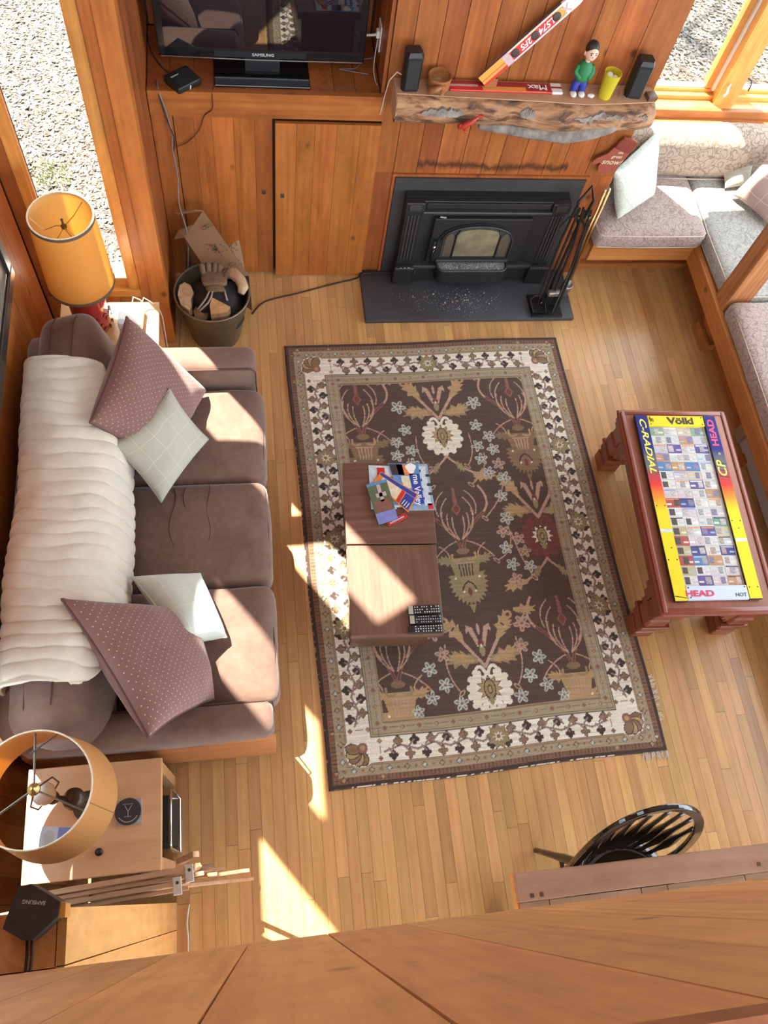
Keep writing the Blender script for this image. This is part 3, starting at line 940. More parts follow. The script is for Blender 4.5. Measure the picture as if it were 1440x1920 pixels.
cb = MB().box(-1.0, -.43, -.7, .012, 0, 1.93).build('wall_cabinet', 'wall_gap'); tag(cb, kind='structure', label='tall board clad closet block under the loft')
boards_y(cb, 'loft_v', -.70, .03, -.41, 0, 1.95, 81, face=1, wmin=.09, wmax=.15)
rr = random.Random(82); y = -.7
while y < .028:
    w = min(rr.uniform(.09, .15), .03 - y)
    piece('top_board', 'loft_v', cb, -1.0, -.43, y + .001, y + w - .001, 1.93, 1.95); y += w
# eave over the bay window
tag(MB().box(1.9, 4.2, 4.12, 4.50, 3.19, 3.26).build('roof_eave', 'plaster'), kind='structure')
# exposed post standing on the bench
tag(MB().box(2.66, 2.80, 2.75, 2.87, .30, 5.6, .006).build('trim_3', 'fir_post'), kind='structure', label='rough sawn timber post rising through the bench')

# ------------------------------------------------------------------ ground outside
gm = MB()
nx, ny = 70, 60
gv = []; gf = []
for j in range(ny + 1):
    for i in range(nx + 1):
        x = -9 + 22 * i / nx; y = 2.9 + 16 * j / ny
        z = -.28 + .05 * noise.noise(Vector((x * .7, y * .7, 0))) + max(0, (y - 7)) * .03
        gv.append((x, y, z))
for j in range(ny):
    for i in range(nx):
        a = j * (nx + 1) + i; gf.append((a, a + 1, a + nx + 2, a + nx + 1))
gm.add(gv, gf)
D['soil'] = plain((.09, .072, .056), .95, col2=(.066, .054, .04), nscale=3)
D['leaf_a'] = plain((.15, .122, .10), .8, nz=.3, nscale=8)
D['leaf_b'] = plain((.07, .05, .037), .8, nz=.3, nscale=8)
D['grass'] = plain((.12, .15, .03), .8, nz=.3, nscale=8)
gr = gm.build('ground_outside', 'soil', smooth=True); tag(gr, 'bare ground strewn with leaves outside the windows', 'ground', kind='structure')
def leaves(name, mat, n, seed, label, areas, cat, upright=False):
    rr = random.Random(seed); m = MB()
    for k in range(n):
        ax = rr.choice(areas)
        x = rr.uniform(ax[0], ax[1]); y = rr.uniform(ax[2], ax[3])
        z = -.28 + .05 * noise.noise(Vector((x * .7, y * .7, 0))) + max(0, (y - 7)) * .03 + rr.uniform(.003, .016)
        a = rr.uniform(0, 6.28); L = rr.uniform(.011, .030); W = L * rr.uniform(.35, .65)
        t1, t2 = (rr.uniform(-.3, .3), rr.uniform(-.3, .3))
        if upright: t1 = rr.uniform(.8, 1.6); W *= .25
        dx = Vector((math.cos(a), math.sin(a), t1)) * L; dy = Vector((-math.sin(a), math.cos(a), t2)) * W
        c = Vector((x, y, z))
        m.add([c - dx, c - dy * .9 + dx * .1, c + dx, c + dy + dx * .05], [(0, 1, 2), (0, 2, 3)])
    o = m.build(name, mat); tag(o, label, cat, kind='stuff'); return o
AR = [(-2.6, -.2, 3.0, 6.6), (-2.6, -.2, 3.0, 6.6), (2.2, 5.6, 4.2, 7.4)]
leaves('leaf_litter', 'leaf_a', 62000, 91, 'pale dry leaf litter covering the ground outside', AR, 'leaves')
leaves('leaf_litter', 'leaf_b', 34000, 92, 'brown dry leaves among the pale leaf litter outside', AR, 'leaves')
ga = []
for q in range(16):
    a = random.Random(300 + q); bx = a.choice([(-2.2, -.5, 3.2, 6.3), (2.8, 5.0, 4.6, 7.0)])
    x = a.uniform(bx[0], bx[1]); y = a.uniform(bx[2], bx[3]); ga.append((x - .12, x + .12, y - .1, y + .1))
leaves('grass_tufts', 'grass', 5200, 93, 'small green grass tufts in the leaf litter outside', ga, 'grass', upright=True)

# bare trees beyond the frame whose shadows fall across the ground outside the bay
D['tree_bark'] = plain((.10, .08, .06), .9, nz=.4, nscale=6)
for k, (tx, ty, th_, tr, lab) in enumerate(((1.25, 9.44, 12, .11, 'slim bare tree standing outside the bay window'), (2.6, 9.9, 11, .16, 'stout bare tree standing outside the bay window'))):
    t = thing('bare_tree', (tx, ty, -.25), lab, 'tree', 'bare trees outside')
    MB().tube([(tx, ty, -.3), (tx + .05, ty, th_ * .4), (tx - .05, ty + .05, th_)], [tr * 1.2, tr, tr * .3], 10).build('trunk', 'tree_bark', t, smooth=True)
    rr = random.Random(500 + k)
    for q in range(14):
        z = rr.uniform(.3, .95) * th_; a = rr.uniform(0, 6.28); L = rr.uniform(.8, 2.2)
        MB().tube([(tx, ty, z), (tx + L * .5 * math.cos(a), ty + L * .5 * math.sin(a), z + L * .35), (tx + L * math.cos(a + .3), ty + L * math.sin(a + .3), z + L * .8)], [tr * .35, tr * .22, tr * .06], 6).build('branch', 'tree_bark', t, smooth=True)
# ------------------------------------------------------------------ rug: woven pattern drawn into a dense point colour attribute
RW, RL = 1.62, 2.42
GX, GY = 430, 640
def lin(r_, g_, b_):
    return tuple(((c / 255) / 12.92 if c <= 10 else (((c / 255) + .055) / 1.055) ** 2.4) for c in (r_, g_, b_))
C_EDGE, C_HATCH, C_HATCH2 = lin(64, 44, 36), lin(128, 92, 68), lin(92, 66, 50)
C_TAUPE, C_CREAM, C_INNER = lin(164, 146, 120), lin(232, 224, 208), lin(164, 150, 124)
C_FIELD, C_DARK, C_VINE = lin(84, 62, 51), lin(66, 48, 40), lin(146, 120, 114)
C_TAN, C_TAN2, C_WHITE, C_BLUE = lin(176, 146, 104), lin(150, 132, 98), lin(228, 218, 200), lin(184, 190, 180)
C_RED, C_ROSE, C_PINK, C_BROWN = lin(118, 62, 56), lin(142, 92, 80), lin(184, 150, 130), lin(134, 108, 80)
XX, YY = np.meshgrid((np.arange(GX) + .5) / GX * RW, (np.arange(GY) + .5) / GY * RL)   # rows run near -> far
IMG = np.zeros((GY, GX, 3)); IMG[:] = C_FIELD
def win(x0, x1, y0, y1):
    a = max(0, int(x0 / RW * GX) - 1); b_ = min(GX, int(x1 / RW * GX) + 2); c = max(0, int(y0 / RL * GY) - 1); d = min(GY, int(y1 / RL * GY) + 2)
    return slice(c, max(c, d)), slice(a, max(a, b_))
def rect(x0, x1, y0, y1, c):
    m = (XX >= x0) & (XX <= x1) & (YY >= y0) & (YY <= y1); IMG[m] = c
def poly(pts, c):
    p = np.array(pts); s = win(p[:, 0].min(), p[:, 0].max(), p[:, 1].min(), p[:, 1].max())
    X, Y = XX[s], YY[s]
    if X.size == 0: return
    ins = np.zeros(X.shape, bool); n = len(p)
    for i in range(n):
        x1, y1 = p[i]; x2, y2 = p[(i + 1) % n]
        if y1 == y2: continue
        cond = ((y1 > Y) != (y2 > Y)) & (X < (x2 - x1) * (Y - y1) / (y2 - y1) + x1)
        ins ^= cond
    IMG[s][ins] = c
def stroke(pts, w, c):
    for (a, b_) in zip(pts[:-1], pts[1:]):
        s = win(min(a[0], b_[0]) - w, max(a[0], b_[0]) + w, min(a[1], b_[1]) - w, max(a[1], b_[1]) + w)
        X, Y = XX[s], YY[s]
        if X.size == 0: continue
        dx, dy = b_[0] - a[0], b_[1] - a[1]; L = dx * dx + dy * dy + 1e-12
        t = np.clip(((X - a[0]) * dx + (Y - a[1]) * dy) / L, 0, 1)
        m = (X - a[0] - t * dx) ** 2 + (Y - a[1] - t * dy) ** 2 < w * w
        IMG[s][m] = c
def disc(x, y, rx, c, ry=None, rot=0):
    ry = ry or rx; R_ = max(rx, ry); s = win(x - R_, x + R_, y - R_, y + R_)
    X, Y = XX[s] - x, YY[s] - y
    if X.size == 0: return
    ca, sa = math.cos(rot), math.sin(rot)
    u = X * ca + Y * sa; v = -X * sa + Y * ca
    IMG[s][(u / rx) ** 2 + (v / ry) ** 2 < 1] = c
def bez(p0, p1, p2, n=10):
    return [((1 - t) ** 2 * p0[0] + 2 * t * (1 - t) * p1[0] + t * t * p2[0], (1 - t) ** 2 * p0[1] + 2 * t * (1 - t) * p1[1] + t * t * p2[1]) for t in np.linspace(0, 1, n)]
def star(x, y, r1, r2, n, c, rot=0):
    poly([(x + (r1 if k % 2 == 0 else r2) * math.sin(rot + math.pi * k / n), y + (r1 if k % 2 == 0 else r2) * math.cos(rot + math.pi * k / n)) for k in range(2 * n)], c)
def flower(x, y, R_, c, rot=0):
    for k in range(5):
        a = rot + 2 * math.pi * k / 5
        disc(x + R_ * .6 * math.sin(a), y + R_ * .6 * math.cos(a), R_ * .30, c, R_ * .46, -a)
        disc(x + R_ * .62 * math.sin(a), y + R_ * .62 * math.cos(a), R_ * .13, lin(120, 112, 106), R_ * .26, -a)
    disc(x, y, R_ * .2, C_ROSE)
def cross(x, y, R_, c, c2=None):
    for q, cc in ((1.0, C_DARK), (.78, c)):
        for dx, dy in ((1, 0), (-1, 0), (0, 1), (0, -1)):
            disc(x + dx * R_ * .55, y + dy * R_ * .55, R_ * .46 * q, cc)
        disc(x, y, R_ * .4 * q, cc)
def palmette(x, y, outer, inner, S=1.0):
    n = 15
    for k in range(n):
        a = math.pi * (.10 + .80 * k / (n - 1)) * 2 - math.pi * .0
        rr_ = .098 * S
        a = 2 * math.pi * (k + .5) / n
        if math.cos(a) > .86: continue
        ex = 1.0 + .18 * max(0, -math.cos(a))
        tx, ty = x + rr_ * ex * math.sin(a), y + rr_ * ex * math.cos(a)
        stroke([(x, y - .01), (tx, ty)], .016 * S, outer)
        disc(tx, ty, .015 * S, outer)
        for sgn in (-1, 1):
            disc(tx + sgn * .014 * S * math.cos(a) - .012 * S * math.sin(a), ty - sgn * .014 * S * math.sin(a) - .012 * S * math.cos(a), .011 * S, outer)
    disc(x, y, .066 * S, outer)
    poly([(x - .016, y - .09), (x + .016, y - .09), (x + .006, y - .145), (x - .006, y - .145)], outer)
    for sgn in (-1, 1):
        stroke(bez((x, y + .05 * S), (x + sgn * .02, y + .13 * S), (x + sgn * .048, y + .10 * S)), .008, outer)
    star(x, y, .066 * S, .042 * S, 11, C_DARK); star(x, y, .060 * S, .038 * S, 11, inner)
    disc(x, y - .004, .030 * S, C_DARK, .050 * S); disc(x, y - .004, .025 * S, C_TAN2, .044 * S)
    disc(x, y - .006, .012 * S, C_DARK, .022 * S); disc(x, y - .006, .008 * S, C_TAN, .016 * S)
    disc(x, y - .062 * S, .012, C_TAN2, .018)
def acanthus(x, y, ang, S, c):
    ca, sa = math.cos(ang), math.sin(ang)
    pts = [(0, -.012), (.05, -.035), (.045, -.02), (.09, -.05), (.085, -.03), (.13, -.042), (.12, -.018), (.165, -.012), (.14, .004), (.17, .028), (.125, .02), (.12, .045), (.085, .022), (.06, .045), (.045, .018), (0, .012)]
    poly([(x + S * (px_ * ca - py_ * sa), y + S * (px_ * sa + py_ * ca)) for px_, py_ in pts], c)
def crown(x, y):
    """leafy V over a palmette"""
    for s in (-1, 1):
        stroke([(x, y), (x + s * .13, y + .19)], .008, C_PINK)
        acanthus(x + s * .09, y + .135, math.pi / 2 - s * .55, .9, C_TAN)
        acanthus(x + s * .03, y + .035, (0.12 if s > 0 else math.pi - .12), 1.0, C_TAN2)
        acanthus(x + s * .05, y + .03, (0.30 if s > 0 else math.pi - .30), .8, C_TAN)
        disc(x + s * .165, y + .245, .022, C_TAN); disc(x + s * .165, y + .245, .010, C_FIELD)
        acanthus(x + s * .20, y + .27, (-.1 if s > 0 else math.pi + .1), .7, C_TAN)
    for s in (-1, 1):
        poly([(x, y + .10), (x + s * .02, y + .10), (x + s * .05, y + .185), (x + s * .065, y + .17), (x + s * .06, y + .215), (x + s * .03, y + .20)], C_PINK)
    disc(x, y + .115, .014, C_RED, .02); disc(x, y + .08, .014, C_TAN2, .03); disc(x, y + .19, .007, C_PINK, .03)
    disc(x, y + .105, .004, C_WHITE, .008)
def urn(x, y, c, c2, S=1.0):
    n = 18
    pts = []
    for k in range(n * 2):
        a = math.pi * (-.62 + 1.24 * k / (2 * n - 1)) + math.pi
        rr_ = (.105 if k % 2 == 0 else .085) * S
        pts.append((x + rr_ * math.sin(a), y - .03 * S + rr_ * 1.25 * math.cos(a)))
    poly(pts, c)
    poly([(x - .085 * S, y + .10 * S), (x + .085 * S, y + .10 * S), (x + .055 * S, y - .02 * S), (x - .055 * S, y - .02 * S)], c)
    for s in (-1, 1):
        acanthus(x + s * .05 * S, y + .075 * S, (0.25 if s > 0 else math.pi - .25), .62 * S, c)
        stroke(bez((x + s * .02, y + .09 * S), (x + s * .07, y + .07 * S), (x + s * .06, y + .12 * S)), .006, c2)
    for k in range(5):
        u = (k - 2) * .018 * S
        stroke([(x + u, y + .07 * S), (x + u * .8, y - .0 * S)], .0035, C_PINK if c is not C_TAN2 else C_FIELD)
    stroke([(x - .045 * S, y + .07 * S), (x + .045 * S, y + .07 * S)], .0035, C_PINK)
    for s in (-1, 1):
        disc(x + s * .062 * S, y - .01 * S, .006, C_WHITE); disc(x + s * .03 * S, y - .085 * S, .006, C_WHITE)
        stroke(bez((x, y - .03 * S), (x + s * .03 * S, y - .05 * S), (x + s * .036 * S, y - .075 * S)), .004, C_DARK)
    disc(x, y - .085 * S, .010 * S, C_RED, .024 * S)
    poly([(x - .018, y - .155 * S), (x + .018, y - .155 * S), (x, y - .20 * S)], c)
def lattice(x, y):
    """branching stems over an urn"""
    for s in (-1, 1):
        stroke(bez((x + s * .005, y), (x + s * .015, y + .10), (x + s * .15, y + .21), 14), .009, C_ROSE)
        stroke(bez((x + s * .005, y), (x + s * .015, y + .10), (x + s * .15, y + .21), 14), .003, C_FIELD)
        stroke(bez((x + s * .15, y + .21), (x + s * .20, y + .27), (x + s * .14, y + .36), 12), .006, C_PINK)
        for q in (.04, .075, .11):
            stroke(bez((x + s * .008, y + .06), (x + s * q, y + .13), (x + s * q * .7, y + .17 + q * .5)), .0032, C_PINK)
        stroke(bez((x + s * .03, y + .05), (x + s * .11, y + .02), (x + s * .16, y - .05)), .0032, C_PINK)
        stroke(bez((x + s * .12, y + .03), (x + s * .05, y - .02), (x + s * .09, y - .07)), .0032, C_PINK)
        stroke(bez((x + s * .045, y + .30), (x + s * .12, y + .22), (x + s * .06, y + .12)), .0032, C_PINK)
        stroke(bez((x + s * .06, y + .34), (x + s * .13, y + .28), (x + s * .10, y + .20)), .0032, C_PINK)
    poly([(x - .007, y + .36), (x + .007, y + .36), (x + .011, y + .27), (x - .011, y + .27)], C_ROSE)
    poly([(x, y + .275), (x + .026, y + .235), (x, y + .195), (x - .026, y + .235)], C_ROSE)
    poly([(x, y + .262), (x + .016, y + .235), (x, y + .208), (x - .016, y + .235)], C_RED)
    disc(x, y - .005, .035, C_BROWN, .018)
F0x, F1x, F0y, F1y = .282, RW - .282, .282, RL - .282
FW, FH = F1x - F0x, F1y - F0y
def fx(u): return F0x + u * FW
def fy(v): return F1y - v * FH       # v measured from the far end
uc, ul, ur = .5, .085, .915
for (u, v, o_, i_) in ((uc, .19, C_WHITE, C_TAN), (uc, .945, C_WHITE, C_TAN), (ur, .535, C_RED, C_WHITE), (ul, .535, C_RED, C_WHITE)):
    crown(fx(u), fy(v) + .105)
    palmette(fx(u), fy(v), o_, i_)
    if v < .7:
        for s in (-1, 1):
            stroke(bez((fx(u), fy(v) - .13), (fx(u) + s * .05, fy(v) - .20), (fx(u) + s * .16, fy(v) - .26), 12), .006, C_PINK)
            acanthus(fx(u) + s * .05, fy(v) - .17, -math.pi / 2 + s * .5, .45, C_TAN2)
            acanthus(fx(u) + s * .13, fy(v) - .25, (-.15 if s > 0 else math.pi + .15), .8, C_TAN)
for (u, v, c, c2) in ((uc, .635, C_TAN2, C_TAN), (ur, .255, C_BROWN, C_TAN), (ul, .255, C_BROWN, C_TAN), (ur, .985, C_TAN, C_TAN2), (ul, .985, C_TAN, C_TAN2)):
    lattice(fx(u), fy(v) + .14)
    urn(fx(u), fy(v), c, c2)
for s in (-1, 1):
    cxs = fx(.5)
    for (du, v, sz) in ((.205, .085, .042), (.19, .165, .036), (.245, .205, .036), (.175, .235, .036), (.255, .25, .036), (.18, .28, .036), (.265, .30, .036), (.205, .325, .034), (.28, .345, .036), (.245, .405, .036),
                        (.25, .475, .038), (.22, .515, .036), (.29, .54, .036), (.22, .565, .036), (.31, .58, .034), (.235, .615, .036), (.32, .625, .034), (.24, .66, .036),
                        (.215, .785, .042), (.19, .845, .036), (.26, .88, .036), (.20, .925, .036), (.27, .955, .034), (.14, .975, .036), (.34, .985, .03)):
        flower(cxs + s * du * FW, fy(v), sz, C_BLUE if (int(v * 100) % 3) else C_PINK, v * 9 * s)
    for (a, b_, c_) in (((.10, .30), (.16, .26), (.14, .19)), ((.10, .36), (.20, .33), (.20, .26)), ((.14, .47), (.24, .42), (.27, .36)), ((.16, .60), (.27, .58), (.25, .50)), ((.33, .66), (.28, .60), (.26, .52)), ((.12, .78), (.2, .80), (.26, .74)), ((.13, .95), (.2, .9), (.17, .82))):
        stroke(bez((cxs + s * a[0] * FW, fy(a[1])), (cxs + s * b_[0] * FW, fy(b_[1])), (cxs + s * c_[0] * FW, fy(c_[1]))), .003, C_PINK)
        disc(cxs + s * a[0] * FW, fy(a[1]), .010, C_PINK, .022, s * .8)
        disc(cxs + s * a[0] * FW, fy(a[1]), .005, C_FIELD, .014, s * .8)
# borders, from the inside out
def ring(d0, d1, c):
    dist = np.minimum(np.minimum(XX, RW - XX), np.minimum(YY, RL - YY))
    IMG[(dist >= d0) & (dist < d1)] = c
ring(.215, .282, C_INNER); ring(.274, .278, C_BROWN); ring(.222, .226, C_BROWN)
ring(.098, .215, C_CREAM); ring(.210, .215, C_DARK); ring(.098, .103, C_BROWN)
ring(.050, .098, C_TAUPE); ring(.090, .094, C_BROWN); ring(.0, .024, C_EDGE)
ring(.024, .050, C_HATCH)
def border(path_len, tf):
    """tf(s, d): s along the side, d distance from the rug edge"""
    n = int(path_len / .009)
    for k in range(n):                                   # hatched guard stripe
        s = path_len * (k + .5) / n
        if k % 2 == 0: stroke([tf(s, .028), tf(s, .047)], .0028, C_HATCH2)
    m = int(path_len / .078)
    for k in range(m):
        s = path_len * (k + .5) / m
        x, y = tf(s, .073); star(x, y, .017, .010, 4, C_DARK); star(x, y, .012, .007, 4, C_BLUE if k % 2 else C_TAN)
        x, y = tf(s + path_len / m / 2, .073); disc(x, y, .007, C_BROWN)
        x, y = tf(s, .250); star(x, y, .013, .013, 2, C_BROWN); star(x, y, .008, .008, 2, C_ROSE if k % 2 else C_TAN)
        stroke([tf(s + .022, .250), tf(s + .056, .250)], .0022, C_BROWN)
    L0, L1 = .27, path_len - .27
    q = max(2, int(round((L1 - L0) / .52)))
    seg = (L1 - L0) / q
    for k in range(q):
        a = L0 + k * seg; mm = 7
        pts = []
        for j in range(mm + 1):
            pts.append(tf(a + seg * j / mm, .157 + (.012 if j % 2 else -.012)))
        stroke(pts, .0048, C_VINE)
        for j in range(mm):
            s = a + seg * (j + .5) / mm
            cross(*tf(s, .127), .0235, C_BROWN if j % 2 else C_DARK)
            cross(*tf(s + seg / mm * .35, .188), .0235, C_DARK if j % 2 else C_BROWN)
            stroke([tf(s - .02, .16), tf(s, .135)], .004, C_VINE); stroke([tf(s, .165), tf(s + seg / mm * .3, .188)], .004, C_VINE)
        stroke([tf(a + seg * .42, .175), tf(a + seg * .48, .205), tf(a + seg * .56, .205), tf(a + seg * .60, .175)], .0042, C_VINE)
    for k in range(1, q):
        x, y = tf(L0 + k * seg, .157)
        star(x, y, .062, .043, 9, C_DARK); star(x, y, .058, .040, 9, C_TAN2); star(x, y, .030, .012, 8, C_WHITE); disc(x, y, .010, C_BROWN)
border(RW, lambda s, d: (s, d)); border(RW, lambda s, d: (s, RL - d))
border(RL, lambda s, d: (d, s)); border(RL, lambda s, d: (RW - d, s))
for cx_, sx_ in ((.158, 1), (RW - .158, -1)):
    for cy_, sy_ in ((.158, 1), (RL - .158, -1)):
        disc(cx_, cy_, .072, C_CREAM)
        for k in range(5):
            a = math.atan2(-sx_, -sy_) + (k - 2) * .55
            disc(cx_ + .035 * math.sin(a), cy_ + .035 * math.cos(a), .025, C_DARK, .036, -a)
            disc(cx_ + .035 * math.sin(a), cy_ + .035 * math.cos(a), .021, C_TAN if k % 2 else C_BROWN, .031, -a)
        disc(cx_ + .012 * sx_, cy_ + .012 * sy_, .024, C_ROSE); disc(cx_ + .012 * sx_, cy_ + .012 * sy_, .012, C_TAN)
rr = random.Random(55)
for k in range(150):
    x = rr.uniform(.08, 1.35); stroke([(x, .006), (x + rr.uniform(.002, .012), .006)], .0028, C_WHITE) if rr.random() < .6 else None
    y = rr.uniform(.1, 1.9); stroke([(.004, y), (.004, y + rr.uniform(.002, .01))], .0022, C_TAUPE) if rr.random() < .5 else None
# mesh
RUG_C, RUG_ROT = (1.03, 1.628), 1.35
def rug_mesh():
    xs = np.linspace(0, RW, GX); ys = np.linspace(0, RL, GY)
    X, Y = np.meshgrid(xs, ys)
    Z = .009 + .0012 * np.sin(X * 9) * np.sin(Y * 7)
    e = np.minimum(np.minimum(X, RW - X), np.minimum(Y, RL - Y))
    Z = np.where(e < 1e-6, .0012, Z)
    wob = .004
    Xc = X - RW / 2 + wob * np.sin(Y * 5); Yc = Y - RL / 2 + wob * np.sin(X * 6 + 1)
    a = math.radians(RUG_ROT)
    PX = Xc * math.cos(a) - Yc * math.sin(a); PY = Xc * math.sin(a) + Yc * math.cos(a)
    co = np.stack([PX, PY, Z], -1).reshape(-1, 3).astype(np.float32)
    idx = np.arange(GX * GY).reshape(GY, GX)
    q = np.stack([idx[:-1, :-1], idx[:-1, 1:], idx[1:, 1:], idx[1:, :-1]], -1).reshape(-1, 4).astype(np.int32)
    me = bpy.data.meshes.new('rug')
    me.vertices.add(len(co)); me.vertices.foreach_set('co', co.ravel())
    me.loops.add(q.size); me.loops.foreach_set('vertex_index', q.ravel())
    me.polygons.add(len(q)); me.polygons.foreach_set('loop_start', np.arange(0, q.size, 4, dtype=np.int32))
    me.polygons.foreach_set('loop_total', np.full(len(q), 4, dtype=np.int32))
    me.update(calc_edges=True)
    at = me.color_attributes.new('Col', 'FLOAT_COLOR', 'POINT')
    cc = np.ones((GX * GY, 4), np.float32); cc[:, :3] = IMG.reshape(-1, 3)
    at.data.foreach_set('color', cc.ravel())
    me.polygons.foreach_set('use_smooth', [True] * len(q))
    me.materials.append(MAT('rug'))
    return me
rug = thing('area_rug', (RUG_C[0], RUG_C[1], 0), 'brown floral rug with cream border under the coffee table', 'rug')
ro = bpy.data.objects.new('pile', rug_mesh()); link(ro, rug, (RUG_C[0], RUG_C[1], .0005))
fm = MB(RZ(RUG_C[0], RUG_C[1], RUG_ROT)); rr = random.Random(8)
x0r, y0r = RUG_C[0] - RW / 2, RUG_C[1] - RL / 2
for k in range(46):
    t = rr.uniform(0, .13); x = x0r + RW - t; y = y0r + rr.uniform(.0, .006)
    a = rr.uniform(-.6, .6); L = rr.uniform(.02, .05)
    fm.tube([(x, y + .01, .006), (x + L * .4 * math.sin(a), y - L * .5, .004), (x + L * math.sin(a), y - L, .002)], .0011, 4)
for k in range(60):
    y = y0r + rr.uniform(.14, .37); x = x0r + RW - rr.uniform(0, .004); L = rr.uniform(.015, .035); a = rr.uniform(-.7, .7)
    fm.tube([(x - .01, y, .006), (x + L * .6, y + .5 * L * math.sin(a), .004), (x + L, y + L * math.sin(a), .002)], .0011, 4)
fm.build('fringe', 'fringe', rug)['kind'] = 'stuff'
# ------------------------------------------------------------------ sofa
sofa = thing('sofa', (-.47, 1.49, 0), 'long brown suede three seat sofa along the left wall', 'sofa')
MB().box(-.93, .0, .60, 2.40, .07, .30, .02).build('base', 'suede_bounce', sofa, smooth=True, auto=40)
for (x, y) in ((-.88, .66), (-.06, .66), (-.88, 2.34), (-.06, 2.34)):
    MB().lathe(x, y, [(.025, 0), (.03, .07)], 12).build('foot', 'walnut_side', sofa)
for (y0, y1, lab) in ((.575, .715, 'near arm rest'), (2.27, 2.42, 'far arm rest')):
    a = MB().rbox(-.93, .022, y0, y1, .20, .575, .045, 10, (0, .004, .008)).build('arm', 'suede', sofa, smooth=True)
    yi = y0 + .012 if y0 < 1 else y1 - .012
    MB().rbox(-.93, .026, (y0 if y0 < 1 else y1 - .02) - .004, (y0 + .02 if y0 < 1 else y1) + .004, .08, .50, .012, 4).build('arm_panel', 'suede_bounce', a, smooth=True)
    ys = y1 - .006 if y0 < 1 else y0 + .006
    MB().tube([(-.6, ys, .562), (.0, ys, .562), (.018, ys, .54), (.022, ys, .35)], .004, 6).build('piping', 'suede_seam', a, smooth=True)
ys = [.72, 1.245, 1.755, 2.265]
for k in range(3):
    y0, y1 = ys[k] + .003, ys[k + 1] - .003
    c = MB().rbox(-.62, .05, y0, y1, .27, .445, .055, 14, (.006, .004, .022), .006, k * 3).build('seat_cushion', 'suede', sofa, smooth=True)
    e = .018
    for z in (.425, .30):
        path = [(-.5, y0 + e, z), (-.02, y0 + e, z), (.02, y0 + e + .012, z), (.034, y0 + .06, z), (.040, (y0 + y1) / 2, z), (.034, y1 - .06, z), (.02, y1 - e - .012, z), (-.02, y1 - e, z), (-.5, y1 - e, z)]
        MB().tube(path, .0035, 6).build('piping', 'suede_seam', c, smooth=True)
for (x, d_) in ((-.375, .015), (-.31, -.02), (-.22, .008)):
    y0, y1 = (1.30, 1.72) if x != -.22 else (1.45, 1.74)
    MB().tube([(x + d_ * math.sin(k * .9), y0 + (y1 - y0) * k / 10, .4455 + .0195 * (1 - ((x + .285) / .335) ** 2) * (1 - (((y0 + (y1 - y0) * k / 10) - 1.5) / .255) ** 2)) for k in range(11)], .0022, 5).build('crease', 'suede_seam', sofa, smooth=True)
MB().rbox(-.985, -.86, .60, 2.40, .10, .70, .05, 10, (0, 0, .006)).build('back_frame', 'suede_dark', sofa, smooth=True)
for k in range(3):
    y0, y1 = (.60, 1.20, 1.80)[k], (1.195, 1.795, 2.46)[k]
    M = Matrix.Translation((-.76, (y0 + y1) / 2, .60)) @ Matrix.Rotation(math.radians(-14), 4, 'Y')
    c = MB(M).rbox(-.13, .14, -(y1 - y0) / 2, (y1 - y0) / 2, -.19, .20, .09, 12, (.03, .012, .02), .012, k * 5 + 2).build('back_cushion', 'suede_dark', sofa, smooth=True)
    for s in (-.04, .06):
        w = (y1 - y0) / 2 - .012
        pts = [(s, -w, -.12), (s, -w - .005, .08), (s, -w + .03, .188), (s, -w + .09, .212), (s, 0, .218), (s, w - .09, .212), (s, w - .03, .188), (s, w + .005, .08), (s, w, -.12)]
        MB(M).tube(pts, .0035, 6).build('piping', 'suede_seam', c, smooth=True)

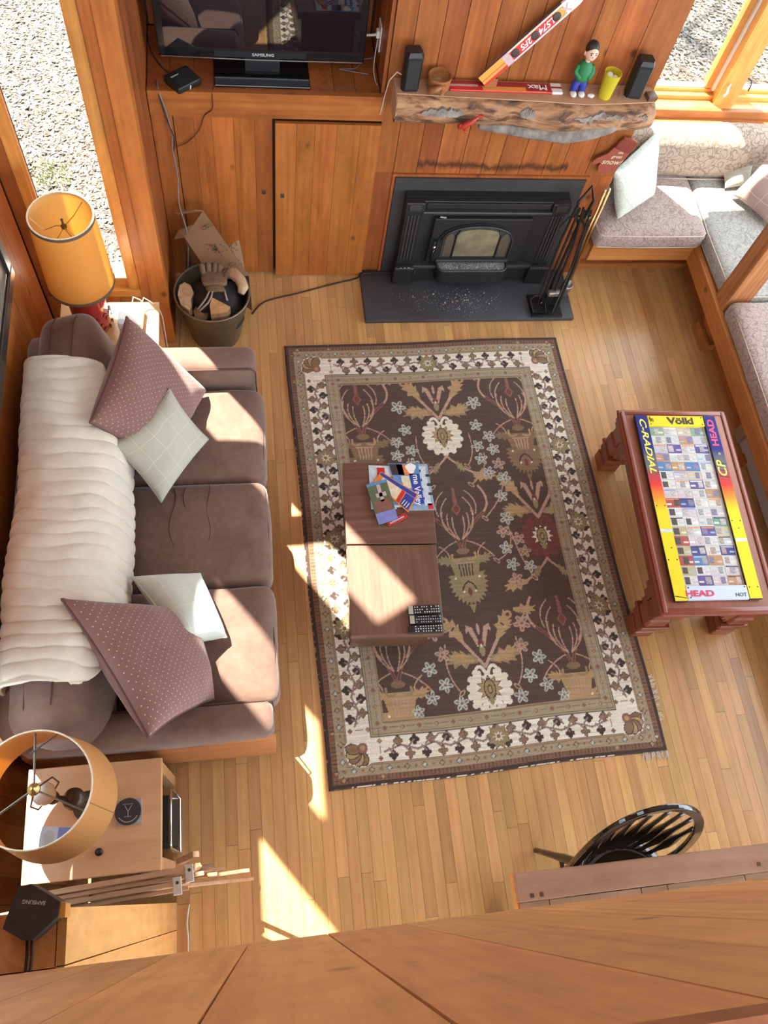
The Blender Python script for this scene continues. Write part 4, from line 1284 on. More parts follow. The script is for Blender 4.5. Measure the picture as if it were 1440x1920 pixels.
# cream ribbed throw over the sofa back
def throw():
    nu, nv = 70, 420
    y0, y1 = .775, 2.16
    vs = []; fs = []
    prof = [(-.955, .56), (-.962, .68), (-.955, .77), (-.925, .825), (-.87, .845), (-.80, .845), (-.73, .83), (-.665, .80), (-.615, .75), (-.58, .66), (-.56, .555)]
    def P(t):
        t = t * (len(prof) - 1); i = min(int(t), len(prof) - 2); f = t - i
        def cr(k, d): return prof[max(0, min(len(prof) - 1, k))][d]
        out = []
        for d in (0, 1):
            p0, p1, p2, p3 = cr(i - 1, d), cr(i, d), cr(i + 1, d), cr(i + 2, d)
            out.append(.5 * ((2 * p1) + (-p0 + p2) * f + (2 * p0 - 5 * p1 + 4 * p2 - p3) * f * f + (-p0 + 3 * p1 - 3 * p2 + p3) * f ** 3))
        return out
    for j in range(nv + 1):
        v = j / nv
        for i in range(nu + 1):
            u = i / nu
            mid = math.sin(math.pi * v)
            umax = .74 + .26 * min(1, mid * 1.25)
            if v < .12: umax = .70 + .3 * (v / .12) ** .5 * .6
            t = u * umax
            x, z = P(t)
            yy = y0 + (y1 - y0) * v
            bow = .05 * (u ** 1.5) * (1 if v > .3 else v / .3) - .02
            y = yy + bow * (1 - abs(2 * v - 1)) + .012 * noise.noise(Vector((u * 3, v * 9, 2)))
            ph = (yy + .03 * u * u * math.sin(v * 5) + .030 * noise.noise(Vector((u * 2.9, v * 4.5, 7))) + .010 * noise.noise(Vector((u * 8, v * 12, 3)))) / .0565 * 2 * math.pi
            rib = abs(math.sin(ph / 2)) ** .38
            dn = .0095 * rib + .008 * noise.noise(Vector((u * 5, v * 14, 1))) + .018 * noise.noise(Vector((u * 2.2, v * 3.4, 4)))
            # push out along the rough normal of the profile
            xa, za = P(max(0, t - .01)); xb, zb = P(min(1, t + .01))
            nx_, nz_ = -(zb - za), (xb - xa); L = math.hypot(nx_, nz_) + 1e-9
            x += nx_ / L * dn; z += nz_ / L * dn
            if i in (0, nu): z -= .004
            vs.append((x + .022 * mid * u + .012, y, z + .012))
    for j in range(nv):
        for i in range(nu):
            a = j * (nu + 1) + i; fs.append((a, a + nu + 1, a + nu + 2, a + 1))
    m = MB(); m.add(vs, [f[::-1] for f in fs]); return m
th = throw().build('throw_blanket', 'throw', smooth=True); tag(th, 'cream ribbed plush throw draped over the sofa back', 'blanket')
sol = th.modifiers.new('thickness', 'SOLIDIFY'); sol.thickness = .012; sol.offset = -1

p = quad_pillow('throw_pillow', 'dotted', None, (-.525, 2.355, .86), (-.656, 1.822, .865), (-.426, 1.78, .49), (-.22, 2.21, .49), .23, seed=1, nz=.016, piping='dotted_pipe')
tag(p, 'large plum dotted pillow at the far end of the sofa', 'pillow', 'sofa pillows')
p = quad_pillow('throw_pillow', 'sage', None, (-.355, 2.045, .755), (-.592, 1.79, .73), (-.418, 1.622, .515), (-.210, 1.912, .545), .14, seed=2, nz=.012, piping='sage_pipe')
tag(p, 'sage green quilted pillow leaning on the far dotted pillow', 'pillow', 'sofa pillows')
p = quad_pillow('throw_pillow', 'dotted', None, (-.722, 1.068, .875), (-.426, .567, .76), (-.212, .745, .50), (-.29, 1.12, .52), .24, seed=3, nz=.018, piping='dotted_pipe')
tag(p, 'large plum dotted pillow at the near end of the sofa', 'pillow', 'sofa pillows')
p = quad_pillow('throw_pillow', 'mint', None, (-.515, 1.232, .63), (-.312, .925, .66), (-.155, .99, .515), (-.255, 1.265, .54), .16, seed=4, nz=.014, piping='mint_pipe')
tag(p, 'pale mint quilted pillow catching sun on the near dotted pillow', 'pillow', 'sofa pillows')

# ------------------------------------------------------------------ coffee table, brochures, remotes
CT = RZ(.597, 1.405, -2.7)
ct = thing('coffee_table', (.597, 1.405, .0), 'walnut coffee table of two blocks standing on the rug', 'coffee table')
x0, x1 = .388, .806
MB(CT).box(x0, x1, 1.412, 1.832, .355, .400, .002).build('top', 'walnut', ct)
MB(CT).box(x0 + .002, x1 - .004, .982, 1.406, .352, .397, .002).build('top', 'walnut_y', ct)
MB(CT).box(x0 + .03, x1 - .03, 1.04, 1.40, .012, .352).build('cabinet', 'walnut_side', ct)
MB(CT).box(x0 + .03, x1 - .03, 1.416, 1.80, .012, .355).build('cabinet', 'walnut_side', ct)
MB(CT).box(x0 + .01, x1 - .012, .99, 1.04, .31, .352).build('apron', 'walnut_side', ct)

def leaflet(pts, z, mat, label, deco, th=.003):
    """printed sheet: four corners anticlockwise, decorated with flat printed areas"""
    o = thing('brochure', (sum(p[0] for p in pts) / 4, sum(p[1] for p in pts) / 4, z), label, 'brochure', 'travel brochures on the coffee table')
    MB().prism(pts, z, z + th).build('sheet', mat, o)
    A, B, C, Dd = [Vector((p[0], p[1], 0)) for p in pts]
    def P(u, v): return A * (1 - u) * (1 - v) + B * u * (1 - v) + C * u * v + Dd * (1 - u) * v
    for (u0, u1, v0, v1, mm) in deco:
        q = [P(u0, v0), P(u1, v0), P(u1, v1), P(u0, v1)]
        MB().prism([(a.x, a.y) for a in q], z + th, z + th + .0003).build('print', mm, o)
    return o, P, z + th + .0004
for nm, c in (('sky_print', (.12, .30, .62)), ('deep_blue', (.03, .07, .38)), ('orange_print', (.80, .27, .06)), ('red_print', (.62, .04, .04)), ('pale_print', (.62, .70, .78)), ('cream_print', (.80, .70, .52)), ('peri_print', (.24, .27, .62)), ('green_print', (.12, .16, .09)), ('brown_print', (.26, .12, .09)), ('dark_print', (.05, .045, .05)), ('pink_print', (.62, .45, .46)), ('teal_print', (.30, .45, .58))):
    D[nm] = plain(c, .3, nz=.25, nscale=45)
zt = .4002
o, P, z = leaflet([(.519, 1.590), (.640, 1.584), (.652, 1.812), (.530, 1.822)], zt, 'pale_print', 'white and red brochure at the left of the fanned pile', [(.1, .9, .1, .6, 'pale_print'), (.32, .62, .75, .95, 'red_print'), (.4, .95, .5, .74, 'red_print')])
o, P, z = leaflet([(.690, 1.573), (.822, 1.570), (.815, 1.815), (.700, 1.822)], zt, 'teal_print', 'pale blue newsprint brochure at the right edge of the pile', [(.55, .9, .1, .95, 'pale_print'), (.76, .95, .02, .14, 'red_print')])
for k in range(7):
    u = .6 + .33 * (k % 2); v = .25 + .1 * k
    a = P(u, v); MB().box(a.x - .010, a.x + .010, a.y - .008, a.y + .006, z - .0003, z).build('print', 'dark_print', o)
o, P, z = leaflet([(.665, 1.600), (.775, 1.597), (.770, 1.818), (.625, 1.826)], zt + .0036, 'sky_print', 'blue valley brochure with a white dog on the cover', [(.62, .98, .03, .75, 'deep_blue'), (.25, .75, .72, .97, 'orange_print'), (.02, .45, .72, .98, 'dark_print'), (.3, .6, .4, .7, 'cream_print')])
a = P(.8, .36); text('me Valley', .042, basis((a.x, a.y, z), (0, -1, 0), (1, 0, 0)), 'print_white', o, 'lettering', .0002, .0006)
d = P(.72, .88); dm = MB().prism([(d.x + .024 * math.cos(t) * (1 + .25 * math.sin(3 * t)), d.y + .028 * math.sin(t)) for t in np.linspace(0, 6.28, 15)[:-1]], z, z + .0003); dm.build('print', 'print_white', o)
o, P, z = leaflet([(.524, 1.597), (.660, 1.592), (.668, 1.700), (.532, 1.706)], zt + .0036, 'pale_print', 'pale map leaflet half hidden under the photograph cover', [(.6, .95, .1, .5, 'sky_print')])
o, P, z = leaflet([(.543, 1.727), (.690, 1.560), (.751, 1.652), (.585, 1.782)], zt + .0072, 'orange_print', 'orange edged ski leaflet lying slantwise on the pile', [(.02, .97, .75, .95, 'deep_blue'), (.12, .62, .08, .72, 'cream_print'), (.64, .72, .05, .72, 'red_print'), (.74, .97, .06, .72, 'deep_blue')])
for k in range(3):
    a = P(.8 + .06 * k, .38); b_ = P(.78 + .06 * k, .1); MB().tube([(a.x, a.y, z), (b_.x, b_.y, z)], .002, 4).build('print', 'cream_print', o)
o, P, z = leaflet([(.594, 1.494), (.690, 1.540), (.675, 1.560), (.585, 1.520)], zt + .0036, 'red_print', 'red leaflet strip peeking out at the near edge of the pile', [(.1, .85, .35, .6, 'pale_print')])
o, P, z = leaflet([(.545, 1.503), (.638, 1.528), (.605, 1.738), (.506, 1.712)], zt + .0112, 'green_print', 'brochure with a cross photograph and periwinkle lower band', [(0, 1, 0, .26, 'peri_print'), (0, 1, .93, 1, 'sky_print'), (.12, .9, .27, .55, 'brown_print'), (.45, .62, .5, .92, 'pink_print'), (.3, .8, .62, .72, 'pink_print')])

def remote(cx, cy, rot, L, W, z, label, silver, seed):
    M = Matrix.Translation((cx, cy, z)) @ Matrix.Rotation(math.radians(rot), 4, 'Z')
    o = thing('remote_control', (cx, cy, z), label, 'remote', 'remote controls on the coffee table')
    MB(M).rbox(-L / 2, L / 2, -W / 2, W / 2, 0, .018, .007, 4).build('body', 'black_plastic', o, smooth=True)
    if silver: MB(M).box(-L / 2 + .002, -L / 2 + .022, -W / 2 + .002, W / 2 - .002, .017, .0192, .001).build('end_cap', 'bracket', o)
    rr = random.Random(seed); bm_ = MB(M)
    n = 11
    for i in range(n):
        for j in range(3):
            x = -L / 2 + .032 + i * (L - .045) / (n - 1) * 1.0; y = (j - 1) * W * .29
            if rr.random() < .12: continue
            bm_.box(x - .0022, x + .0022, y - .0022, y + .0022, .0175, .019)
    bm_.build('buttons', 'print_white' if seed != 2 else 'ski_white', o)['kind'] = 'stuff'
    return o
remote(.705, 1.083, -1, .150, .042, .3975, 'black remote with silver end, farthest of three on the coffee table', True, 1)
remote(.706, 1.038, -2, .150, .042, .3975, 'black remote with lilac buttons between the other two remotes', True, 2)
remote(.701, .995, -2, .158, .038, .3975, 'matt black remote nearest the edge of the coffee table', False, 3)
# ------------------------------------------------------------------ far side table and gold lamp
ft = thing('side_table', (-.66, 2.62, 0), 'small birch side table under the gold lamp', 'side table')
MB().box(-.90, -.435, 2.475, 2.735, .475, .50, .004).build('top', 'birch_top', ft)
for x in (-.87, -.465):
    for y in (2.505, 2.705):
        MB().box(x - .02, x + .02, y - .02, y + .02, 0, .475).build('leg', 'birch_top', ft)
MB().box(-.87, -.465, 2.505, 2.705, .41, .475).build('apron', 'birch_top', ft)
LX, LY = -.737, 2.605
lamp = thing('table_lamp', (LX, LY, .5), 'gold drum shade lamp on a red glazed base by the tall window', 'lamp', 'table lamps')
MB().lathe(LX, LY, [(.078, .50), (.086, .53), (.088, .62), (.084, .72), (.074, .745)], 32, True, False).build('base', 'red_glaze', lamp, smooth=True, auto=50)
MB().lathe(LX, LY, [(.074, .745), (.066, .742), (.05, .735), (.02, .732)], 32, False, True).build('base_top', 'red_glaze_in', lamp, smooth=True)
rr = random.Random(4); fm = MB()
for k in range(16):
    a = -1.2 + k * .14; z = .56 + .045 * math.sin(k * 1.9) + .02 * (k % 3)
    c = Vector((LX + .0885 * math.cos(a), LY + .0885 * math.sin(a), z)); t = Vector((-math.sin(a), math.cos(a), 0))
    fm.tube([c - t * .010, c + Vector((0, 0, .014)), c + t * .012 + Vector((0, 0, .004))], .0028, 5)
fm.build('painted_flowers', 'glaze_dark', lamp)
MB().cyl((LX, LY, .73), (LX, LY, .93), .012, n=12).build('stem', 'bronze', lamp)
MB().lathe(LX, LY, [(.012, .93), (.026, .96), (.032, 1.0), (.024, 1.04), (.008, 1.055)], 16).build('bulb', 'bulb', lamp, smooth=True)
def shade_shell(cx, cy, rb, rt, z0, z1, t, mat_out, mat_in, parent, n=56):
    MB().lathe(cx, cy, [(rb, z0), (rb + (rt - rb) * .5, (z0 + z1) / 2), (rt, z1)], n, False, False).build('shade', mat_out, parent, smooth=True)
SH0, SH1, RB, RT = .80, 1.195, .146, .132
sd = MB().lathe(LX, LY, [(RB, SH0), (RT, SH1)], 64, False, False).build('shade', 'shade_gold', lamp, smooth=True)
MB().lathe(LX, LY, [(RT - .0025, SH1), (RB - .0025, SH0)], 64, False, False).build('lining', 'shade_lining', sd, smooth=True)
MB().lathe(LX, LY, [(RT + .0025, SH1 - .014), (RT + .002, SH1 - .001), (RT - .001, SH1 - .001)], 64, False, False).build('trim', 'shade_trim', sd, smooth=True)
MB().lathe(LX, LY, [(RB + .002, SH0), (RB + .0025, SH0 + .016), (RB, SH0 + .017)], 64, False, False).build('trim', 'shade_trim', sd, smooth=True)
MB().lathe(LX, LY, [(RT + .001, SH1), (RT - .003, SH1 + .002), (RT - .006, SH1)], 64, False, False).build('rim', 'cream_print', sd, smooth=True)
sp = MB()
for k in range(3):
    a = .95 + k * 2.094
    sp.tube([(LX, LY, 1.135), (LX + .03 * math.cos(a), LY + .03 * math.sin(a), 1.135), (LX + .08 * math.cos(a + .2), LY + .08 * math.sin(a + .2), 1.12), (LX + (RT - .005) * math.cos(a), LY + (RT - .005) * math.sin(a), 1.165)], .0022, 6)
sp.build('spider', 'brass', sd)
MB().lathe(LX, LY, [(.012, 1.128), (.012, 1.138), (.005, 1.142), (.004, 1.165), (.006, 1.17), (.002, 1.178)], 12).build('finial', 'bronze', lamp)
MB().tube([(LX, LY + .0, .95), (LX + .045, LY, .97), (LX + .05, LY, 1.05), (LX, LY, 1.13), (LX - .05, LY, 1.05), (LX - .045, LY, .97), (LX, LY, .95)], .002, 6).build('harp', 'brass', lamp)

# router, tissue box, wires
ro = thing('wifi_router', (-.56, 2.62, .5), 'white router box glaring in sun on the far side table', 'router')
M = RZ(-.56, 2.62, -4)
MB(M).rbox(-.62, -.505, 2.56, 2.675, .5005, .55, .01, 5).build('body', 'white_plastic', ro, smooth=True)
MB(M).lathe(-.60, 2.573, [(.016, .5505), (.017, .5515)], 20).build('sensor_window', 'print_grey', ro)
tb = MB().rbox(-.78, -.70, 2.485, 2.565, .5005, .57, .006, 4).build('tissue_box', 'tissue', smooth=True); tag(tb, 'small white tissue box beside the red lamp base', 'box')
for k, (pts, m_, lab) in enumerate([
        ([(-.52, 2.675, .53), (-.50, 2.71, .56), (-.46, 2.70, .53), (-.447, 2.72, .51), (-.425, 2.68, .45), (-.42, 2.62, .30), (-.41, 2.60, .05)], 'cable_white', 'pale cable arching behind the white router'),
        ([(-.56, 2.68, .53), (-.55, 2.715, .56), (-.53, 2.72, .54), (-.52, 2.74, .505), (-.54, 2.745, .45)], 'cable_white', 'short pale cable loop at the back of the router'),
        ([(-.40, 2.60, .006), (-.38, 2.66, .006), (-.40, 2.74, .006), (-.365, 2.80, .006), (-.35, 2.72, .02), (-.36, 2.62, .006), (-.40, 2.55, .006)], 'cable_grey', 'grey cable coiled on the floor beside the side table')]):
    tag(MB().tube([Vector(p_) for p_ in pts], .003, 6).build('cable', m_, smooth=True), lab, 'cable')

# ------------------------------------------------------------------ near side table with lamp
nt_ = thing('side_table', (-.65, .34, 0), 'pale birch end table at the near end of the sofa', 'side table')
MB().box(-.897, -.411, .138, .537, .474, .50, .004).build('top', 'birch_top', nt_)
MB().box(-.885, -.423, .15, .525, .472, .4738).build('underlay', 'pine_x', nt_)
for x in (-.87, -.438):
    for y in (.165, .51):
        MB().box(x - .021, x + .021, y - .021, y + .021, 0, .472).build('leg', 'birch_top', nt_)
MB().box(-.87, -.438, .165, .51, .41, .472).build('apron', 'birch_top', nt_)
L2X, L2Y = -.725, .385
l2 = thing('table_lamp', (L2X, L2Y, .5), 'swing arm lamp with open tan drum shade on the near end table', 'lamp', 'table lamps')
MB().lathe(L2X + .05, L2Y + .0, [(.055, .501), (.055, .507), (.03, .52), (.012, .53)], 28).build('base', 'bronze', l2, smooth=True, auto=40)
MB().tube([(L2X + .05, L2Y, .52), (L2X + .05, L2Y, .80)], .009, 12).build('pole', 'bronze', l2)
MB().tube([(L2X + .05, L2Y, .58), (L2X + .10, L2Y + .06, .60), (L2X + .13, L2Y + .10, .60)], .008, 10).build('side_arm', 'bronze', l2)
MB().tube([(L2X + .05, L2Y, .74), (L2X + .02, L2Y, .80), (L2X, L2Y, .82)], .008, 10).build('swing_arm', 'bronze', l2)
MB().lathe(L2X + .05, L2Y, [(.01, .63), (.03, .64), (.035, .66), (.02, .69), (.032, .72), (.038, .745), (.02, .77)], 20).build('collar', 'bronze', l2, smooth=True)
MB().lathe(L2X, L2Y, [(.01, .81), (.022, .82), (.024, .87), (.016, .88)], 20).build('socket', 'bronze', l2, smooth=True)
MB().lathe(L2X, L2Y, [(.016, .88), (.03, .905), (.037, .94), (.034, .97), (.02, .992), (.003, 1.0)], 24).build('bulb', 'bulb', l2, smooth=True)
S0, S1, B0, B1 = .79, 1.075, .203, .176
s2 = MB().lathe(L2X, L2Y, [(B0, S0), (B1, S1), (B1 - .003, S1), (B0 - .003, S0), (B0, S0)], 80, False, False).build('shade', 'shade_tan', l2, smooth=True, auto=40)
MB().tube([(L2X + B1 * math.cos(t), L2Y + B1 * math.sin(t), S1) for t in np.linspace(0, 2 * math.pi, 65)[:-1]], .003, 6, closed=True).build('rim', 'cream_print', s2, smooth=True)
MB().tube([(L2X + (B0 + .0005) * math.cos(-.32), L2Y + (B0 + .0005) * math.sin(-.32), S0 + .002), (L2X + (B1 + .0008) * math.cos(-.32), L2Y + (B1 + .0008) * math.sin(-.32), S1 - .003)], .0009, 4).build('seam', 'shade_trim', s2)
sp = MB()
for k in range(3):
    a = 1.62 + k * 2.094
    sp.tube([(L2X, L2Y, 1.06), (L2X + (B1 - .004) * math.cos(a), L2Y + (B1 - .004) * math.sin(a), 1.055)], .0036, 6)
sp.tube([(L2X + (B1 - .004) * math.cos(1.2), L2Y + (B1 - .004) * math.sin(1.2), 1.07), (L2X + .11 * math.cos(1.75), L2Y + .11 * math.sin(1.75), 1.058)], .003, 6)
sp.build('spider', 'wire', s2)
MB().lathe(L2X, L2Y, [(.018, 1.054), (.02, 1.06), (.018, 1.068), (.006, 1.07), (.006, 1.08)], 20).build('finial', 'brass', l2, smooth=True)
MB().tube([(L2X, L2Y, .86), (L2X + .03, L2Y + .04, .88), (L2X + .03, L2Y + .045, .97), (L2X, L2Y, 1.055), (L2X - .03, L2Y - .04, .97), (L2X - .03, L2Y - .04, .88), (L2X, L2Y, .86)], .0028, 6).build('harp', 'wire', l2)
# things on the near table
M = RZ(-.528, .349, 1)
cs = thing('coaster_tile', (-.528, .349, .5), 'square stone tile coaster on the near end table', 'coaster')
MB(M).box(-.573, -.482, .303, .395, .5003, .506, .001).build('tile', 'cork_tile', cs)
cd = thing('leather_coaster', (-.531, .351, .506), 'round dark leather coaster with a martini glass print', 'coaster')
MB().lathe(-.531, .351, [(.046, .5063), (.048, .510), (.046, .513)], 40).build('disc', 'coaster', cd)
g = MB()
for a, b_ in (((-.02, .026), (.018, .026)), ((-.012, .022), (.0, .0)), ((.014, .022), (.0, .0)), ((.0, .0), (.0, -.018)), ((-.014, -.018), (.012, -.018))):
    g.tube([(-.531 + a[0], .351 + a[1], .5133), (-.531 + b_[0], .351 + b_[1], .5133)], .0007, 4)
for k in range(13):
    a = math.radians(215 + k * 9.5); g.box(-.531 + .037 * math.cos(a) - .002, -.531 + .037 * math.cos(a) + .002, .351 + .037 * math.sin(a) - .002, .351 + .037 * math.sin(a) + .002, .513, .5134)
g.build('engraving', 'print_grey', cd)
mg = thing('photo_card', (-.82, .285, .5), 'glossy card with a silver goblet picture lying under the tan shade', 'card')
MB().prism([(-.873, .240), (-.74, .222), (-.73, .318), (-.862, .334)], .5003, .503).build('sheet', 'ski_white', mg)
MB().prism([(-.785, .232), (-.742, .226), (-.733, .316), (-.776, .322)], .503, .5033).build('print', 'peri_print', mg)
MB().prism([(-.868, .244), (-.85, .242), (-.842, .330), (-.858, .332)], .503, .5033).build('print', 'pale_print', mg)
MB().prism([(-.822, .262), (-.795, .258), (-.79, .30), (-.80, .312), (-.815, .314), (-.828, .30)], .503, .5034).build('print', 'print_grey', mg)
kb = MB().lathe(-.632, .222, [(.012, .5003), (.014, .506), (.008, .512)], 16).build('drawer_knob', 'black_plastic', smooth=True); tag(kb, 'small dark knob lying on the near end table', 'knob')
# magazine holder under the table
mr_ = thing('magazine_rack', (-.40, .34, 0), 'chrome wire magazine rack under the near end table', 'magazine rack')
MB().tube([(-.395, .215, .01), (-.395, .215, .33), (-.395, .235, .36), (-.395, .42, .36), (-.395, .44, .33), (-.395, .44, .01), (-.395, .215, .01)], .006, 8).build('frame', 'chrome', mr_, smooth=True)
MB().tube([(-.47, .215, .01), (-.47, .215, .30), (-.47, .44, .30), (-.47, .44, .01), (-.395, .44, .01)], .005, 8).build('frame', 'chrome', mr_, smooth=True)
MB().box(-.46, -.405, .24, .415, .012, .34).build('magazine_stack', 'black_cloth', mr_)

# ------------------------------------------------------------------ folded drying rack, satellite speaker
dr = thing('drying_rack', (-.6, .095, 0), 'folded wooden clothes drying rack leaning behind the near end table', 'drying rack')
def slat(p0, p1, w, h, name='slat', mat='drystick', parent=None):
    p0, p1 = Vector(p0) + Vector((0, .024, 0)), Vector(p1) + Vector((0, .024, 0)); x = (p1 - p0); L = x.length
    M = basis((p0 + p1) / 2, x, (0, 1, 0))
    MB(M).box(-L / 2, L / 2, -w / 2, w / 2, -h / 2, h / 2, .0015, 1).build(name, mat, parent or dr)
slat((-.80, .070, .70), (-.285, .100, .70), .018, .022)
slat((-.80, .052, .69), (-.245, .082, .69), .014, .022)
slat((-.80, .030, .72), (-.325, .058, .72), .016, .022)
slat((-.80, .012, .71), (-.295, .041, .71), .014, .022)
slat((-.90, .02, .74), (-.78, .03, .74), .016, .022)
slat((-.50, .112, .40), (-.24, .118, .30), .014, .02)
slat((-.42, .11, .34), (-.20, .105, .26), .012, .018)
for k in range(5):
    xa = -.84 + .11 * k
    slat((xa, .085, .08), (xa + .30, .075, .68), .012, .022)
    slat((xa + .30, .060, .08), (xa, .052, .68), .012, .022)
for (x, y, z) in ((-.292, .112, .713), (-.33, .076, .733), (-.93, .046, .75)):
    b_ = MB(RZ(x, y, 3)).box(x - .014, x + .014, y - .03, y + .026, z - .002, z + .002, .001, 1).build('bracket', 'bracket', dr)
    MB().lathe(x, y + .008, [(.0055, z + .002), (.0055, z + .004), (.003, z + .005)], 10).build('screw', 'iron', b_)
slat((-.335, .13, .62), (-.27, .145, .70), .02, .026)
slat((-.31, .06, .66), (-.26, .11, .71), .016, .022)
sk = thing('satellite_speaker', (-.47, .03, 1.95), 'small black five sided satellite speaker lying on the tall closet block', 'speaker')
pent = [(-.492, .075), (-.470, .077), (-.414, .040), (-.418, .013), (-.462, -.022), (-.478, -.020), (-.516, .004), (-.513, .016)]
MB().prism(pent, 1.9505, 2.0).build('body', 'black_plastic', sk)
D['speaker_lid'] = plain((.030, .031, .036), .4, nz=.35, nscale=25)
MB().prism([(-.471 + (x + .471) * .985, .027 + (y - .027) * .985) for x, y in pent], 2.0, 2.0015).build('lid', 'speaker_lid', sk)
MB().prism([(-.418, .041), (-.405, .036), (-.405, .011), (-.418, .011)], 1.951, 1.994).build('side_reflection', 'brass', sk)  # lit wood reflected in the speaker's side, imitated by a brass strip
text('SAMSUNG', .0095, basis((-.462, .044, 2.0018), (-1, .18, 0), (-.18, -1, 0)), 'print_grey', sk, 'lettering', .0002, .0003)
for dx in (0, .009):
    tag(MB().tube([(-.482 + dx, -.018, 1.956), (-.481 + dx, -.05, 1.9535), (-.484 + dx, -.12, 1.9535), (-.485 + dx, -.2, 1.9535), (-.485 + dx, -.4, 1.9535)], .0025, 6).build('speaker_cable', 'cable_black', smooth=True),
        'thin black speaker cable, the %s of a pair on the closet block' % ('left' if dx == 0 else 'right'), 'cable')
# ------------------------------------------------------------------ hearth slab and fireplace insert
he = MB().box(.668, 1.941, 2.974, 3.352, .0, .03, .006).build('hearth_slab', 'slate', smooth=True, auto=30); tag(he, 'dark slate hearth slab in front of the fireplace', 'hearth')
rr = random.Random(17); am = MB()
for k in range(330):
    c = rr.choice([(1.05, 3.12), (1.30, 3.10), (1.28, 3.14)]); x = rr.gauss(c[0], .09); y = rr.gauss(c[1], .05)
    if not (.69 < x < 1.92 and 2.99 < y < 3.22): continue
    s = rr.uniform(.0006, .0016) * (2.0 if rr.random() < .06 else 1)
    am.box(x - s, x + s, y - s, y + s, .0302, .0302 + s)
o = am.build('ash_crumbs', 'ash'); tag(o, 'pale ash crumbs scattered on the slate hearth', 'ash', kind='stuff')
fp = thing('fireplace_insert', (1.32, 3.33, .03), 'black cast iron fireplace insert with arched glass door', 'fireplace')
MB().box(.795, .862, 3.335, 3.348, .03, .74).build('surround_panel', 'steel_panel', fp)
MB().box(1.770, 1.845, 3.335, 3.348, .03, .74).build('surround_panel', 'steel_panel', fp)
MB().box(.862, 1.770, 3.335, 3.348, .655, .74).build('surround_panel', 'steel_panel', fp)
MB().box(.86, 1.772, 3.29, 3.70, .032, .66).build('firebox', 'iron', fp)
for s, xa, xb in ((-1, .862, .952), (1, 1.68, 1.77)):
    p_ = MB().box(xa, xb, 3.262, 3.29, .18, .585, .004).build('pilaster', 'iron', fp)
    for q in range(4):
        xx = xa + (xb - xa) * (.2 + .2 * q)
        MB().box(xx - .005, xx + .005, 3.255, 3.263, .22, .555, .003).build('flute', 'iron_edge', p_)
    c_ = MB().box(xa - .008, xb + .008, 3.245, 3.292, .585, .655, .006).build('capital', 'iron', fp)
    MB().box(xa + .012, xb - .012, 3.24, 3.246, .605, .645, .002).build('capital_panel', 'iron_edge', c_)
    f_ = MB().box(xa - .012, xb + .012, 3.235, 3.292, .032, .18, .008).build('plinth', 'iron', fp)
    MB().box(xa - .012, xb + .012, 3.225, 3.24, .165, .182, .004).build('plinth_moulding', 'iron_edge', f_)
    for q in range(3):
        xx = (xa + xb) / 2 + (q - 1) * .022
        MB().box(xx - .006, xx + .006, 3.2235, 3.2265, .184, .189, .001).build('stud', 'chrome', f_)
MB().box(.952, 1.68, 3.262, 3.29, .60, .655, .004).build('frieze', 'iron', fp)
MB().box(.952, 1.68, 3.238, 3.27, .583, .600, .005).build('frieze_moulding', 'iron_edge', fp)
MB().box(.97, 1.66, 3.252, 3.262, .612, .648, .002).build('frieze_panel', 'iron', fp)
def quadface(pts, th, name, mat, parent):
    a = [Vector(p_) for p_ in pts]; n = (a[1] - a[0]).cross(a[3] - a[0]).normalized()
    m = MB(); m.add([p_ for p_ in a] + [p_ + n * th for p_ in a], [(0, 1, 2, 3), (7, 6, 5, 4), (0, 4, 5, 1), (1, 5, 6, 2), (2, 6, 7, 3), (3, 7, 4, 0)])
    return m.build(name, mat, parent)
quadface([(.952, 3.262, .583), (1.68, 3.262, .583), (1.60, 3.29, .53), (1.03, 3.29, .53)], .006, 'bevel_frame', 'iron_edge', fp)
quadface([(.952, 3.262, .18), (.952, 3.262, .583), (1.03, 3.29, .53), (1.03, 3.29, .20)], .006, 'bevel_frame', 'iron', fp)
quadface([(1.68, 3.262, .583), (1.68, 3.262, .18), (1.60, 3.29, .20), (1.60, 3.29, .53)], .006, 'bevel_frame', 'iron', fp)
dx0, dx1 = 1.035, 1.595
dr_ = MB().box(dx0, dx1, 3.266, 3.29, .19, .525, .005).build('door', 'iron', fp)
def arch(x0, x1, z0, z1, rise, n=14):
    pts = [(x0, z0), (x1, z0)]
    for k in range(n + 1):
        t = k / n; x = x1 + (x0 - x1) * t
        pts.append((x, z1 - rise + rise * (1 - (2 * t - 1) ** 2) ** .5 if rise > .05 else z1 - rise * (2 * t - 1) ** 2))
    return pts
MV = Matrix(((1, 0, 0, 0), (0, 0, -1, 0), (0, 1, 0, 0), (0, 0, 0, 1)))
def vplate(poly2, y0, y1, name, mat, parent):
    return MB(MV).prism(poly2, -y1, -y0).build(name, mat, parent)
gx0, gx1, gz0, gz1 = 1.105, 1.500, .245, .475
vplate(arch(gx0 - .03, gx1 + .03, gz0 - .02, gz1 + .022, .12), 3.258, 3.267, 'door_arch', 'iron', dr_)
vplate(arch(gx0, gx1, gz0, gz1, .095), 3.254, 3.2585, 'door_recess', 'steel_panel', dr_)
vplate(arch(gx0 + .075, gx1 - .075, gz0 + .01, gz1 - .012, .025), 3.251, 3.2545, 'glass', 'stove_glass', dr_)
for a, b_, hz in ((gx0 + .012, gx0 + .062, gz1 - .045), (gx1 - .062, gx1 - .012, gz1 - .045)):
    vplate(arch(a, b_, gz0 + .01, hz, .03), 3.251, 3.2545, 'glass', 'stove_glass_side', dr_)
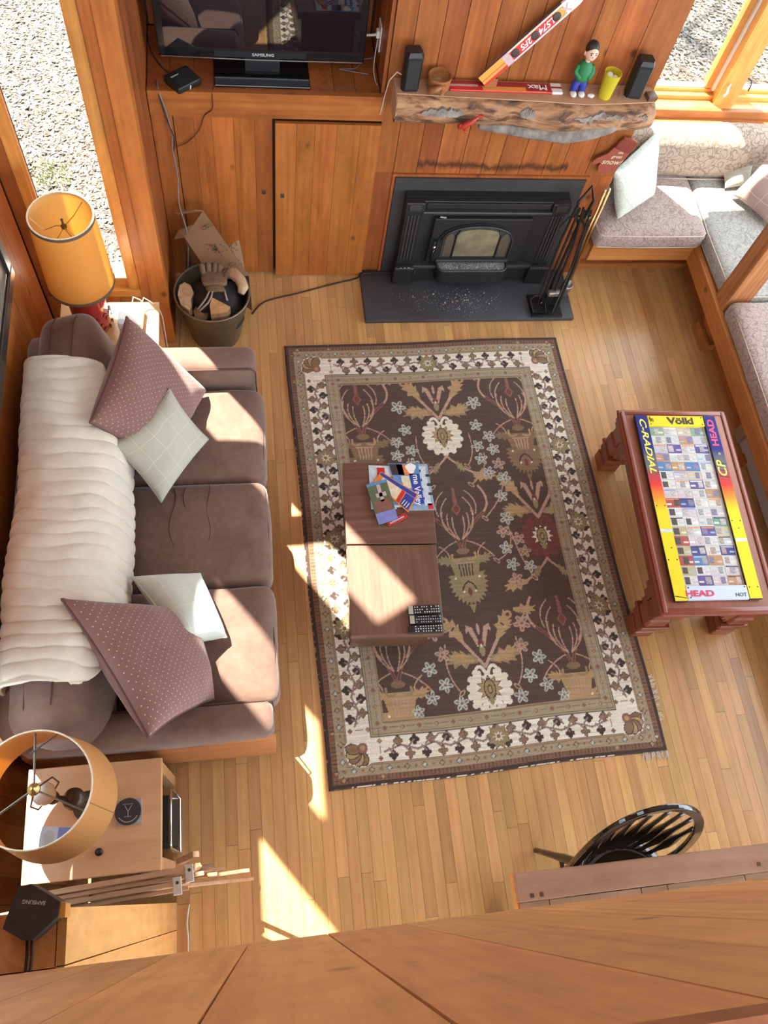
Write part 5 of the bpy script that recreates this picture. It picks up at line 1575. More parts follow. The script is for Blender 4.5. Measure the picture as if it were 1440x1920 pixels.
for x in (gx0 + .068, gx1 - .068):
    MB().tube([(x, 3.25, gz0), (x, 3.25, gz1 - .06), (x + (.018 if x < 1.3 else -.018), 3.25, gz1 - .022)], .006, 8).build('glazing_bar', 'iron', dr_, smooth=True)
MB().tube([(p_[0], 3.252, p_[1]) for p_ in arch(gx0 - .012, gx1 + .012, gz0, gz1 + .008, .105)[1:]] , .005, 8).build('door_moulding', 'iron_edge', dr_, smooth=True)
MB().box(gx0 - .02, gx1 + .02, 3.24, 3.262, .215, .232, .004).build('door_rail', 'iron_edge', dr_)
h_ = MB().lathe(1.055, 3.235, [(.008, .215), (.012, .25), (.010, .30), (.007, .33)], 14).build('door_handle', 'black_gloss', dr_, smooth=True)
MB().lathe(1.055, 3.235, [(.009, .330), (.010, .345), (.008, .352)], 14).build('handle_ferrule', 'chrome', h_, smooth=True)
MB().tube([(1.055, 3.235, .352), (1.055, 3.24, .37), (1.06, 3.26, .375)], .006, 8).build('handle_stem', 'iron', h_, smooth=True)
MB().box(.952, 1.68, 3.245, 3.29, .155, .18, .004).build('bottom_rail', 'iron_edge', fp)
MB().box(.955, 1.68, 3.27, 3.29, .032, .155).build('bottom_panel', 'iron', fp)
MB().cyl((.955 + .025, 3.262, .09), (.955 + .025, 3.262, .13), .003, n=8).build('damper_pin', 'chrome', fp)
lip = [(1.095, 3.27), (1.095, 3.205)] + [(1.135 + .04 * math.cos(math.pi + k * math.pi / 12), 3.205 + .05 * math.sin(math.pi + k * math.pi / 12)) for k in range(1, 7)] + [(1.47, 3.155)] + [(1.475 + .04 * math.cos(1.5 * math.pi + k * math.pi / 12), 3.205 + .05 * math.sin(1.5 * math.pi + k * math.pi / 12)) for k in range(1, 7)] + [(1.515, 3.27)]
lip = [(x, y + .03) for x, y in lip]
lp = MB().prism(lip, .10, .20).build('ash_lip', 'iron', fp)
MB().tube([(x, y, .203) for x, y in lip], .006, 8).build('lip_rim', 'iron_edge', lp, smooth=True)
D['lip_dust'] = plain((.20, .205, .215), .5, col2=(.10, .105, .115), nscale=18)
MB().prism([(1.305 + (x - 1.305) * .96, 3.245 + (y - 3.245) * .92) for x, y in lip], .20, .2015).build('lip_tray', 'lip_dust', lp)
rr = random.Random(23); am = MB()
for k in range(260):
    x = rr.choice([rr.gauss(1.16, .02), rr.gauss(1.27, .07), rr.gauss(1.42, .025), rr.uniform(1.13, 1.48)]); y = rr.gauss(3.225, .022)
    if not (1.12 < x < 1.49 and 3.195 < y < 3.25): continue
    s = rr.uniform(.0008, .0022); am.box(x - s, x + s, y - s, y + s, .2016, .2016 + s)
am.build('ash_flakes', 'ash', lp)['kind'] = 'stuff'
MB(Matrix.Translation((1.075, 3.2875, .545)) @ Matrix.Rotation(math.radians(8), 4, 'Y')).box(-.018, .018, -.03, -.028, -.005, .005).build('maker_badge', 'bracket', fp)

# ------------------------------------------------------------------ fireplace tool stand
tl = thing('fireplace_tools', (1.77, 3.06, .03), 'black wrought iron fireplace tool set standing on the hearth', 'tool set')
MB().box(1.672, 1.865, 2.978, 3.145, .0305, .042, .003).build('base_plate', 'tool_black', tl)
MB().tube([(1.79, 3.115, .042), (1.80, 3.14, .40), (1.81, 3.16, .70)], .009, 8).build('stem', 'tool_black', tl)
MB().tube([(1.81, 3.16, .60), (1.76, 3.15, .68), (1.755, 3.16, .76), (1.80, 3.175, .85), (1.84, 3.17, .76), (1.83, 3.165, .66), (1.81, 3.16, .60)], .008, 8).build('handle_loop', 'tool_black', tl)
for sx_ in (-1, 1):
    MB().tube([(1.77 + sx_ * .07, 3.14, .60), (1.77 + sx_ * .035, 3.15, .66), (1.80, 3.16, .66)], .006, 8).build('hook_arm', 'tool_black', tl)
sv = thing('fire_shovel', (1.715, 3.075, .05), 'small black ash shovel hanging on the left of the tool stand', 'shovel')
MB().tube([(1.715, 3.07, .15), (1.735, 3.135, .50), (1.75, 3.15, .74)], .0068, 8).build('shaft', 'tool_black', sv)
MB().prism([(1.678, 2.998), (1.755, 2.995), (1.765, 3.075), (1.735, 3.098), (1.70, 3.098), (1.672, 3.078)], .05, .056).build('blade', 'tool_black', sv)
MB().tube([(1.678, 2.998, .06), (1.672, 3.078, .075), (1.70, 3.098, .085), (1.735, 3.098, .085), (1.765, 3.075, .075), (1.755, 2.995, .06)], .004, 6).build('blade_rim', 'iron_edge', sv)
MB().tube([(1.715, 3.07, .15), (1.717, 3.06, .10), (1.718, 3.055, .06)], .0055, 8).build('neck', 'tool_black', sv)
br = thing('hearth_brush', (1.80, 3.06, .05), 'black hearth brush with silver ferrule on the tool stand', 'brush')
MB().tube([(1.80, 3.075, .16), (1.81, 3.125, .50), (1.79, 3.15, .73)], .0068, 8).build('shaft', 'tool_black', br)
MB().rbox(1.758, 1.842, 3.052, 3.090, .12, .158, .012, 5).build('ferrule', 'brushed', br, smooth=True)
bm_ = MB(); rr = random.Random(2)
for k in range(110):
    x = rr.uniform(1.762, 1.838); y = rr.uniform(3.056, 3.086)
    bm_.tube([(x, y, .125), (x + (x - 1.80) * .35, y - .006 + rr.uniform(-.004, .004), .055)], .0012, 4, cap=False)
bm_.build('bristles', 'black_cloth', br)['kind'] = 'stuff'
pk = thing('fire_poker', (1.745, 3.10, .05), 'black iron poker in the middle of the tool stand', 'poker')
MB().tube([(1.745, 3.075, .06), (1.765, 3.13, .45), (1.775, 3.155, .72)], .0068, 8).build('shaft', 'tool_black', pk)
MB().tube([(1.745, 3.075, .06), (1.742, 3.06, .052)], [.0055, .002], 8).build('tip', 'chrome', pk)
MB().tube([(1.748, 3.08, .10), (1.725, 3.07, .11), (1.715, 3.06, .10)], .0045, 8).build('barb', 'tool_black', pk)
tg = thing('fire_tongs', (1.845, 3.10, .05), 'pair of long black log tongs on the right of the tool stand', 'tongs')
MB().tube([(1.80, 3.0, .055), (1.845, 3.09, .33), (1.84, 3.15, .71)], .0072, 8).build('arm', 'tool_black', tg)
MB().tube([(1.845, 3.05, .055), (1.865, 3.10, .33), (1.845, 3.155, .70)], .0072, 8).build('arm', 'tool_black', tg)
MB().lathe(1.842, 3.15, [(.006, .64), (.012, .65), (.012, .665), (.006, .675)], 12).build('pivot', 'bracket', tg)
bp_ = thing('metal_scoop', (1.905, 3.14, .03), 'rounded dull silver scoop tucked behind the tool stand', 'scoop')
MB(Matrix.Translation((1.902, 3.16, .035)) @ Matrix.Rotation(math.radians(12), 4, 'X')).lathe(0, 0, [(.02, 0), (.03, .01), (.034, .09), (.03, .11), (.026, .112), (.024, .03)], 20, True, True).build('body', 'brushed', bp_, smooth=True)
for k, (dx, lab) in enumerate(((0, 'left of two brass rods standing at the fireplace corner'), (.022, 'right of two brass rods standing at the fireplace corner'))):
    t = thing('brass_rod', (1.945 + dx, 3.27, .0), lab, 'rod', 'brass rods by the bench')
    MB().tube([(1.955 + dx, 3.262, .003), (1.963 + dx, 3.31, .69 + .01 * k)], .008, 12).build('shaft', 'brass', t, smooth=True)
    MB().ball((1.9633 + dx, 3.311, .694 + .01 * k), .0088, 10).build('tip', 'bracket', t, smooth=True)

# ------------------------------------------------------------------ log mantel
ml = thing('log_mantel', (1.35, 3.27, 1.14), 'half log mantel shelf with patches of bark above the fireplace', 'mantel')
def logm():
    n, k_ = 60, 18
    vs = []; fs = []
    for i in range(n + 1):
        t = i / n; x = .715 + 1.265 * t
        wob = .014 * noise.noise(Vector((t * 6, 0, 3)))
        front = 3.205 - .014 * math.sin(t * 2.5) - wob * .8 - (.035 if t > .45 else 0) * math.sin((t - .45) / .55 * math.pi) if t > .45 else 3.205 - .006 * math.sin(t * 3) - wob
        end = 1 - max(0, (t - .93) / .07) ** 2 * .25
        for j in range(k_):
            a = math.pi * j / (k_ - 1)            # from top back, over the front, to bottom back
            if j == 0: y, z = 3.354, 1.300
            elif j == k_ - 1: y, z = 3.354, 1.165
            else:
                b_ = -math.pi * .42 + (math.pi * .92) * (j - 1) / (k_ - 3)
                y = 3.27 - (3.27 - front) * max(0, math.cos(b_)) ** .7
                z = 1.228 - .072 * math.sin(b_) * end
                z = min(z, 1.300)
                y += .006 * noise.noise(Vector((x * 9, b_ * 2, 0))); z += .004 * noise.noise(Vector((x * 11, b_ * 2, 5))) * (0 if b_ < -1 else 1)
            vs.append((x, y, z))
    for i in range(n):
        for j in range(k_ - 1):
            a = i * k_ + j; fs.append((a, a + 1, a + k_ + 1, a + k_))
    fs.append(tuple(range(k_))); fs.append(tuple(n * k_ + j for j in range(k_ - 1, -1, -1)))
    m = MB(); m.add(vs, fs); return m
lg = logm().build('log', 'log_bark', ml, smooth=True, auto=45)
MB().prism([(.716, 3.25), (1.0, 3.238), (1.4, 3.226), (1.62, 3.212), (1.80, 3.226), (1.972, 3.245), (1.975, 3.353), (.714, 3.353)], 1.298, 1.303).build('sawn_top', 'log_cut', ml)
e_ = MB(); pts = [(.7125, 3.354, 1.302), (.7125, 3.26, 1.300), (.7125, 3.215, 1.265), (.7125, 3.203, 1.225), (.7125, 3.225, 1.185), (.7125, 3.27, 1.163), (.7125, 3.354, 1.163)]
e_.add(pts + [(.718, p_[1], p_[2]) for p_ in pts], [tuple(range(7)), tuple(range(13, 6, -1))] + [(i, i + 7, (i + 1) % 7 + 7, (i + 1) % 7) for i in range(7)])
e_.build('sawn_end', 'log_end', ml)
def patch(x0, x1, z0, z1, yf, seed, mat='bark_grey', th=.010):
    rr = random.Random(seed); n = 22; up = []; dn = []
    for i in range(n + 1):
        t = i / n; x = x0 + (x1 - x0) * t; e = (1 - (2 * t - 1) ** 2) ** .5
        zm = (z0 + z1) / 2; hh = (z1 - z0) / 2
        up.append((x, zm + hh * e * rr.uniform(.55, 1.1))); dn.append((x, zm - hh * e * rr.uniform(.55, 1.1)))
    vs = []; fs = []
    for (x, z) in up: vs.append((x, yf(x, z) - th, z))
    for (x, z) in dn: vs.append((x, yf(x, z) - th, z))
    m_ = len(vs)
    for (x, z) in up: vs.append((x, yf(x, z) + .02, z))
    for (x, z) in dn: vs.append((x, yf(x, z) + .02, z))
    for i in range(n):
        fs.append((i, n + 1 + i, n + 2 + i, i + 1))
        fs.append((i, i + 1, m_ + i + 1, m_ + i)); fs.append((n + 1 + i, m_ + n + 1 + i, m_ + n + 2 + i, n + 2 + i))
    return MB().add(vs, fs).build('bark_patch', mat, ml)
yfr = lambda x, z: 3.200 + .35 * (z - 1.24) ** 2 * 20 - (.03 * math.sin(max(0, (x - 1.28)) / .7 * math.pi) if 1.28 < x < 1.98 else 0)
patch(.83, 1.03, 1.225, 1.27, yfr, 5); patch(1.30, 1.37, 1.235, 1.285, yfr, 6)
patch(1.55, 1.86, 1.21, 1.285, yfr, 7); patch(1.86, 1.94, 1.225, 1.275, yfr, 8)
bx_ = [(1.13, 3.235, 1.160), (1.22, 3.225, 1.156), (1.34, 3.215, 1.148), (1.45, 3.200, 1.145), (1.56, 3.188, 1.152), (1.66, 3.185, 1.172), (1.76, 3.188, 1.205), (1.84, 3.20, 1.225)]
tb_ = MB().tube(bx_, [.022, .027, .026, .032, .038, .040, .034, .018], 12)
for i, v in enumerate(tb_.v): tb_.v[i] = v + Vector(noise.noise_vector(v * 24)) * .008
tb_.build('branch', 'bark_grey', ml, smooth=True)
for x in (1.06,):
    cl = thing('lobster_ornament', (x, 3.19, 1.18), 'red lobster shaped ornament clipped to the mantel front', 'ornament')
    b_ = MB().tube([(1.015, 3.188, 1.185), (1.04, 3.178, 1.195), (1.07, 3.172, 1.222), (1.10, 3.172, 1.255)], [.010, .015, .012, .004], 10).build('body', 'red_shell', cl, smooth=True)
    MB().tube([(1.03, 3.178, 1.19), (1.012, 3.165, 1.205), (1.02, 3.16, 1.218)], [.005, .007, .003], 8).build('claw', 'red_shell', cl, smooth=True)
    MB().tube([(1.04, 3.174, 1.188), (1.045, 3.16, 1.178), (1.06, 3.157, 1.18)], [.005, .007, .003], 8).build('claw', 'red_shell', cl, smooth=True)
    MB().prism([(1.095, 3.168), (1.118, 3.168), (1.112, 3.178), (1.097, 3.178)], 1.25, 1.262).build('tail_fan', 'red_shell', cl)
MT = 1.3032
def speaker(cx, cy, rot, label):
    t = thing('desk_speaker', (cx, cy, MT), label, 'speaker', 'black speakers on the mantel')
    M = Matrix.Translation((cx, cy, 0)) @ Matrix.Rotation(math.radians(rot), 4, 'Z')
    p6 = [(-.032, -.034), (.032, -.034), (.044, -.012), (.034, .036), (-.034, .036), (-.044, -.012)]
    m = MB(M); n = 6
    lv = [(MT + .0, .96), (MT + .165, 1.0), (MT + .185, .80)]
    vs = [(x * s, y * s, z) for z, s in lv for x, y in p6]
    fs = [tuple(range(5, -1, -1)), tuple(12 + k for k in range(6))]
    for i in range(2):
        for k in range(6): fs.append((i * 6 + k, i * 6 + (k + 1) % 6, (i + 1) * 6 + (k + 1) % 6, (i + 1) * 6 + k))
    m.add(vs, fs); m.build('cabinet', 'black_plastic', t)
    MB(M).box(-.029, .029, -.0355, -.033, MT + .012, MT + .155, .002).build('grille', 'black_cloth', t)
    return t
speaker(.775, 3.292, 4, 'black desktop speaker at the left end of the mantel')
speaker(1.862, 3.292, -6, 'black desktop speaker at the right end of the mantel')
ku = thing('wooden_cup', (.91, 3.285, MT), 'carved wooden cup with a slot handle on the mantel', 'cup')
MB().lathe(.91, 3.288, [(.040, MT), (.052, MT + .02), (.054, MT + .07), (.049, MT + .07), (.045, MT + .025), (.03, MT + .012)], 28, True, True).build('bowl', 'kuksa', ku, smooth=True, auto=50)
MB().tube([(.88, 3.25, MT + .02), (.865, 3.232, MT + .03), (.885, 3.222, MT + .045), (.91, 3.232, MT + .05)], [.014, .016, .014, .010], 10).build('handle', 'kuksa', ku, smooth=True)
MB().box(.912, .930, 3.228, 3.242, MT + .008, MT + .055, .004).build('slot_lip', 'kuksa', ku)
# skis
s1 = thing('toy_ski', (1.23, 3.29, MT), 'short red ski lettered MAX lying along the mantel', 'ski', 'cut skis on the mantel')
MB().box(.965, 1.505, 3.272, 3.335, MT + .0, MT + .010, .003).build('core', 'ski_red', s1)
MB().box(.968, 1.505, 3.306, 3.334, MT + .010, MT + .0106).build('print', 'ski_dark_red', s1)
MB().box(1.12, 1.43, 3.274, 3.300, MT + .010, MT + .0108).build('print', 'ski_orange', s1)
MB().box(.968, 1.10, 3.298, 3.310, MT + .0102, MT + .0112).build('print', 'pink_print', s1)
MB().box(1.455, 1.508, 3.270, 3.337, MT + .0, MT + .0125, .004).build('tip_cap', 'print_white', s1)
MB().box(1.456, 1.507, 3.298, 3.310, MT + .0125, MT + .0131).build('print', 'ski_dark_red', s1)
MB().box(1.33, 1.454, 3.276, 3.332, MT + .0106, MT + .0115).build('print', 'ski_dark_red', s1)
text('Max', .048, basis((1.39, 3.304, MT + .0118), (-1, 0, 0), (0, -1, 0)), 'print_white', s1, 'lettering', .0002, .001, 0, 1.15)
ws = MB().box(1.125, 1.185, 3.29, 3.335, MT + .0115, MT + .055, .002).build('wood_block', 'kuksa'); tag(ws, 'small wood block propping up the tilted ski', 'block')
s2 = thing('toy_ski', (1.28, 3.30, 1.36), 'orange and red ski propped at a slant above the mantel', 'ski', 'cut skis on the mantel')
A = Vector((1.107, 3.275, 1.352)); Bv = Vector((1.44, 3.325, 1.715)); ax = (Bv - A); LL = ax.length
MS = basis(A, ax, (-.72, .0, .66))
W = .031
def skb(x0, x1, y0, y1, z0, z1, nm, mat): return MB(MS).box(x0, x1, y0, y1, z0, z1).build(nm, mat, s2)
skb(0, LL * .90, -W, W, -.012, .0, 'core', 'ski_base')
tip = MB(MS); pts = []
for k in range(7):
    t = k / 6; x = LL * .90 + .085 * t; pts.append((x, W * (1 - t ** 3 * .75), .022 * t * t))
vs = []
for x, w, z in pts: vs += [(x, -w, z - .012), (x, w, z - .012), (x, w, z), (x, -w, z)]
fs = [(0, 1, 2, 3), (24 + 3, 24 + 2, 24 + 1, 24)]
for k in range(6):
    a = 4 * k
    for q in range(4): fs.append((a + q, a + 4 + q, a + 4 + (q + 1) % 4, a + (q + 1) % 4))
tip.add(vs, [f[::-1] for f in fs]).build('tip', 'print_white', s2)
skb(0, LL * .30, -W, W, .0, .0008, 'print', 'ski_orange'); skb(0, LL * .30, -W * .98, -W * .55, .0008, .0012, 'print', 'ski_red')
skb(0, LL * .30, -W * .08, W * .02, .0008, .0012, 'print', 'ski_red')
skb(LL * .26, LL * .33, -W, W, .0008, .0013, 'print', 'pink_print')
skb(LL * .33, LL * .80, -W, W, .0, .0009, 'print', 'ski_red'); skb(LL * .33, LL * .90, W * .72, W, .0009, .0013, 'print', 'cream_print')
skb(LL * .33, LL * .90, -W, -W * .75, .0009, .0013, 'print', 'pale_print')
skb(LL * .80, LL * .90, -W * .7, W * .7, .0, .0011, 'print', 'ski_orange')
text('2FS', .040, MS @ Matrix.Translation((LL * .50, 0, .0012)) @ Matrix.Rotation(math.pi, 4, 'Z'), 'print_white', s2, 'lettering', .0002, .0008, .3)
text('LS74', .040, MS @ Matrix.Translation((LL * .715, 0, .0012)) @ Matrix.Rotation(math.pi, 4, 'Z'), 'print_white', s2, 'lettering', .0002, .0008, .3)
text('X', .055, MS @ Matrix.Translation((LL * .91, 0, .0022)) @ Matrix.Rotation(math.pi, 4, 'Z'), 'pink_print', s2, 'lettering', .0004, .0012)
for fpos in (.375, .59, .815):
    MB(MS @ Matrix.Translation((LL * fpos, 0, 0))).lathe(0, 0, [(.020, .0008), (.020, .0018), (.013, .0026)], 20).build('mount_hole', 'cups_hole', s2, smooth=True)
MB(MS).cyl((LL * .32, -.0, -.045), (LL * .32, 0, -.012), .007, n=10).build('peg', 'iron', s2); MB(MS).cyl((LL * .76, 0, -.03), (LL * .76, 0, -.012), .007, n=10).build('peg', 'iron', s2)
# figurine
fg = thing('bobble_figurine', (1.575, 3.285, MT), 'little figurine in green jumper and blue trousers on the mantel', 'figurine')
for s in (-1, 1):
    MB().ball((1.577 + s * .020, 3.268, MT + .011), .019, 14, .85, 1.2, .62).build('shoe', 'fig_shoe', fg, smooth=True)
MB().tube([(1.557, 3.285, MT + .012), (1.560, 3.287, MT + .05), (1.575, 3.288, MT + .085)], [.015, .018, .020], 12).build('trouser_leg', 'fig_blue', fg, smooth=True)
MB().tube([(1.600, 3.285, MT + .008), (1.598, 3.287, MT + .05), (1.582, 3.288, MT + .085)], [.015, .018, .020], 12).build('trouser_leg', 'fig_blue', fg, smooth=True)
MB().lathe(1.578, 3.288, [(.030, MT + .075), (.034, MT + .09), (.036, MT + .12), (.033, MT + .145), (.018, MT + .162), (.012, MT + .166)], 20).build('torso', 'fig_green', fg, smooth=True)
for s in (-1, 1):
    MB().tube([(1.578 + s * .030, 3.286, MT + .145), (1.578 + s * .042, 3.280, MT + .115), (1.578 + s * .020, 3.256, MT + .096)], [.011, .011, .009], 10).build('sleeve', 'fig_green', fg, smooth=True)
MB().lathe(1.578, 3.286, [(.011, MT + .158), (.013, MT + .18)], 14).build('neck', 'fig_skin', fg, smooth=True)
hd = MB().ball((1.580, 3.280, MT + .213), .034, 20, .82, .92, 1.15).build('head', 'fig_skin', fg, smooth=True)
MB().ball((1.580, 3.288, MT + .226), .0355, 20, .86, .93, .98).build('hair', 'fig_hair', hd, smooth=True)
MB().ball((1.581, 3.248, MT + .207), .006, 10, .8, 1, 1.1).build('nose', 'fig_skin', hd, smooth=True)
for s in (-1, 1):
    MB().ball((1.580 + s * .029, 3.283, MT + .205), .009, 10, .5, .8, 1.2).build('ear', 'fig_skin', hd, smooth=True)
    MB().ball((1.580 + s * .011, 3.2515, MT + .217), .0034, 8).build('eye', 'fig_hair', hd, smooth=True)
    MB().tube([(1.580 + s * .017, 3.2515, MT + .224), (1.580 + s * .005, 3.250, MT + .2265)], .0016, 6).build('eyebrow', 'fig_hair', hd)
MB().tube([(1.572, 3.2505, MT + .192), (1.580, 3.249, MT + .190), (1.588, 3.2505, MT + .192)], .0013, 6).build('mouth', 'ski_magenta', hd)
# cup with balls
yc = thing('plastic_tumbler', (1.715, 3.275, MT), 'translucent yellow tumbler holding white balls on the mantel', 'cup')
MB().lathe(1.715, 3.272, [(.030, MT), (.041, MT + .125), (.039, MT + .125), (.028, MT + .004)], 28, True, True).build('wall', 'yellow_cup', yc, smooth=True, auto=50)
for k, (dx, dy, z) in enumerate(((-.011, .006, .103), (.014, -.008, .097), (.0, .0, .06), (.006, .006, .028))):
    b_ = MB().ball((1.715 + dx, 3.272 + dy, MT + z), .0165, 14).build('white_ball', 'egg_white', smooth=True)
    tag(b_, ('left white ball at the top of the yellow tumbler', 'right white ball at the top of the yellow tumbler', 'white ball in the middle of the yellow tumbler', 'white ball at the bottom of the yellow tumbler')[k], 'ball', 'balls in the yellow tumbler')
cr = MB().ball((1.645, 3.262, MT + .008), .013, 8, 1.4, .9, .6)
for i, v in enumerate(cr.v): cr.v[i] = v + Vector(noise.noise_vector(v * 90)) * .004
tag(cr.build('crumpled_tissue', 'tissue'), 'crumpled white tissue scrap beside the figurine', 'tissue')
tag(MB(RZ(1.955, 3.27, 8)).box(1.925, 1.975, 3.245, 3.295, MT, MT + .02, .003).build('small_box', 'walnut_side'), 'small dark wood block at the right end of the mantel', 'block')
tag(MB().tube([(1.80, 3.30, MT + .004), (1.79, 3.27, MT + .003), (1.81, 3.255, MT + .003), (1.835, 3.26, MT + .004)], .0018, 6).build('speaker_wire', 'cable_grey'), 'thin grey wire beside the right mantel speaker', 'cable')
tag(MB().tube([(.745, 3.30, MT + .05), (.715, 3.31, MT + .06), (.69, 3.335, MT - .0), (.680, 3.345, MT - .08), (.676, 3.347, MT - .14), (.668, 3.343, MT - .19)], .0028, 6).build('speaker_wire', 'cable_white', smooth=True), 'pale wire hanging down from the left mantel speaker', 'cable')
# mitten sign
mt = thing('mitten_sign', (1.945, 3.34, .77), 'red mitten shaped sign about snow hung on the fireplace wall', 'sign')
Uo = Vector((1.944, 3.335, .905)); ud = Vector((.40, 0, .92)).normalized(); sd_ = Vector((.92, 0, -.40)).normalized()
MM = basis(Uo, sd_, ud)
hand = [(-.050, .045), (.052, .045), (.058, -.02), (.050, -.075), (.022, -.112), (-.022, -.112), (-.042, -.085), (-.048, -.060), (-.075, -.085), (-.094, -.078), (-.090, -.05), (-.056, .0)]
MB(MM).prism(hand, 0, .009).build('mitten_hand', 'mitten', mt)
cuf = MB(MM).prism([(-.046, .048), (.049, .048), (.056, .085), (.046, .118), (.0, .124), (-.046, .112), (-.052, .075)], 0, .010).build('cuff', 'mitten_rib', mt)
for k in range(8):
    x = -.042 + k * .012
    MB(MM).tube([(x, .052, .0105), (x + .001, .112, .0105)], .003, 6).build('rib', 'mitten', cuf)
R180 = Matrix.Rotation(math.radians(0), 4, 'Z')
for s_, sz, yy in (('the', .022, .034), ('great', .027, .006), ('snow!', .046, -.032)):
    text(s_, sz, MM @ Matrix.Translation((.004, yy, .0095)) @ Matrix.Rotation(math.radians(20), 4, 'Z'), 'cream_print', mt, 'lettering', .0002, .0002, .25)

# ------------------------------------------------------------------ television
tv = thing('television', (.12, 3.5, 1.2), 'flat black television on the alcove shelf reflecting the room', 'television')
MB().box(-.345, .592, 3.502, 3.54, 1.262, 1.82, .006).build('bezel', 'black_gloss', tv)
MB().box(-.312, .560, 3.4995, 3.503, 1.308, 1.79).build('screen', 'tv_screen', tv)
MB().box(-.30, .55, 3.54, 3.575, 1.30, 1.78).build('rear_cover', 'black_plastic', tv)
MB().tube([(-.335, 3.5, 1.263), (.12, 3.4985, 1.260), (.582, 3.5, 1.263)], .0028, 6).build('chin_strip', 'chrome', tv)
MB().box(-.105, .335, 3.385, 3.60, 1.2005, 1.214, .005).build('stand_base', 'black_gloss', tv)
MB().box(.04, .20, 3.52, 3.55, 1.214, 1.34).build('stand_neck', 'black_gloss', tv)
text('SAMSUNG', .019, basis((.123, 3.5, 1.284), (1, 0, 0), (0, 0, 1)), 'print_grey', tv, 'lettering', .0002, .0006, 0, 1.15)
stb = thing('set_top_box', (-.245, 3.4, 1.2), 'small black cable box set askew on the alcove shelf', 'box')
M = RZ(-.245, 3.405, 38)
MB(M).rbox(-.31, -.18, 3.35, 3.46, 1.2005, 1.235, .008, 5).build('body', 'black_plastic', stb, smooth=True)
MB(M).box(-.29, -.25, 3.425, 3.43, 1.2345, 1.2365).build('label', 'print_grey', stb)
MB(M).cyl((-.245, 3.352, 1.205), (-.245, 3.345, 1.225), .003, n=8).build('led', 'print_white', stb)
def cable(pts, m_, lab, rad=.0028, n=6):
    # smooth with Catmull-Rom
    P_ = [Vector(p) for p in pts]; out = []
    for i in range(len(P_) - 1):
        p0, p1, p2, p3 = P_[max(0, i - 1)], P_[i], P_[i + 1], P_[min(len(P_) - 1, i + 2)]
        for k in range(6):
            f = k / 6
            out.append(.5 * ((2 * p1) + (-p0 + p2) * f + (2 * p0 - 5 * p1 + 4 * p2 - p3) * f * f + (-p0 + 3 * p1 - 3 * p2 + p3) * f ** 3))
    out.append(P_[-1])
    return tag(MB().tube(out, rad, n).build('cable', m_, smooth=True), lab, 'cable')
cable([(-.30, 3.44, 1.22), (-.34, 3.50, 1.21), (-.385, 3.58, 1.23), (-.40, 3.68, 1.25)], 'cable_black', 'black cable running from the cable box into the alcove corner')
cable([(-.36, 3.40, 1.206), (-.35, 3.345, 1.19), (-.33, 3.338, 1.10), (-.318, 3.34, .98), (-.325, 3.335, .90), (-.318, 3.32, .75), (-.325, 3.28, .60), (-.30, 3.22, .45), (-.315, 3.12, .28), (-.36, 3.0, .12), (-.385, 2.93, .006), (-.39, 2.75, .006)], 'cable_grey', 'long grey cable hanging down beside the closet door', .0034)
cable([(-.365, 3.41, 1.206), (-.352, 3.343, 1.18), (-.335, 3.336, 1.07), (-.312, 3.338, .96), (-.322, 3.337, .88)], 'cable_black', 'short black cable twisted round the long grey one')
cable([(-.10, 3.42, 1.205), (-.115, 3.345, 1.195), (-.12, 3.342, 1.12), (-.16, 3.343, 1.08), (-.19, 3.346, 1.0), (-.25, 3.346, .93), (-.31, 3.344, .90)], 'cable_red', 'dark red wire sagging across the closet front')
cable([(.60, 3.56, 1.36), (.635, 3.55, 1.37), (.655, 3.56, 1.37)], 'cable_white', 'white plug lead at the right of the television', .006)
ou = thing('wall_outlet', (.66, 3.56, 1.30), 'white outlet plate on the alcove side wall', 'outlet')
MB().box(.659, .665, 3.525, 3.60, 1.30, 1.42, .002).build('plate', 'white_plastic', ou)
MB().box(.645, .66, 3.55, 3.58, 1.35, 1.385, .004).build('plug', 'white_plastic', ou)
cable([(.652, 3.55, 1.35), (.64, 3.50, 1.25), (.648, 3.46, 1.204), (.655, 3.43, 1.204)], 'cable_white', 'thin white lead dropping from the outlet to the shelf', .002)
cable([(.655, 3.62, 1.206), (.60, 3.60, 1.206), (.56, 3.54, 1.206), (.48, 3.53, 1.206), (.62, 3.50, 1.206)], 'cable_grey', 'grey lead loop on the shelf behind the television', .002)
cable([(.02, 3.05, .005), (.10, 3.14, .005), (.296, 3.20, .005), (.50, 3.265, .005), (.64, 3.305, .006), (.69, 3.318, .034), (.82, 3.325, .034), (.90, 3.318, .034)], 'cable_black', 'black power cord crossing the floor to the hearth', .0045)
# ------------------------------------------------------------------ built-in window bench
bn = thing('window_bench', (2.6, 3.3, 0), 'built in pine bench turning the corner under the bay window', 'bench')
MB().box(2.002, 2.68, 3.235, 3.262, .235, .36, .004).build('front_board', 'pine_bench_x', bn)
MB().box(2.64, 2.67, -.0, 3.235, .235, .36, .004).build('front_board', 'pine_bench_y', bn)
MB().box(2.002, 2.82, 3.42, 3.44, 0, .235).build('toe_kick', 'pine_bench_x', bn)
MB().box(2.82, 2.84, -.0, 3.44, 0, .235).build('toe_kick', 'pine_bench_y', bn)
MB().box(2.002, 2.84, 3.38, 3.421, 0, .045, .004).build('floor_cleat', 'pine_bench_x', bn)
MB().box(2.78, 2.821, -.0, 3.38, 0, .045, .004).build('floor_cleat', 'pine_bench_y', bn)
MB().box(2.002, 3.66, 3.262, 3.845, .32, .352).build('seat_deck', 'pine_bench_x', bn)
MB().box(2.67, 3.66, -.0, 3.262, .32, .352).build('seat_deck', 'pine_bench_y', bn)
MB().box(2.002, 3.66, 3.80, 3.845, .36, .74).build('back_board', 'pine_bench_x', bn)
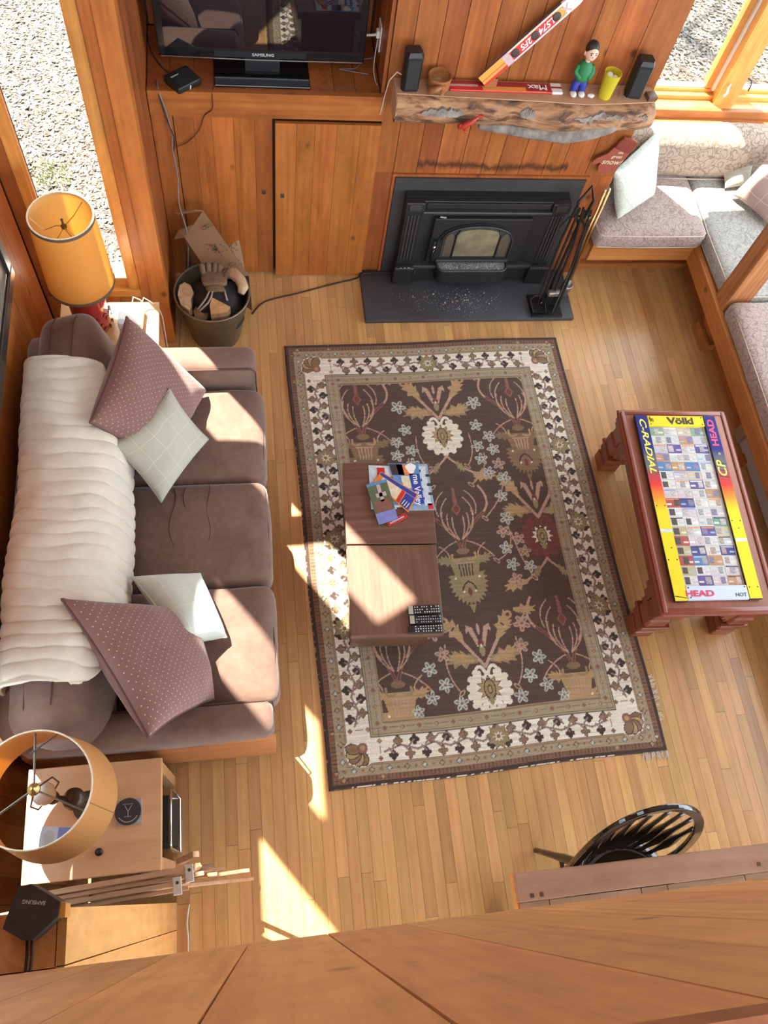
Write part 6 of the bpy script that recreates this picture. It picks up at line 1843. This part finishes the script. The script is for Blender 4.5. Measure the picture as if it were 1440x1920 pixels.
MB().box(2.722, 2.90, 2.735, 2.765, .0, .06, .004).build('foot', 'pine_bench_x', bn)
MB().box(2.70, 2.73, 2.735, 2.90, .0, .085, .004).build('foot', 'pine_bench_y', bn)
MB().box(2.73, 2.83, 2.765, 2.90, .0, .20, .004).build('foot_post', 'pine_bench_y', bn)
ht = thing('baseboard_heater', (2.72, 1.5, 0), 'pale metal baseboard heater under the right hand bench', 'heater')
MB().box(2.735, 2.80, -.0, 2.10, .03, .19, .006).build('cover', 'heater', ht)
MB().box(2.715, 2.80, 2.06, 2.14, .04, .20, .006).build('end_cap', 'brushed', ht)
MB().lathe(2.714, 2.10, [(.006, .14), (.006, .15)], 10).build('screw', 'iron', ht)
MB().box(2.72, 2.81, 1.93, 1.99, .0, .05, .003).build('foot', 'pine_dark', ht)
def seat_cush(name, x0, x1, y0, y1, z0, z1, mat, label, seed, piping=True, group='bench seat cushions'):
    t = thing(name, ((x0 + x1) / 2, (y0 + y1) / 2, z0), label, 'cushion', group)
    MB().rbox(x0, x1, y0, y1, z0, z1, .04, 14, (.004, .004, .012), .006, seed).build('cover', mat, t, smooth=True)
    if piping:
        e = .012; z = z1 - .016
        for zz in (z, z0 + .018):
            MB().tube([(x0 + e, y0 + .03, zz), (x0 + .03, y0 + e - .004, zz), ((x0 + x1) / 2, y0 + .004, zz), (x1 - .03, y0 + e - .004, zz), (x1 - e + .004, y0 + .03, zz), (x1 - .003, (y0 + y1) / 2, zz), (x1 - e + .004, y1 - .03, zz), (x1 - .03, y1 - e, zz), (x0 + .03, y1 - e, zz), (x0 + e, y1 - .03, zz), (x0 + .003, (y0 + y1) / 2, zz)], .0038, 6, closed=True).build('piping', 'piping_tan', t, smooth=True)
seat_cush('bench_cushion', 1.99, 2.665, 3.205, 3.80, .352, .472, 'paisley_mauve', 'mauve paisley seat cushion beside the fireplace', 1)
seat_cush('bench_cushion', 2.672, 3.60, 2.76, 3.72, .352, .470, 'paisley_grey', 'grey green paisley corner cushion of the bench', 2)
seat_cush('bench_cushion', 2.655, 3.60, .9, 2.735, .352, .470, 'paisley_mauve', 'long rosy paisley cushion on the right arm of the bench', 3)
bk = thing('bench_back_cushion', (2.75, 3.7, .45), 'tan paisley bolster back under the bay window', 'cushion')
MB(Matrix.Translation((2.70, 3.745, .60)) @ Matrix.Rotation(math.radians(-9), 4, 'X')).rbox(-.60, .90, -.085, .09, -.145, .15, .085, 16, (0, .012, .012), .010, 7).build('cover', 'paisley_tan', bk, smooth=True)
MB().tube([(2.12, 3.655, .478), (2.7, 3.648, .476), (3.55, 3.655, .478)], .004, 6).build('piping', 'piping_tan', bk, smooth=True)
bk2 = thing('bench_back_cushion', (2.05, 3.72, .47), 'short paisley back cushion end behind the floral pillow', 'cushion')
MB(Matrix.Translation((2.045, 3.75, .60)) @ Matrix.Rotation(math.radians(-9), 4, 'X')).rbox(-.04, .045, -.09, .09, -.13, .15, .04, 10, (0, .01, .01), .006, 9).build('cover', 'paisley_tan', bk2, smooth=True)
p = quad_pillow('bench_pillow', 'floral', None, (2.345, 3.70, .765), (2.010, 3.385, .755), (2.118, 3.312, .488), (2.385, 3.498, .488), .13, seed=6, nz=.016)
tag(p, 'pale floral pillow standing on the bench beside the mitten sign', 'pillow', 'bench pillows')
p = quad_pillow('bench_pillow', 'mauve', None, (3.06, 3.62, .74), (2.885, 3.50, .500), (3.05, 3.24, .500), (3.28, 3.34, .74), .13, seed=7, nz=.012)
tag(p, 'mauve checked pillow at the right edge of the bench', 'pillow', 'bench pillows')
p = quad_pillow('bench_pillow', 'sage', None, (2.86, 3.66, .52), (2.86, 3.56, .49), (3.02, 3.58, .50), (3.02, 3.66, .60), .05, seed=8, nz=.006)
tag(p, 'small green pillow peeking out behind the mauve checked pillow', 'pillow', 'bench pillows')
st_ = thing('striped_pillow', (2.06, 3.58, .47), 'black and cream striped pillow wedged behind the floral pillow', 'pillow', 'bench pillows')
sq = [Vector((2.02, 3.40, .48)), Vector((2.03, 3.44, .78)), Vector((2.16, 3.70, .80)), Vector((2.14, 3.68, .48))]
for k in range(14):
    a0, a1 = k / 14, (k + 1) / 14
    P0 = sq[0].lerp(sq[1], a0); P1 = sq[3].lerp(sq[2], a0); P2 = sq[3].lerp(sq[2], a1); P3 = sq[0].lerp(sq[1], a1)
    n_ = Vector((.85, -.5, .1)).normalized(); bl = lambda t: .03 * math.sin(math.pi * min(1, max(0, t)))
    m = MB(); vs = []; q = 8
    for i in range(q + 1):
        t = i / q
        vs += [P0.lerp(P1, t) + n_ * .035 * math.sin(math.pi * t), P3.lerp(P2, t) + n_ * .035 * math.sin(math.pi * t)]
    for i in range(q + 1):
        t = i / q
        vs += [P0.lerp(P1, t) - n_ * .02, P3.lerp(P2, t) - n_ * .02]
    fs = []
    o2 = 2 * (q + 1)
    for i in range(q):
        fs.append((2 * i, 2 * i + 2, 2 * i + 3, 2 * i + 1)); fs.append((o2 + 2 * i + 1, o2 + 2 * i + 3, o2 + 2 * i + 2, o2 + 2 * i))
    fs += [(0, 1, o2 + 1, o2), (2 * q, o2 + 2 * q, o2 + 2 * q + 1, 2 * q + 1)]
    if k == 0: fs += [(2 * i, o2 + 2 * i, o2 + 2 * i + 2, 2 * i + 2) for i in range(q)]
    if k == 13: fs += [(2 * i + 1, 2 * i + 3, o2 + 2 * i + 3, o2 + 2 * i + 1) for i in range(q)]
    m.add(vs, fs).build('stripe', 'stripe_dark' if k % 2 else 'stripe_light', st_, smooth=True)

# ------------------------------------------------------------------ carved side table with ski framed pass collection
TZ = .43
KT = RZ(2.10, 1.51, -2.8)
kt = thing('carved_table', (2.10, 1.51, 0), 'carved mahogany low table carrying a ski framed display', 'table')
tx0, tx1, ty0, ty1 = 1.812, 2.405, .955, 2.063
MB(KT).box(tx0 + .012, tx1 - .012, ty0 + .012, ty1 - .012, TZ - .045, TZ - .02, .006).build('moulding', 'mahogany', kt, smooth=True, auto=30)
MB(KT).rbox(tx0, tx1, ty0, ty1, TZ - .024, TZ - .002, .010, 10).build('rim', 'mahogany', kt, smooth=True)
MB(KT).box(tx0 + .035, tx1 - .035, ty0 + .035, ty1 - .035, TZ - .003, TZ + .0002).build('top_panel', 'mahogany_top', kt)
for (a, b_, c, d, m_) in ((tx0 + .014, tx0 + .035, ty0 + .014, ty1 - .014, 'mahogany'), (tx1 - .035, tx1 - .014, ty0 + .014, ty1 - .014, 'mahogany'), (tx0 + .035, tx1 - .035, ty0 + .014, ty0 + .035, 'mahogany_x'), (tx0 + .035, tx1 - .035, ty1 - .035, ty1 - .014, 'mahogany_x')):
    MB(KT).box(a, b_, c, d, TZ - .004, TZ + .006, .003).build('edge_bead', m_, kt, smooth=True, auto=30)
MB(KT).box(tx0 + .03, tx0 + .055, ty0 + .06, ty1 - .06, TZ - .10, TZ - .04).build('apron', 'mahogany', kt)
MB(KT).box(tx1 - .055, tx1 - .03, ty0 + .06, ty1 - .06, TZ - .10, TZ - .04).build('apron', 'mahogany', kt)
MB(KT).box(tx0 + .06, tx1 - .06, ty0 + .03, ty0 + .055, TZ - .10, TZ - .04).build('apron', 'mahogany_x', kt)
MB(KT).box(tx0 + .06, tx1 - .06, ty1 - .055, ty1 - .03, TZ - .10, TZ - .04).build('apron', 'mahogany_x', kt)
for sx_, cx_ in ((1, tx0 + .03), (-1, tx1 - .03)):
    for sy_, cy_ in ((1, ty0 + .03), (-1, ty1 - .03)):
        lg_ = MB(KT)
        def lbox(o0, o1, z0, z1, bev=.004):
            xa, xb = cx_ + sx_ * o0, cx_ + sx_ * o1; ya, yb = cy_ + sy_ * o0, cy_ + sy_ * o1
            lg_.box(min(xa, xb), max(xa, xb), min(ya, yb), max(ya, yb), z0, z1, bev, 1)
        lbox(.0, .105, 0, .075); lbox(.006, .10, .075, .10); lbox(-.004, .12, .10, .155, .008); lbox(-.012, .135, .155, .175)
        lbox(-.004, .11, .175, .26, .01); lbox(.004, .10, .26, .33); lbox(-.008, .12, .33, .36); lbox(-.014, .14, .36, TZ - .045)
        lg_.build('leg', 'mahogany', kt, smooth=True, auto=30)
        for dx_, dy_ in ((1, 0), (0, 1)):
            br_ = MB(KT)
            for q in range(4):
                e = .105 + .028 * q
                x_a, x_b = (cx_ + sx_ * e, cx_ + sx_ * (e + .03)) if dx_ else (cx_ + sx_ * .008, cx_ + sx_ * .034)
                y_a, y_b = (cy_ + sy_ * .008, cy_ + sy_ * .034) if dx_ else (cy_ + sy_ * e, cy_ + sy_ * (e + .03))
                br_.box(min(x_a, x_b), max(x_a, x_b), min(y_a, y_b), max(y_a, y_b), .20 + .04 * q, TZ - .05)
            br_.build('bracket_scroll', 'mahogany', kt)

sf = thing('ski_frame', (2.10, 1.515, TZ), 'picture frame made of cut skis filled with old lift passes', 'picture frame')
FZ = TZ + .0064
FR = RZ(2.097, 1.513, -3.0)
fx0, fx1, fy0, fy1 = 1.884, 2.318, 1.020, 2.012
sw = .066
MB(FR).box(fx0 + sw - .004, fx1 - sw + .004, fy0 + .01, fy1 - .01, FZ, FZ + .006).build('backing', 'card_paper', sf)
for (a, b_) in ((fx0, fx0 + sw), (fx1 - sw, fx1)):
    MB(FR).box(a, b_, fy0 - (.004 if a == fx0 else -.002), fy1, FZ, FZ + .018, .002, 1).build('ski_edge', 'ski_edge', sf)
    MB(FR).box(a + .002, b_ - .002, fy0 - (.002 if a == fx0 else -.004), fy1 - .002, FZ + .018, FZ + .0192).build('ski_print', 'ski_print', sf)
MB(FR).box(fx0 + sw, fx1 - sw, fy1 - .062, fy1 - .002, FZ, FZ + .018, .002, 1).build('ski_print', 'ski_yellow', sf)
MB(FR).box(fx0 + sw, fx1 - sw, fy0 + .002, fy0 + .070, FZ, FZ + .018, .002, 1).build('ski_print', 'ski_white', sf)
zt_ = FZ + .0195
def ft(s_, size, x, y, rot, mat, **kw):
    text(s_, size, FR @ Matrix.Translation((x, y, zt_)) @ Matrix.Rotation(math.radians(rot), 4, 'Z'), mat, sf, 'lettering', .0002, **kw)
ft('V\u00f6lkl', .054, 2.125, fy1 - .034, 0, 'ski_black', bold=.0016, sx=1.25)
ft('9i', .034, fx0 + sw + .018, fy1 - .03, 0, 'ski_black', bold=.0004)
ft('C-RADIAL', .046, fx0 + sw * .5, fy1 - .175, -90, 'ski_letter_y', bold=.0008, shear=.3, sx=1.55)
ft('HEAD', .046, fx1 - sw * .5, fy1 - .10, 90, 'ski_pink', bold=.0012, sx=1.3)
ft('CP', .062, fx1 - sw * .5, fy1 - .31, 90, 'ski_letter_y', bold=.0006, shear=.2, sx=1.2)
ft('o', .024, fx1 - sw * .45, fy1 - .222, 90, 'ski_letter_y')
ft('HEAD', .040, fx0 + sw + .062, fy0 + .030, 0, 'ski_magenta', bold=.0012, sx=1.35)
ft('HOT', .026, fx1 - sw - .038, fy0 + .022, 0, 'ski_black', bold=.0)
for (x, y) in [(fx0 + .012, 1.5), (fx0 + .054, 1.5), (fx0 + .04, 1.28), (fx0 + .012, 1.22), (fx0 + .054, 1.22), (fx1 - .012, 1.42), (fx1 - .054, 1.42), (fx1 - .03, 1.38), (fx1 - .054, 1.08), (fx1 - .012, 1.08), (fx0 + sw + .012, fy0 + .06), (fx1 - sw - .012, fy0 + .062), (fx0 + sw + .014, fy0 + .012), (fx1 - sw - .012, fy1 - .012), (fx1 - sw - .012, fy1 - .052), (fx0 + sw + .012, fy1 - .012), (fx0 + sw + .012, fy1 - .054)]:
    MB(FR).lathe(x, y, [(.0036, zt_), (.003, zt_ + .001)], 8).build('screw', 'ski_black', sf)
for (x0_, x1_, y_) in ((fx0 + .004, fx0 + sw - .004, 1.36), (fx1 - sw + .004, fx1 - .004, 1.31)):
    MB(FR).box(x0_, x1_, y_, y_ + .016, zt_ - .0002, zt_ + .0003).build('size_label', 'pale_print', sf)
for (y_, k) in ((1.74, 0), (1.70, 1), (1.665, 2)):
    MB(FR).add([(fx1 - sw + .006, y_, zt_), (fx1 - .006, y_ - .006, zt_), (fx1 - .006, y_ - .010, zt_), (fx1 - sw + .006, y_ - .004, zt_)], [(0, 3, 2, 1)]).build('stripe', 'ski_black', sf)
MB(FR).add([(fx0 + .004, fy0 + .022, zt_), (fx0 + sw - .004, fy0 + .012, zt_), (fx0 + sw - .004, fy0 + .008, zt_), (fx0 + .004, fy0 + .018, zt_)], [(0, 3, 2, 1)]).build('stripe', 'ski_black', sf)
# the passes: 4 columns of cards, each with its photograph
layout = ['0,1,2,0', '7,1,5,4', '4,3,7,3', '5,1,7,1', '6,5,6,13', '13,4,2,7', '13,7,3,13', '11,11,7,5', '8,9,13,7', '13,11,13,11', '13,13,7,12', '10,1,3,2', '8,11,13,1', '10,9,7,9', '8,6,5,13', '10,13,1,11', '13,3,11,5']
rows = len(layout); cx0, cx1, cy0, cy1 = fx0 + sw + .002, fx1 - sw - .006, fy0 + .073, fy1 - .064
ch = (cy1 - cy0) / rows; cw = (cx1 - cx0) / 4
zc = FZ + .006
rr = random.Random(77)
card_me = {}
for r_, row in enumerate(layout):
    for c_, k in enumerate(row.split(',')):
        xa = cx0 + c_ * cw; ya = cy1 - (r_ + 1) * ch
        xm, ym = xa + cw / 2, ya + ch / 2
        M = FR @ Matrix.Translation((xm, ym, zc)) @ Matrix.Rotation(rr.uniform(-.02, .02), 4, 'Z')
        dz = rr.uniform(0, .0008)
        cd_ = MB(M).box(-cw / 2 + .0006, cw / 2 - .0006, -ch / 2 + .0007, ch / 2 - .0007, 0, .0012 + dz).build('lift_pass', 'pass_' + k, sf)
        ph = rr.choice([-.26, .0, .2, .26]) if int(k) not in (13, 10) else rr.choice([-.2, -.22])
        fw, fh = cw * rr.uniform(.15, .2), ch * rr.uniform(.30, .36)
        pk_ = 0 if (int(k) in (13, 10, 8) and c_ < 2) else rr.choice([1, 2, 3, 3, 4])
        MB(M).box(ph * cw - fw, ph * cw + fw, -fh, fh, .0012 + dz, .0016 + dz).build('portrait', 'passphoto_%d' % pk_, cd_)
        if rr.random() < .5:
            MB(M).box(-cw * .42, cw * .42, ch * .30, ch * .42, .0012 + dz, .0015 + dz).build('print_bar', rr.choice(['print_grey', 'print_white', 'dark_print', 'orange_print', 'peri_print']), cd_)
        MB(M).box((-.45 if ph > 0 else .12) * cw, (-.12 if ph > 0 else .45) * cw, -ch * .22, -ch * .05, .0012 + dz, .0015 + dz).build('print_bar', rr.choice(['print_grey', 'print_white', 'pink_print', 'teal_print', 'cream_print']), cd_)

# ------------------------------------------------------------------ dining table edge and windsor chair
dt = thing('dining_table', (1.9, -.55, 0), 'heavy oak plank dining table below the loft', 'table')
TB = RZ(.83, -.012, .0)
MB(TB).box(.827, 3.3, -.105, -.012, .715, .75, .003).build('breadboard', 'table_oak', dt)
rr = random.Random(6); x = .835
while x < 3.29:
    w = rr.choice([.10, .30, .34]) if x > .9 else .10
    w = min(w, 3.3 - x)
    MB(TB).box(x + .0012, x + w - .0012, -1.0, -.107, .715, .7495, .002).build('plank', 'table_oak', dt); x += w
MB().box(.83, .845, -1.0, -.013, .66, .715).build('apron', 'window_wood_x', dt)
MB().box(.845, 3.2, -.06, -.045, .64, .715).build('apron', 'table_oak', dt)
for (x, y) in ((.87, -.095), (.905, -.095), (1.735, -.085)):
    MB().box(x, x + .014, y, y + .014, .7495, .7508).build('peg', 'walnut_side', dt)
for (x, y) in ((.92, -.2), (3.2, -.2), (.92, -.93), (3.2, -.93)):
    MB().box(x - .045, x + .045, y - .045, y + .045, 0, .715, .006).build('leg', 'table_oak', dt)
ch_ = thing('windsor_chair', (1.34, -.12, 0), 'black lacquered windsor hoop back chair pushed under the dining table', 'chair')
seat = [(1.34 + .215 * math.cos(t) * (1.0 if math.sin(t) < 0 else .96), -.135 + .205 * math.sin(t)) for t in np.linspace(0, 2 * math.pi, 41)[:-1]]
m = MB(); n = len(seat)
lay = [(.415, .93), (.425, 1.0), (.445, 1.0), (.455, .97), (.447, .75), (.442, .4)]
vs = [(1.34 + (x - 1.34) * s, -.135 + (y + .135) * s, z) for z, s in lay for x, y in seat]
fs = [tuple(range(n - 1, -1, -1)), tuple((len(lay) - 1) * n + k for k in range(n))]
for i in range(len(lay) - 1):
    for k in range(n): fs.append((i * n + k, i * n + (k + 1) % n, (i + 1) * n + (k + 1) % n, (i + 1) * n + k))
m.add(vs, fs).build('seat', 'lacquer', ch_, smooth=True)
def hoop_pt(t):
    # t 0..1 from the left seat end over the top to the right seat end
    a = math.pi * t
    w = .215 + .025 * math.sin(a)
    x = 1.338 - w * math.cos(a) * (1 if True else 0)
    z = .45 + .515 * math.sin(a) ** .72
    y = .030 + .105 * math.sin(a) ** .9 - .05 * (1 - math.sin(a))
    return Vector((x, y, z))
hp = [hoop_pt(k / 40) for k in range(41)]
mh = MB(); vs = []; fs = []
for k, p_ in enumerate(hp):
    t_ = (hp[min(40, k + 1)] - hp[max(0, k - 1)]).normalized(); nn = Vector((0, -.98, .2)); nn = (nn - t_ * nn.dot(t_)).normalized(); bb = t_.cross(nn)
    for (u, v) in ((-.018, -.010), (-.018, .010), (.018, .010), (.018, -.010)):
        vs.append(p_ + bb * u + nn * v)
for k in range(40):
    for q in range(4): fs.append((4 * k + q, 4 * k + (q + 1) % 4, 4 * k + 4 + (q + 1) % 4, 4 * k + 4 + q))
fs += [(3, 2, 1, 0), (160, 161, 162, 163)]
o = mh.add(vs, fs).build('hoop', 'lacquer', ch_); bv = o.modifiers.new('soft', 'BEVEL'); bv.width = .005; bv.segments = 2
for k in range(8):
    u = (k - 3.5) / 3.5
    base = Vector((1.34 + u * .135, .035 - .03 * u * u, .45))
    # where the spindle meets the hoop
    tt = .5 + u * .30
    top = hoop_pt(tt)
    pts = [base.lerp(top, f) for f in (0, .12, .25, .36, .5, .62, .8, 1)]
    MB().tube(pts, [.008, .009, .014, .018, .015, .009, .0075, .007], 10).build('spindle', 'lacquer', ch_, smooth=True)
for (sx_, sy_, fx_, fy_) in ((1.23, -.02, 1.143, .068), (1.45, -.02, 1.535, .068), (1.22, -.27, 1.15, -.38), (1.46, -.27, 1.53, -.38)):
    pts = [Vector((sx_, sy_, .42)).lerp(Vector((fx_, fy_, .004)), f) for f in (0, .2, .45, .6, .8, 1)]
    MB().tube(pts, [.014, .018, .020, .016, .014, .012], 10).build('leg', 'lacquer', ch_, smooth=True)
MB().tube([(1.185, .015, .2), (1.18, -.33, .2)], .010, 8).build('stretcher', 'lacquer', ch_); MB().tube([(1.49, .015, .2), (1.50, -.33, .2)], .010, 8).build('stretcher', 'lacquer', ch_)
MB().tube([(1.185, -.155, .2), (1.495, -.155, .2)], .010, 8).build('stretcher', 'lacquer', ch_)

# ------------------------------------------------------------------ wood bucket and what is in it
BX, BY = -.185, 2.925
bu = thing('ash_bucket', (BX, BY, 0), 'dull galvanised bucket filled with kindling beside the closet door', 'bucket')
MB().lathe(BX, BY, [(.125, .002), (.135, .01), (.19, .33), (.197, .345), (.190, .345), (.183, .33), (.13, .02)], 48, True, True).build('shell', 'galv', bu, smooth=True, auto=50)
MB().tube([(BX + .195 * math.cos(t), BY + .195 * math.sin(t), .345) for t in np.linspace(0, 2 * math.pi, 49)[:-1]], .006, 8, closed=True).build('rim', 'galv_rim', bu, smooth=True)
def rough(mb, k, sc):
    for i, v in enumerate(mb.v): mb.v[i] = v + Vector(noise.noise_vector(v * sc)) * k
    return mb
lw_ = thing('firewood_log', (-.13, 2.80, .1), 'wedge of split firewood at the near edge of the bucket', 'log', 'firewood in the bucket')
wedge = [(-.192, 2.756), (-.108, 2.768), (-.092, 2.800), (-.185, 2.865), (-.198, 2.81)]
MB().prism(wedge, .315, .372).build('bark_side', 'split_side', lw_)
MB().prism([(-.147 + (x + .147) * .985, 2.79 + (y - 2.79) * .985) for x, y in wedge], .372, .376).build('sawn_face', 'split_wood', lw_)
lw2 = thing('firewood_log', (-.33, 2.89, .1), 'curved half log standing at the left of the bucket', 'log', 'firewood in the bucket')
half = [(-.352, 2.965), (-.362, 2.90), (-.345, 2.835), (-.305, 2.80), (-.29, 2.82), (-.293, 2.87), (-.278, 2.915), (-.295, 2.965), (-.325, 2.985)]
MB().prism(half, .285, .350).build('bark_side', 'split_side', lw2)
MB().prism([(-.32 + (x + .32) * .98, 2.89 + (y - 2.89) * .98) for x, y in half], .350, .354).build('sawn_face', 'birch_pale', lw2)
lw3 = thing('firewood_log', (-.05, 2.95, .1), 'pale curved stick of wood at the right of the bucket', 'log', 'firewood in the bucket')
rough(MB().tube([(-.115, 3.035, .36), (-.07, 3.02, .375), (-.035, 2.98, .375), (-.022, 2.935, .365), (-.035, 2.905, .35)], [.024, .03, .030, .028, .020], 12), .008, 40).build('stick', 'birch_pale', lw3, smooth=True)
lw4 = thing('firewood_log', (-.25, 2.82, .1), 'dark bark kindling low at the front of the bucket', 'log', 'firewood in the bucket')
rough(MB().tube([(-.25, 2.83, .14), (-.245, 2.83, .31)], [.035, .04], 10), .008, 40).build('stick', 'split_side', lw4, smooth=True)
bg_ = rough(MB().rbox(-.30, -.03, 2.80, 3.04, .15, .335, .07, 14, (0, 0, .03)), .02, 14).build('black_bag', 'black_cloth', smooth=True); tag(bg_, 'black canvas log bag stuffed into the bucket', 'bag')
sr = thing('bag_strap', (-.22, 2.85, .36), 'pale grey webbing loop lying on the black bag', 'strap')
MB().tube([(-.262, 2.800, .352), (-.235, 2.828, .368), (-.212, 2.862, .376), (-.198, 2.898, .380), (-.180, 2.897, .382), (-.188, 2.865, .378), (-.205, 2.83, .372), (-.25, 2.79, .358)], .0055, 6).build('webbing', 'grey_strap', sr, smooth=True)
sr = thing('bag_strap', (-.10, 2.90, .35), 'short grey webbing tail on the right of the black bag', 'strap')
MB().tube([(-.12, 2.945, .350), (-.118, 2.90, .368), (-.108, 2.85, .366)], .006, 6).build('webbing', 'grey_strap', sr, smooth=True)
gl = thing('work_glove', (-.15, 3.01, .36), 'worn tan leather work glove lying at the back of the bucket', 'glove')
rough(MB().rbox(-.235, -.105, 2.94, 3.03, .352, .392, .02, 8), .007, 30).build('palm', 'glove', gl, smooth=True)
for k, (xa, ya, xb, yb, xc, yc) in enumerate(((-.222, 3.01, -.235, 3.055, -.212, 3.062), (-.195, 3.02, -.198, 3.066, -.18, 3.072), (-.168, 3.02, -.165, 3.062, -.15, 3.056), (-.142, 3.018, -.135, 3.055, -.12, 3.045), (-.115, 2.995, -.09, 3.025, -.075, 3.01))):
    rough(MB().tube([(xa, ya, .375), (xb, yb, .398), (xc, yc, .382)], [.015, .0165, .013], 10), .003, 50).build('finger', 'glove', gl, smooth=True)
rough(MB().rbox(-.215, -.12, 2.905, 2.945, .352, .384, .014, 6), .006, 30).build('cuff', 'glove', gl, smooth=True)
cbx = thing('cardboard_box', (-.2, 3.18, 0), 'flattened printed cardboard carton standing behind the bucket', 'box')
A_, B_, C_, D_ = Vector((-.315, 3.21, .44)), Vector((-.21, 3.275, .56)), Vector((.01, 3.045, .33)), Vector((-.19, 3.06, .30))
def sheet(pts, mat, name, th=.004):
    pts = [Vector(p_) for p_ in pts]; n_ = (pts[1] - pts[0]).cross(pts[-1] - pts[0]).normalized()
    m = MB(); k = len(pts); m.add(pts + [p_ + n_ * th for p_ in pts], [tuple(range(k)), tuple(range(2 * k - 1, k - 1, -1))] + [(i, i + k, (i + 1) % k + k, (i + 1) % k) for i in range(k)])
    return m.build(name, mat, cbx)
sheet([A_, B_, C_, D_], 'cardboard', 'panel')
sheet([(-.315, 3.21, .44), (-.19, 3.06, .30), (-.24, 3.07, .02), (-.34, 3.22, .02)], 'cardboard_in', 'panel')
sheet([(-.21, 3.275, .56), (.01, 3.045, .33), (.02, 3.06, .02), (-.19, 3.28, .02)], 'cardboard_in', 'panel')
sheet([(-.315, 3.21, .44), (-.375, 3.235, .40), (-.345, 3.25, .45), (-.268, 3.243, .50)], 'cardboard', 'flap')
sheet([(-.21, 3.275, .56), (-.34, 3.31, .50), (-.355, 3.30, .52), (-.25, 3.27, .57)], 'cardboard', 'flap')
def onpanel(u, v, d=.0055):
    p_ = A_ * (1 - u) * (1 - v) + B_ * (1 - u) * v + C_ * u * v + D_ * u * (1 - v)
    n_ = (B_ - A_).cross(D_ - A_).normalized(); return p_ - n_ * d if n_.z < 0 else p_ + n_ * d
rr = random.Random(9); pm = MB()
for k in range(34):
    u = rr.gauss(.5, .06); v = rr.gauss(.66, .10)
    a = rr.uniform(0, 6.3); d_ = Vector((math.cos(a), math.sin(a), 0)) * rr.uniform(.006, .014)
    pm.tube([onpanel(u, v), onpanel(u, v) + d_], .0016, 4)
for (u, v) in ((.16, .78), (.17, .9), (.78, .8)):
    c = onpanel(u, v); pm.tube([c + Vector((-.02, -.008, 0)), c + Vector((.01, .012, 0)), c + Vector((.02, -.006, 0)), c + Vector((-.01, -.02, 0)), c + Vector((-.02, -.008, 0))], .0016, 4)
pm.build('printed_marks', 'card_print', cbx)['kind'] = 'stuff'
cs2 = thing('cardboard_scrap', (-.05, 3.14, 0), 'narrow printed cardboard strip against the left closet door', 'cardboard')
sc = [Vector((-.09, 3.17, .42)), Vector((-.03, 3.20, .43)), Vector((-.005, 3.09, .30)), Vector((-.03, 3.08, .28))]
n_ = Vector((0, 0, .004)); m = MB(); m.add(sc + [p_ + n_ for p_ in sc], [(3, 2, 1, 0), (4, 5, 6, 7)] + [(i, (i + 1) % 4, (i + 1) % 4 + 4, i + 4) for i in range(4)]); m.build('strip', 'cardboard', cs2)
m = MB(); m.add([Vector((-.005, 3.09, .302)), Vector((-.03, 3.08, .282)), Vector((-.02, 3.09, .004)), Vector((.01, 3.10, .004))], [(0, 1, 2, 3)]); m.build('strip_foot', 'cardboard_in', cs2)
pm = MB()
for k in range(40):
    t = rr.random(); s_ = rr.random() * .6
    c = sc[0].lerp(sc[1], s_).lerp(sc[3].lerp(sc[2], s_), t * .7) + Vector((0, 0, .0058)); a = rr.uniform(0, 6.3)
    pm.tube([c, c + Vector((math.cos(a), math.sin(a), 0)) * .012], .0016, 4)
pm.build('printed_marks', 'card_print', cs2)['kind'] = 'stuff'
# picture on the left wall
pf = thing('picture_frame', (-1.0, 2.25, .905), 'black framed picture hung on the left wall above the sofa', 'picture frame')
for (y0, y1, z0, z1) in ((1.7, 2.56, .905, .965), (2.50, 2.56, .965, 1.7), (1.7, 1.76, .965, 1.7), (1.7, 2.56, 1.7, 1.76)):
    MB().box(-1.011, -.985, y0, y1, z0, z1, .006).build('moulding', 'mirror_frame', pf)
MB().box(-1.011, -1.0, 1.76, 2.50, .965, 1.70).build('mat_board', 'picture_mat', pf)
MB().box(-1.0, -.992, 1.78, 2.48, .985, .995).build('inner_bead', 'brushed', pf)
# wire on the near floor edge behind the closet block
cable([(-.36, .02, .01), (-.37, -.05, .01), (-.365, -.12, .01), (-.37, -.3, .01)], 'cable_white', 'white cord on the floor beside the tall closet block', .004)
